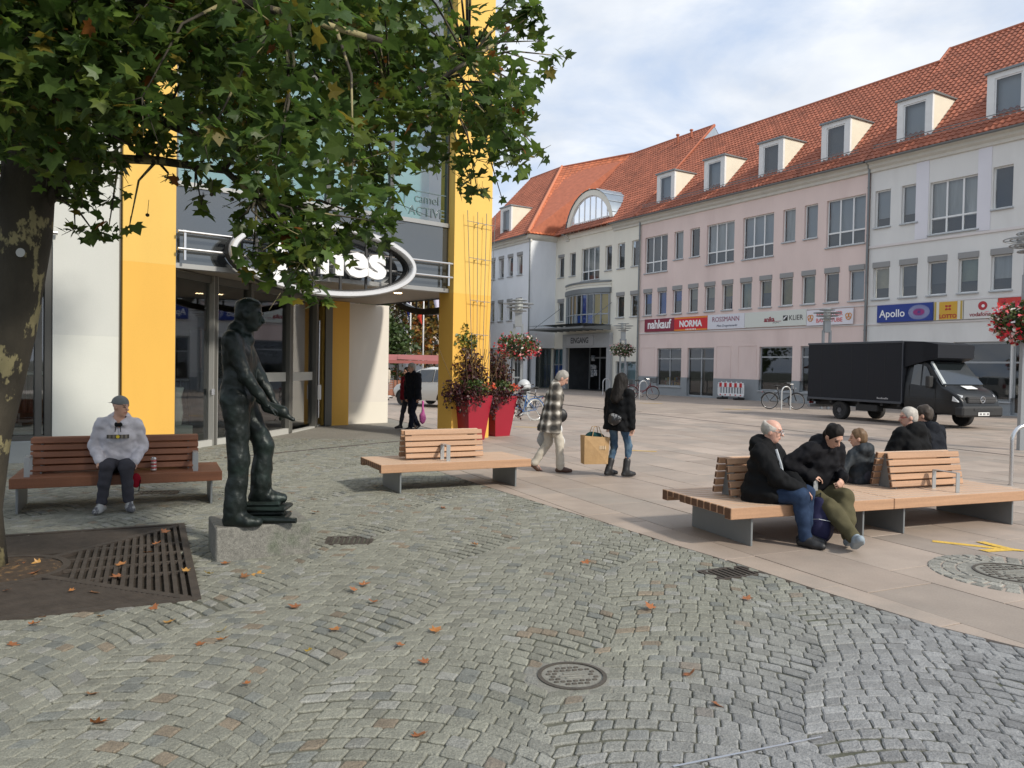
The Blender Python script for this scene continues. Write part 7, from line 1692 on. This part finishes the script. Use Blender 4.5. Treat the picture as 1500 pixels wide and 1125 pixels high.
# local x forward, y left; stations
st_ = [(-2.05, .50, .92, .92, .80), (-1.98, .34, 1.02, 1.05, .84), (-1.75, .30, 1.05, 1.55, .86), (-1.2, .28, 1.04, 1.64, .88), (-.2, .26, 1.0, 1.66, .89), (.55, .26, .98, 1.55, .89), (1.15, .26, .96, 1.10, .88), (1.75, .30, .86, .90, .84), (2.1, .42, .70, .72, .70)]
vs = []; fs = []; n = 12
for x, zb, belt, zt, hw in st_:
    ht = hw-.20 if zt > 1.3 else hw-.10
    rg = [(-hw+.06, zb), (-hw, zb+.15), (-hw-.01, (zb+belt)/2+.05), (-hw+.02, belt), (-ht-.02, zt-.08), (-ht+.14, zt)]; rg = rg+[(-y, z) for y, z in reversed(rg)]
    vs += [(x, y, z) for y, z in rg]
for i in range(len(st_)-1):
    for k in range(n): fs.append((i*n+k, i*n+(k+1) % n, (i+1)*n+(k+1) % n, (i+1)*n+k))
fs += [tuple(range(n-1, -1, -1)), tuple((len(st_)-1)*n+k for k in range(n))]
MB().add(vs, fs).build('body', m_car, car, auto=40)
quad('rear_window', [(-1.995, -.58, 1.12), (-1.995, .58, 1.12), (-1.79, .56, 1.50), (-1.79, -.56, 1.50)], g_car, car, .03)
for sy in (-1, 1):
    y = sy*.80
    quad('side_window', [(-1.55, sy*.86, 1.07), (-.65, sy*.86, 1.04), (-.65, sy*.71, 1.54), (-1.45, sy*.70, 1.52)], g_car, car, .02); quad('side_window', [(-.58, sy*.87, 1.04), (.30, sy*.87, 1.02), (.25, sy*.72, 1.52), (-.58, sy*.715, 1.54)], g_car, car, .02); quad('side_window', [(.36, sy*.87, 1.02), (1.0, sy*.87, 1.0), (.55, sy*.74, 1.42), (.33, sy*.72, 1.50)], g_car, car, .02)
    MB().bbox(-2.05, -1.90, sy*.74-.10, sy*.74+.10, .80, 1.12, .03).build('tail_lamp', mat('tail_red', (.32, .012, .015), .2, coat=.4), car); MB().bbox(.80, 1.0, sy*1.0-.08, sy*1.0+.08, 1.0, 1.14, .03).build('mirror', m_trim, car)
    for x in (-1.25, 1.35):
        w_ = MB().lathe([(.2, -.09), (.30, -.1), (.315, -.07), (.315, .07), (.30, .1), (.2, .09)], 28, (x, sy*.80, .315), 'y').build('wheel', m_tyre, car, auto=40); MB().lathe([(0, sy*.03), (.2, sy*.02), (.21, 0)], 20, (x, sy*.86, .315), 'y').build('rim', m_rim, w_)
        MB().torus(.345, .03, (x, sy*.885, .315), 'y', 16, 6, 0, math.pi).build('wheel_arch', m_trim, car)
MB().bbox(-2.12, -1.9, -.80, .80, .38, .66, .05).build('bumper', m_car, car); MB().box(-2.075, -2.05, -.26, .26, .78, .89).build('number_plate', MATS['plate_white'], car); MB().box(-2.10, -2.02, -.7, .7, .28, .385).build('rear_skirt', m_trim, car)
# market stall
def back(x, y, d):
    r = ray(x, y); return CAM+r*(d/r[1])
q = back(598, 535, 44); sx_, sy_ = q[0], 44.
stl = thing('market_stall', 'open market stall with faded red awning and plants beyond the car', 'stall', (sx_, sy_, 0), R(8))
m_awn = mat('faded_red_awning', (.30, .10, .09), .85, var=.12, vs=1.5)
for i, (a, b) in enumerate(((-3.2, -.6), (-.6, 1.0), (1.0, 3.2))):
    MB().add([(a, -1.4, 1.95+.08*(i % 2)), (b, -1.4, 1.98), (b, 0, 2.3), (a, 0, 2.3), (a, 1.4, 2.0), (b, 1.4, 2.0)], [(0, 1, 2, 3), (3, 2, 5, 4)]).build('awning', m_awn, stl)
    MB().box(a, b, -1.42, -1.40, 1.80, 1.97).build('valance', m_awn, stl)
for x in (-3.1, -.6, 1.0, 3.1): MB().tube([(x, -1.3, 0), (x, -1.3, 2.0)], .03, 6).build('pole', m_trim, stl)
for x in (-2.4, -.2, 2.0): MB().bbox(x-.9, x+.9, -1.1, .2, .0, .85, .02).build('counter', mat('stall_counter', (.30, .13, .08), .8, var=.2), stl)
cloud('stall_plants', m_small, stl, [((-1.2, -.4, 1.2), (1.1, .4, .35)), ((.2, -.3, 1.15), (.7, .4, .25))], 900, .14, GRN+[(.5, .2, .1)])
MB().box(1.5, 2.4, -1.2, -1.17, 1.15, 1.8).build('sign_board', mat('board_white', (.5, .5, .48), .7, col2=(.05, .06, .06), c2s=5, c2p=(.5, .55)), stl)
# shopping trolleys
for k, (px, lb) in enumerate((((556, 586), 'chrome shopping trolley half hidden behind the passage wall'), ((562, 583), 'second chrome shopping trolley standing beside the first'))):
    P = gnd(*px); tl = thing('shopping_trolley', lb, 'trolley', P, R(20), 'shopping trolleys'); mb = MB()
    for z in np.linspace(.45, .95, 5): mb.tube([(-.4, -.25, z), (.45, -.2, z+.05), (.45, .2, z+.05), (-.4, .25, z), (-.4, -.25, z)], .008, 4)
    for x in np.linspace(-.4, .45, 7): mb.tube([(x, -.24, .95), (x, -.2, .45), (x, .2, .45), (x, .24, .95)], .006, 4)
    mb.build('basket', m_rim, tl); MB().tube([(-.5, -.25, 1.0), (-.5, .25, 1.0)], .018, 6).build('handle', flat((.4, .04, .04)), tl)
    MB().tube([(-.42, -.22, .5), (-.45, -.22, .1), (.4, -.2, .1)], .012, 5).tube([(-.42, .22, .5), (-.45, .22, .1), (.4, .2, .1)], .012, 5).build('undercarriage', m_rim, tl)
    for x, y in ((-.42, -.22), (-.42, .22), (.38, -.2), (.38, .2)): MB().lathe([(.05, -.015), (.05, .015)], 10, (x, y, .05), 'y').build('castor', m_tyre, tl)
# far people
for (x, y, d), lb, c in (((565, 575, 39), 'distant person in pale beige coat near the market stall', (.45, .40, .33)), ((553, 575, 40), 'distant person in dark blue coat near the market stall', (.03, .05, .12))):
    P = back(x, y, d); P[2] = 0
    person(lb, P, 200, Fig((0, 0, .95), (.0, .03, 1.45), ((-.1, .1, .085), (.1, -.1, .085)), ((-.22, .06, .78), (.22, .06, .78))), dict(bulk=.03, hem=.2), dict(), dict(), 'short', mt=cloth('far_coat_%d' % int(c[0]*99), c), ml=gtr, ms=shb, mh=h_gry, vox=.03, seed=71, group='people walking on the square')
# flagpoles
for (x, d), lb, fc in (((600, 52), 'white flagpole with furled dark blue flag', (.015, .02, .12)), ((619, 54), 'white flagpole with small red flag', (.45, .05, .03)), ((643, 50), 'white flagpole with furled pale lilac flag', (.55, .53, .65))):
    P = back(x, 560, d); fp_ = thing('flagpole', lb, 'flagpole', (P[0], P[1], 0), 0, 'flagpoles beyond the passage'); MB().tube([(0, 0, 0), (0, 0, 8.5)], [.06, .04], 10).build('pole', mat('white_pole', (.66, .66, .66), .4), fp_, smooth=True)
    ff = Field(.04); zt = 7.6 if fc[0] != .45 else 5.6; bt_ = 4.6 if fc[0] != .45 else 4.5
    ff.cone((-.14, 0, zt), (-.30, .05, (zt+bt_)/2), .08, .20, .05).cone((-.30, .05, (zt+bt_)/2), (-.10, 0, bt_), .20, .05, .05); ff.build('flag', cloth('flag_%d' % int(fc[2]*99), fc), fp_, noise=((.04, 7, (1, 1, .2)),))
# far building with balconies
P = back(606, 540, 72)
fb_ = thing('apartment_building', 'white apartment building with balconies and reddish panels beyond the flagpoles', 'building', (P[0]-8, P[1], 0), R(6))
MB().box(-14, 9.6, 0, 10, 0, 15).build('wall', mat('far_wall', (.50, .49, .47), .85, var=.08, vs=.4), fb_); MB().box(7.2, 9.7, -.6, -.002, 0, 15).build('stair_tower', mat('far_white', (.66, .67, .68), .85), fb_)
for z in (2.6, 5.6, 8.6, 11.6):
    for x in (-12, -8, -4, 0, 4):
        w_ = MB().box(x-1.1, x+1.1, -.05, -.002, z, z+1.7).build('window', BACK['dark'], fb_); MB().box(x-.9, x+.9, -.07, -.052, z+.15, z+1.55).build('pane', g_pane, w_)
        if x in (4, -4): MB().box(x-1.9, x+1.9, -1.4, -.06, z-.5, z-.3).build('balcony_floor', MATS['far_white'], fb_); MB().box(x-1.9, x+1.9, -1.42, -1.36, z-.29, z+.55).build('balcony_panel', mat('balcony_red', (.35, .13, .09), .8), fb_)
MB().box(-14.2, 9.8, -.8, 10.2, 15.001, 15.4).build('roof', m_gut, fb_)
def far_tree(label, x, d, h_, r, cols, n=2600):
    P = back(x, 550, d); o = thing('tree', label, 'tree', (P[0], P[1], 0), 0, 'trees beyond the passage'); MB().tube([(0, 0, 0), (.1, 0, h_*.4), (-.1, .1, h_*.8)], [.2, .15, .05], 8).build('trunk', m_bark, o)
    bl = []
    for _ in range(16):
        a, z = random.uniform(0, 6.28), random.uniform(.3, .95); rr = r*math.sin(math.pi*min(1, (z-.15)))*random.uniform(.3, .75); bl.append(((rr*math.cos(a), rr*math.sin(a), h_*z), (r*.42, r*.42, r*.38)))
    cloud('crown', m_small, o, bl, n, .32, cols); return o
far_tree('full green tree beyond the passage wall', 562, 50, 6.2, 2.6, [(.05, .085, .02), (.035, .065, .015), (.07, .10, .03)])
far_tree('orange and yellow autumn tree beyond the flagpoles', 629, 62, 8.0, 2.6, [(.28, .17, .03), (.20, .13, .03), (.33, .12, .03), (.12, .10, .03)])
far_tree('dark green tree behind the corner column', 655, 66, 10.5, 3.6, [(.045, .06, .02), (.06, .06, .02), (.035, .05, .018)])
far_tree('brownish tree top behind the oval sign', 580, 64, 9.5, 3.0, [(.14, .09, .04), (.10, .08, .03), (.06, .08, .02)])
P = back(622, 550, 80); o = thing('hedge', 'dark hedge closing the view beyond the flagpoles', 'hedge', (P[0], P[1], 0), 0); cloud('hedge_foliage', m_small, o, [((x, 0, 2.0), (2.2, 1.2, 2.3)) for x in range(-26, 30, 3)], 5000, .5, [(.04, .06, .02), (.05, .055, .02)])
for k, (x, d, w_, h_, c) in enumerate(((430, 110, 34, 14, (.5, .47, .42)), (690, 120, 30, 13, (.45, .40, .36)))):
    P = back(x, 550, d); o = thing('distant_house', ('long pale house block far beyond the passage', 'long beige house block behind the far trees')[k], 'building', (P[0], P[1], 0), R(4)); MB().box(-w_/2, w_/2, 0, 10, 0, h_-4).build('wall', mat('far_house_%d' % k, c, .9, var=.08), o)
    MB().prism([(-.6, h_-4), (5, h_), (10.6, h_-4)], -w_/2-.4, w_/2+.4, axis='x').build('roof', m_ridge, o)
    for z in (1.2, 4.4, 7.4):
        for q in np.arange(-w_/2+2, w_/2-1, 3.2):
            if z < h_-5.5: MB().box(q-.6, q+.6, -.04, -.002, z, z+1.6).build('window', BACK['dark'], o)
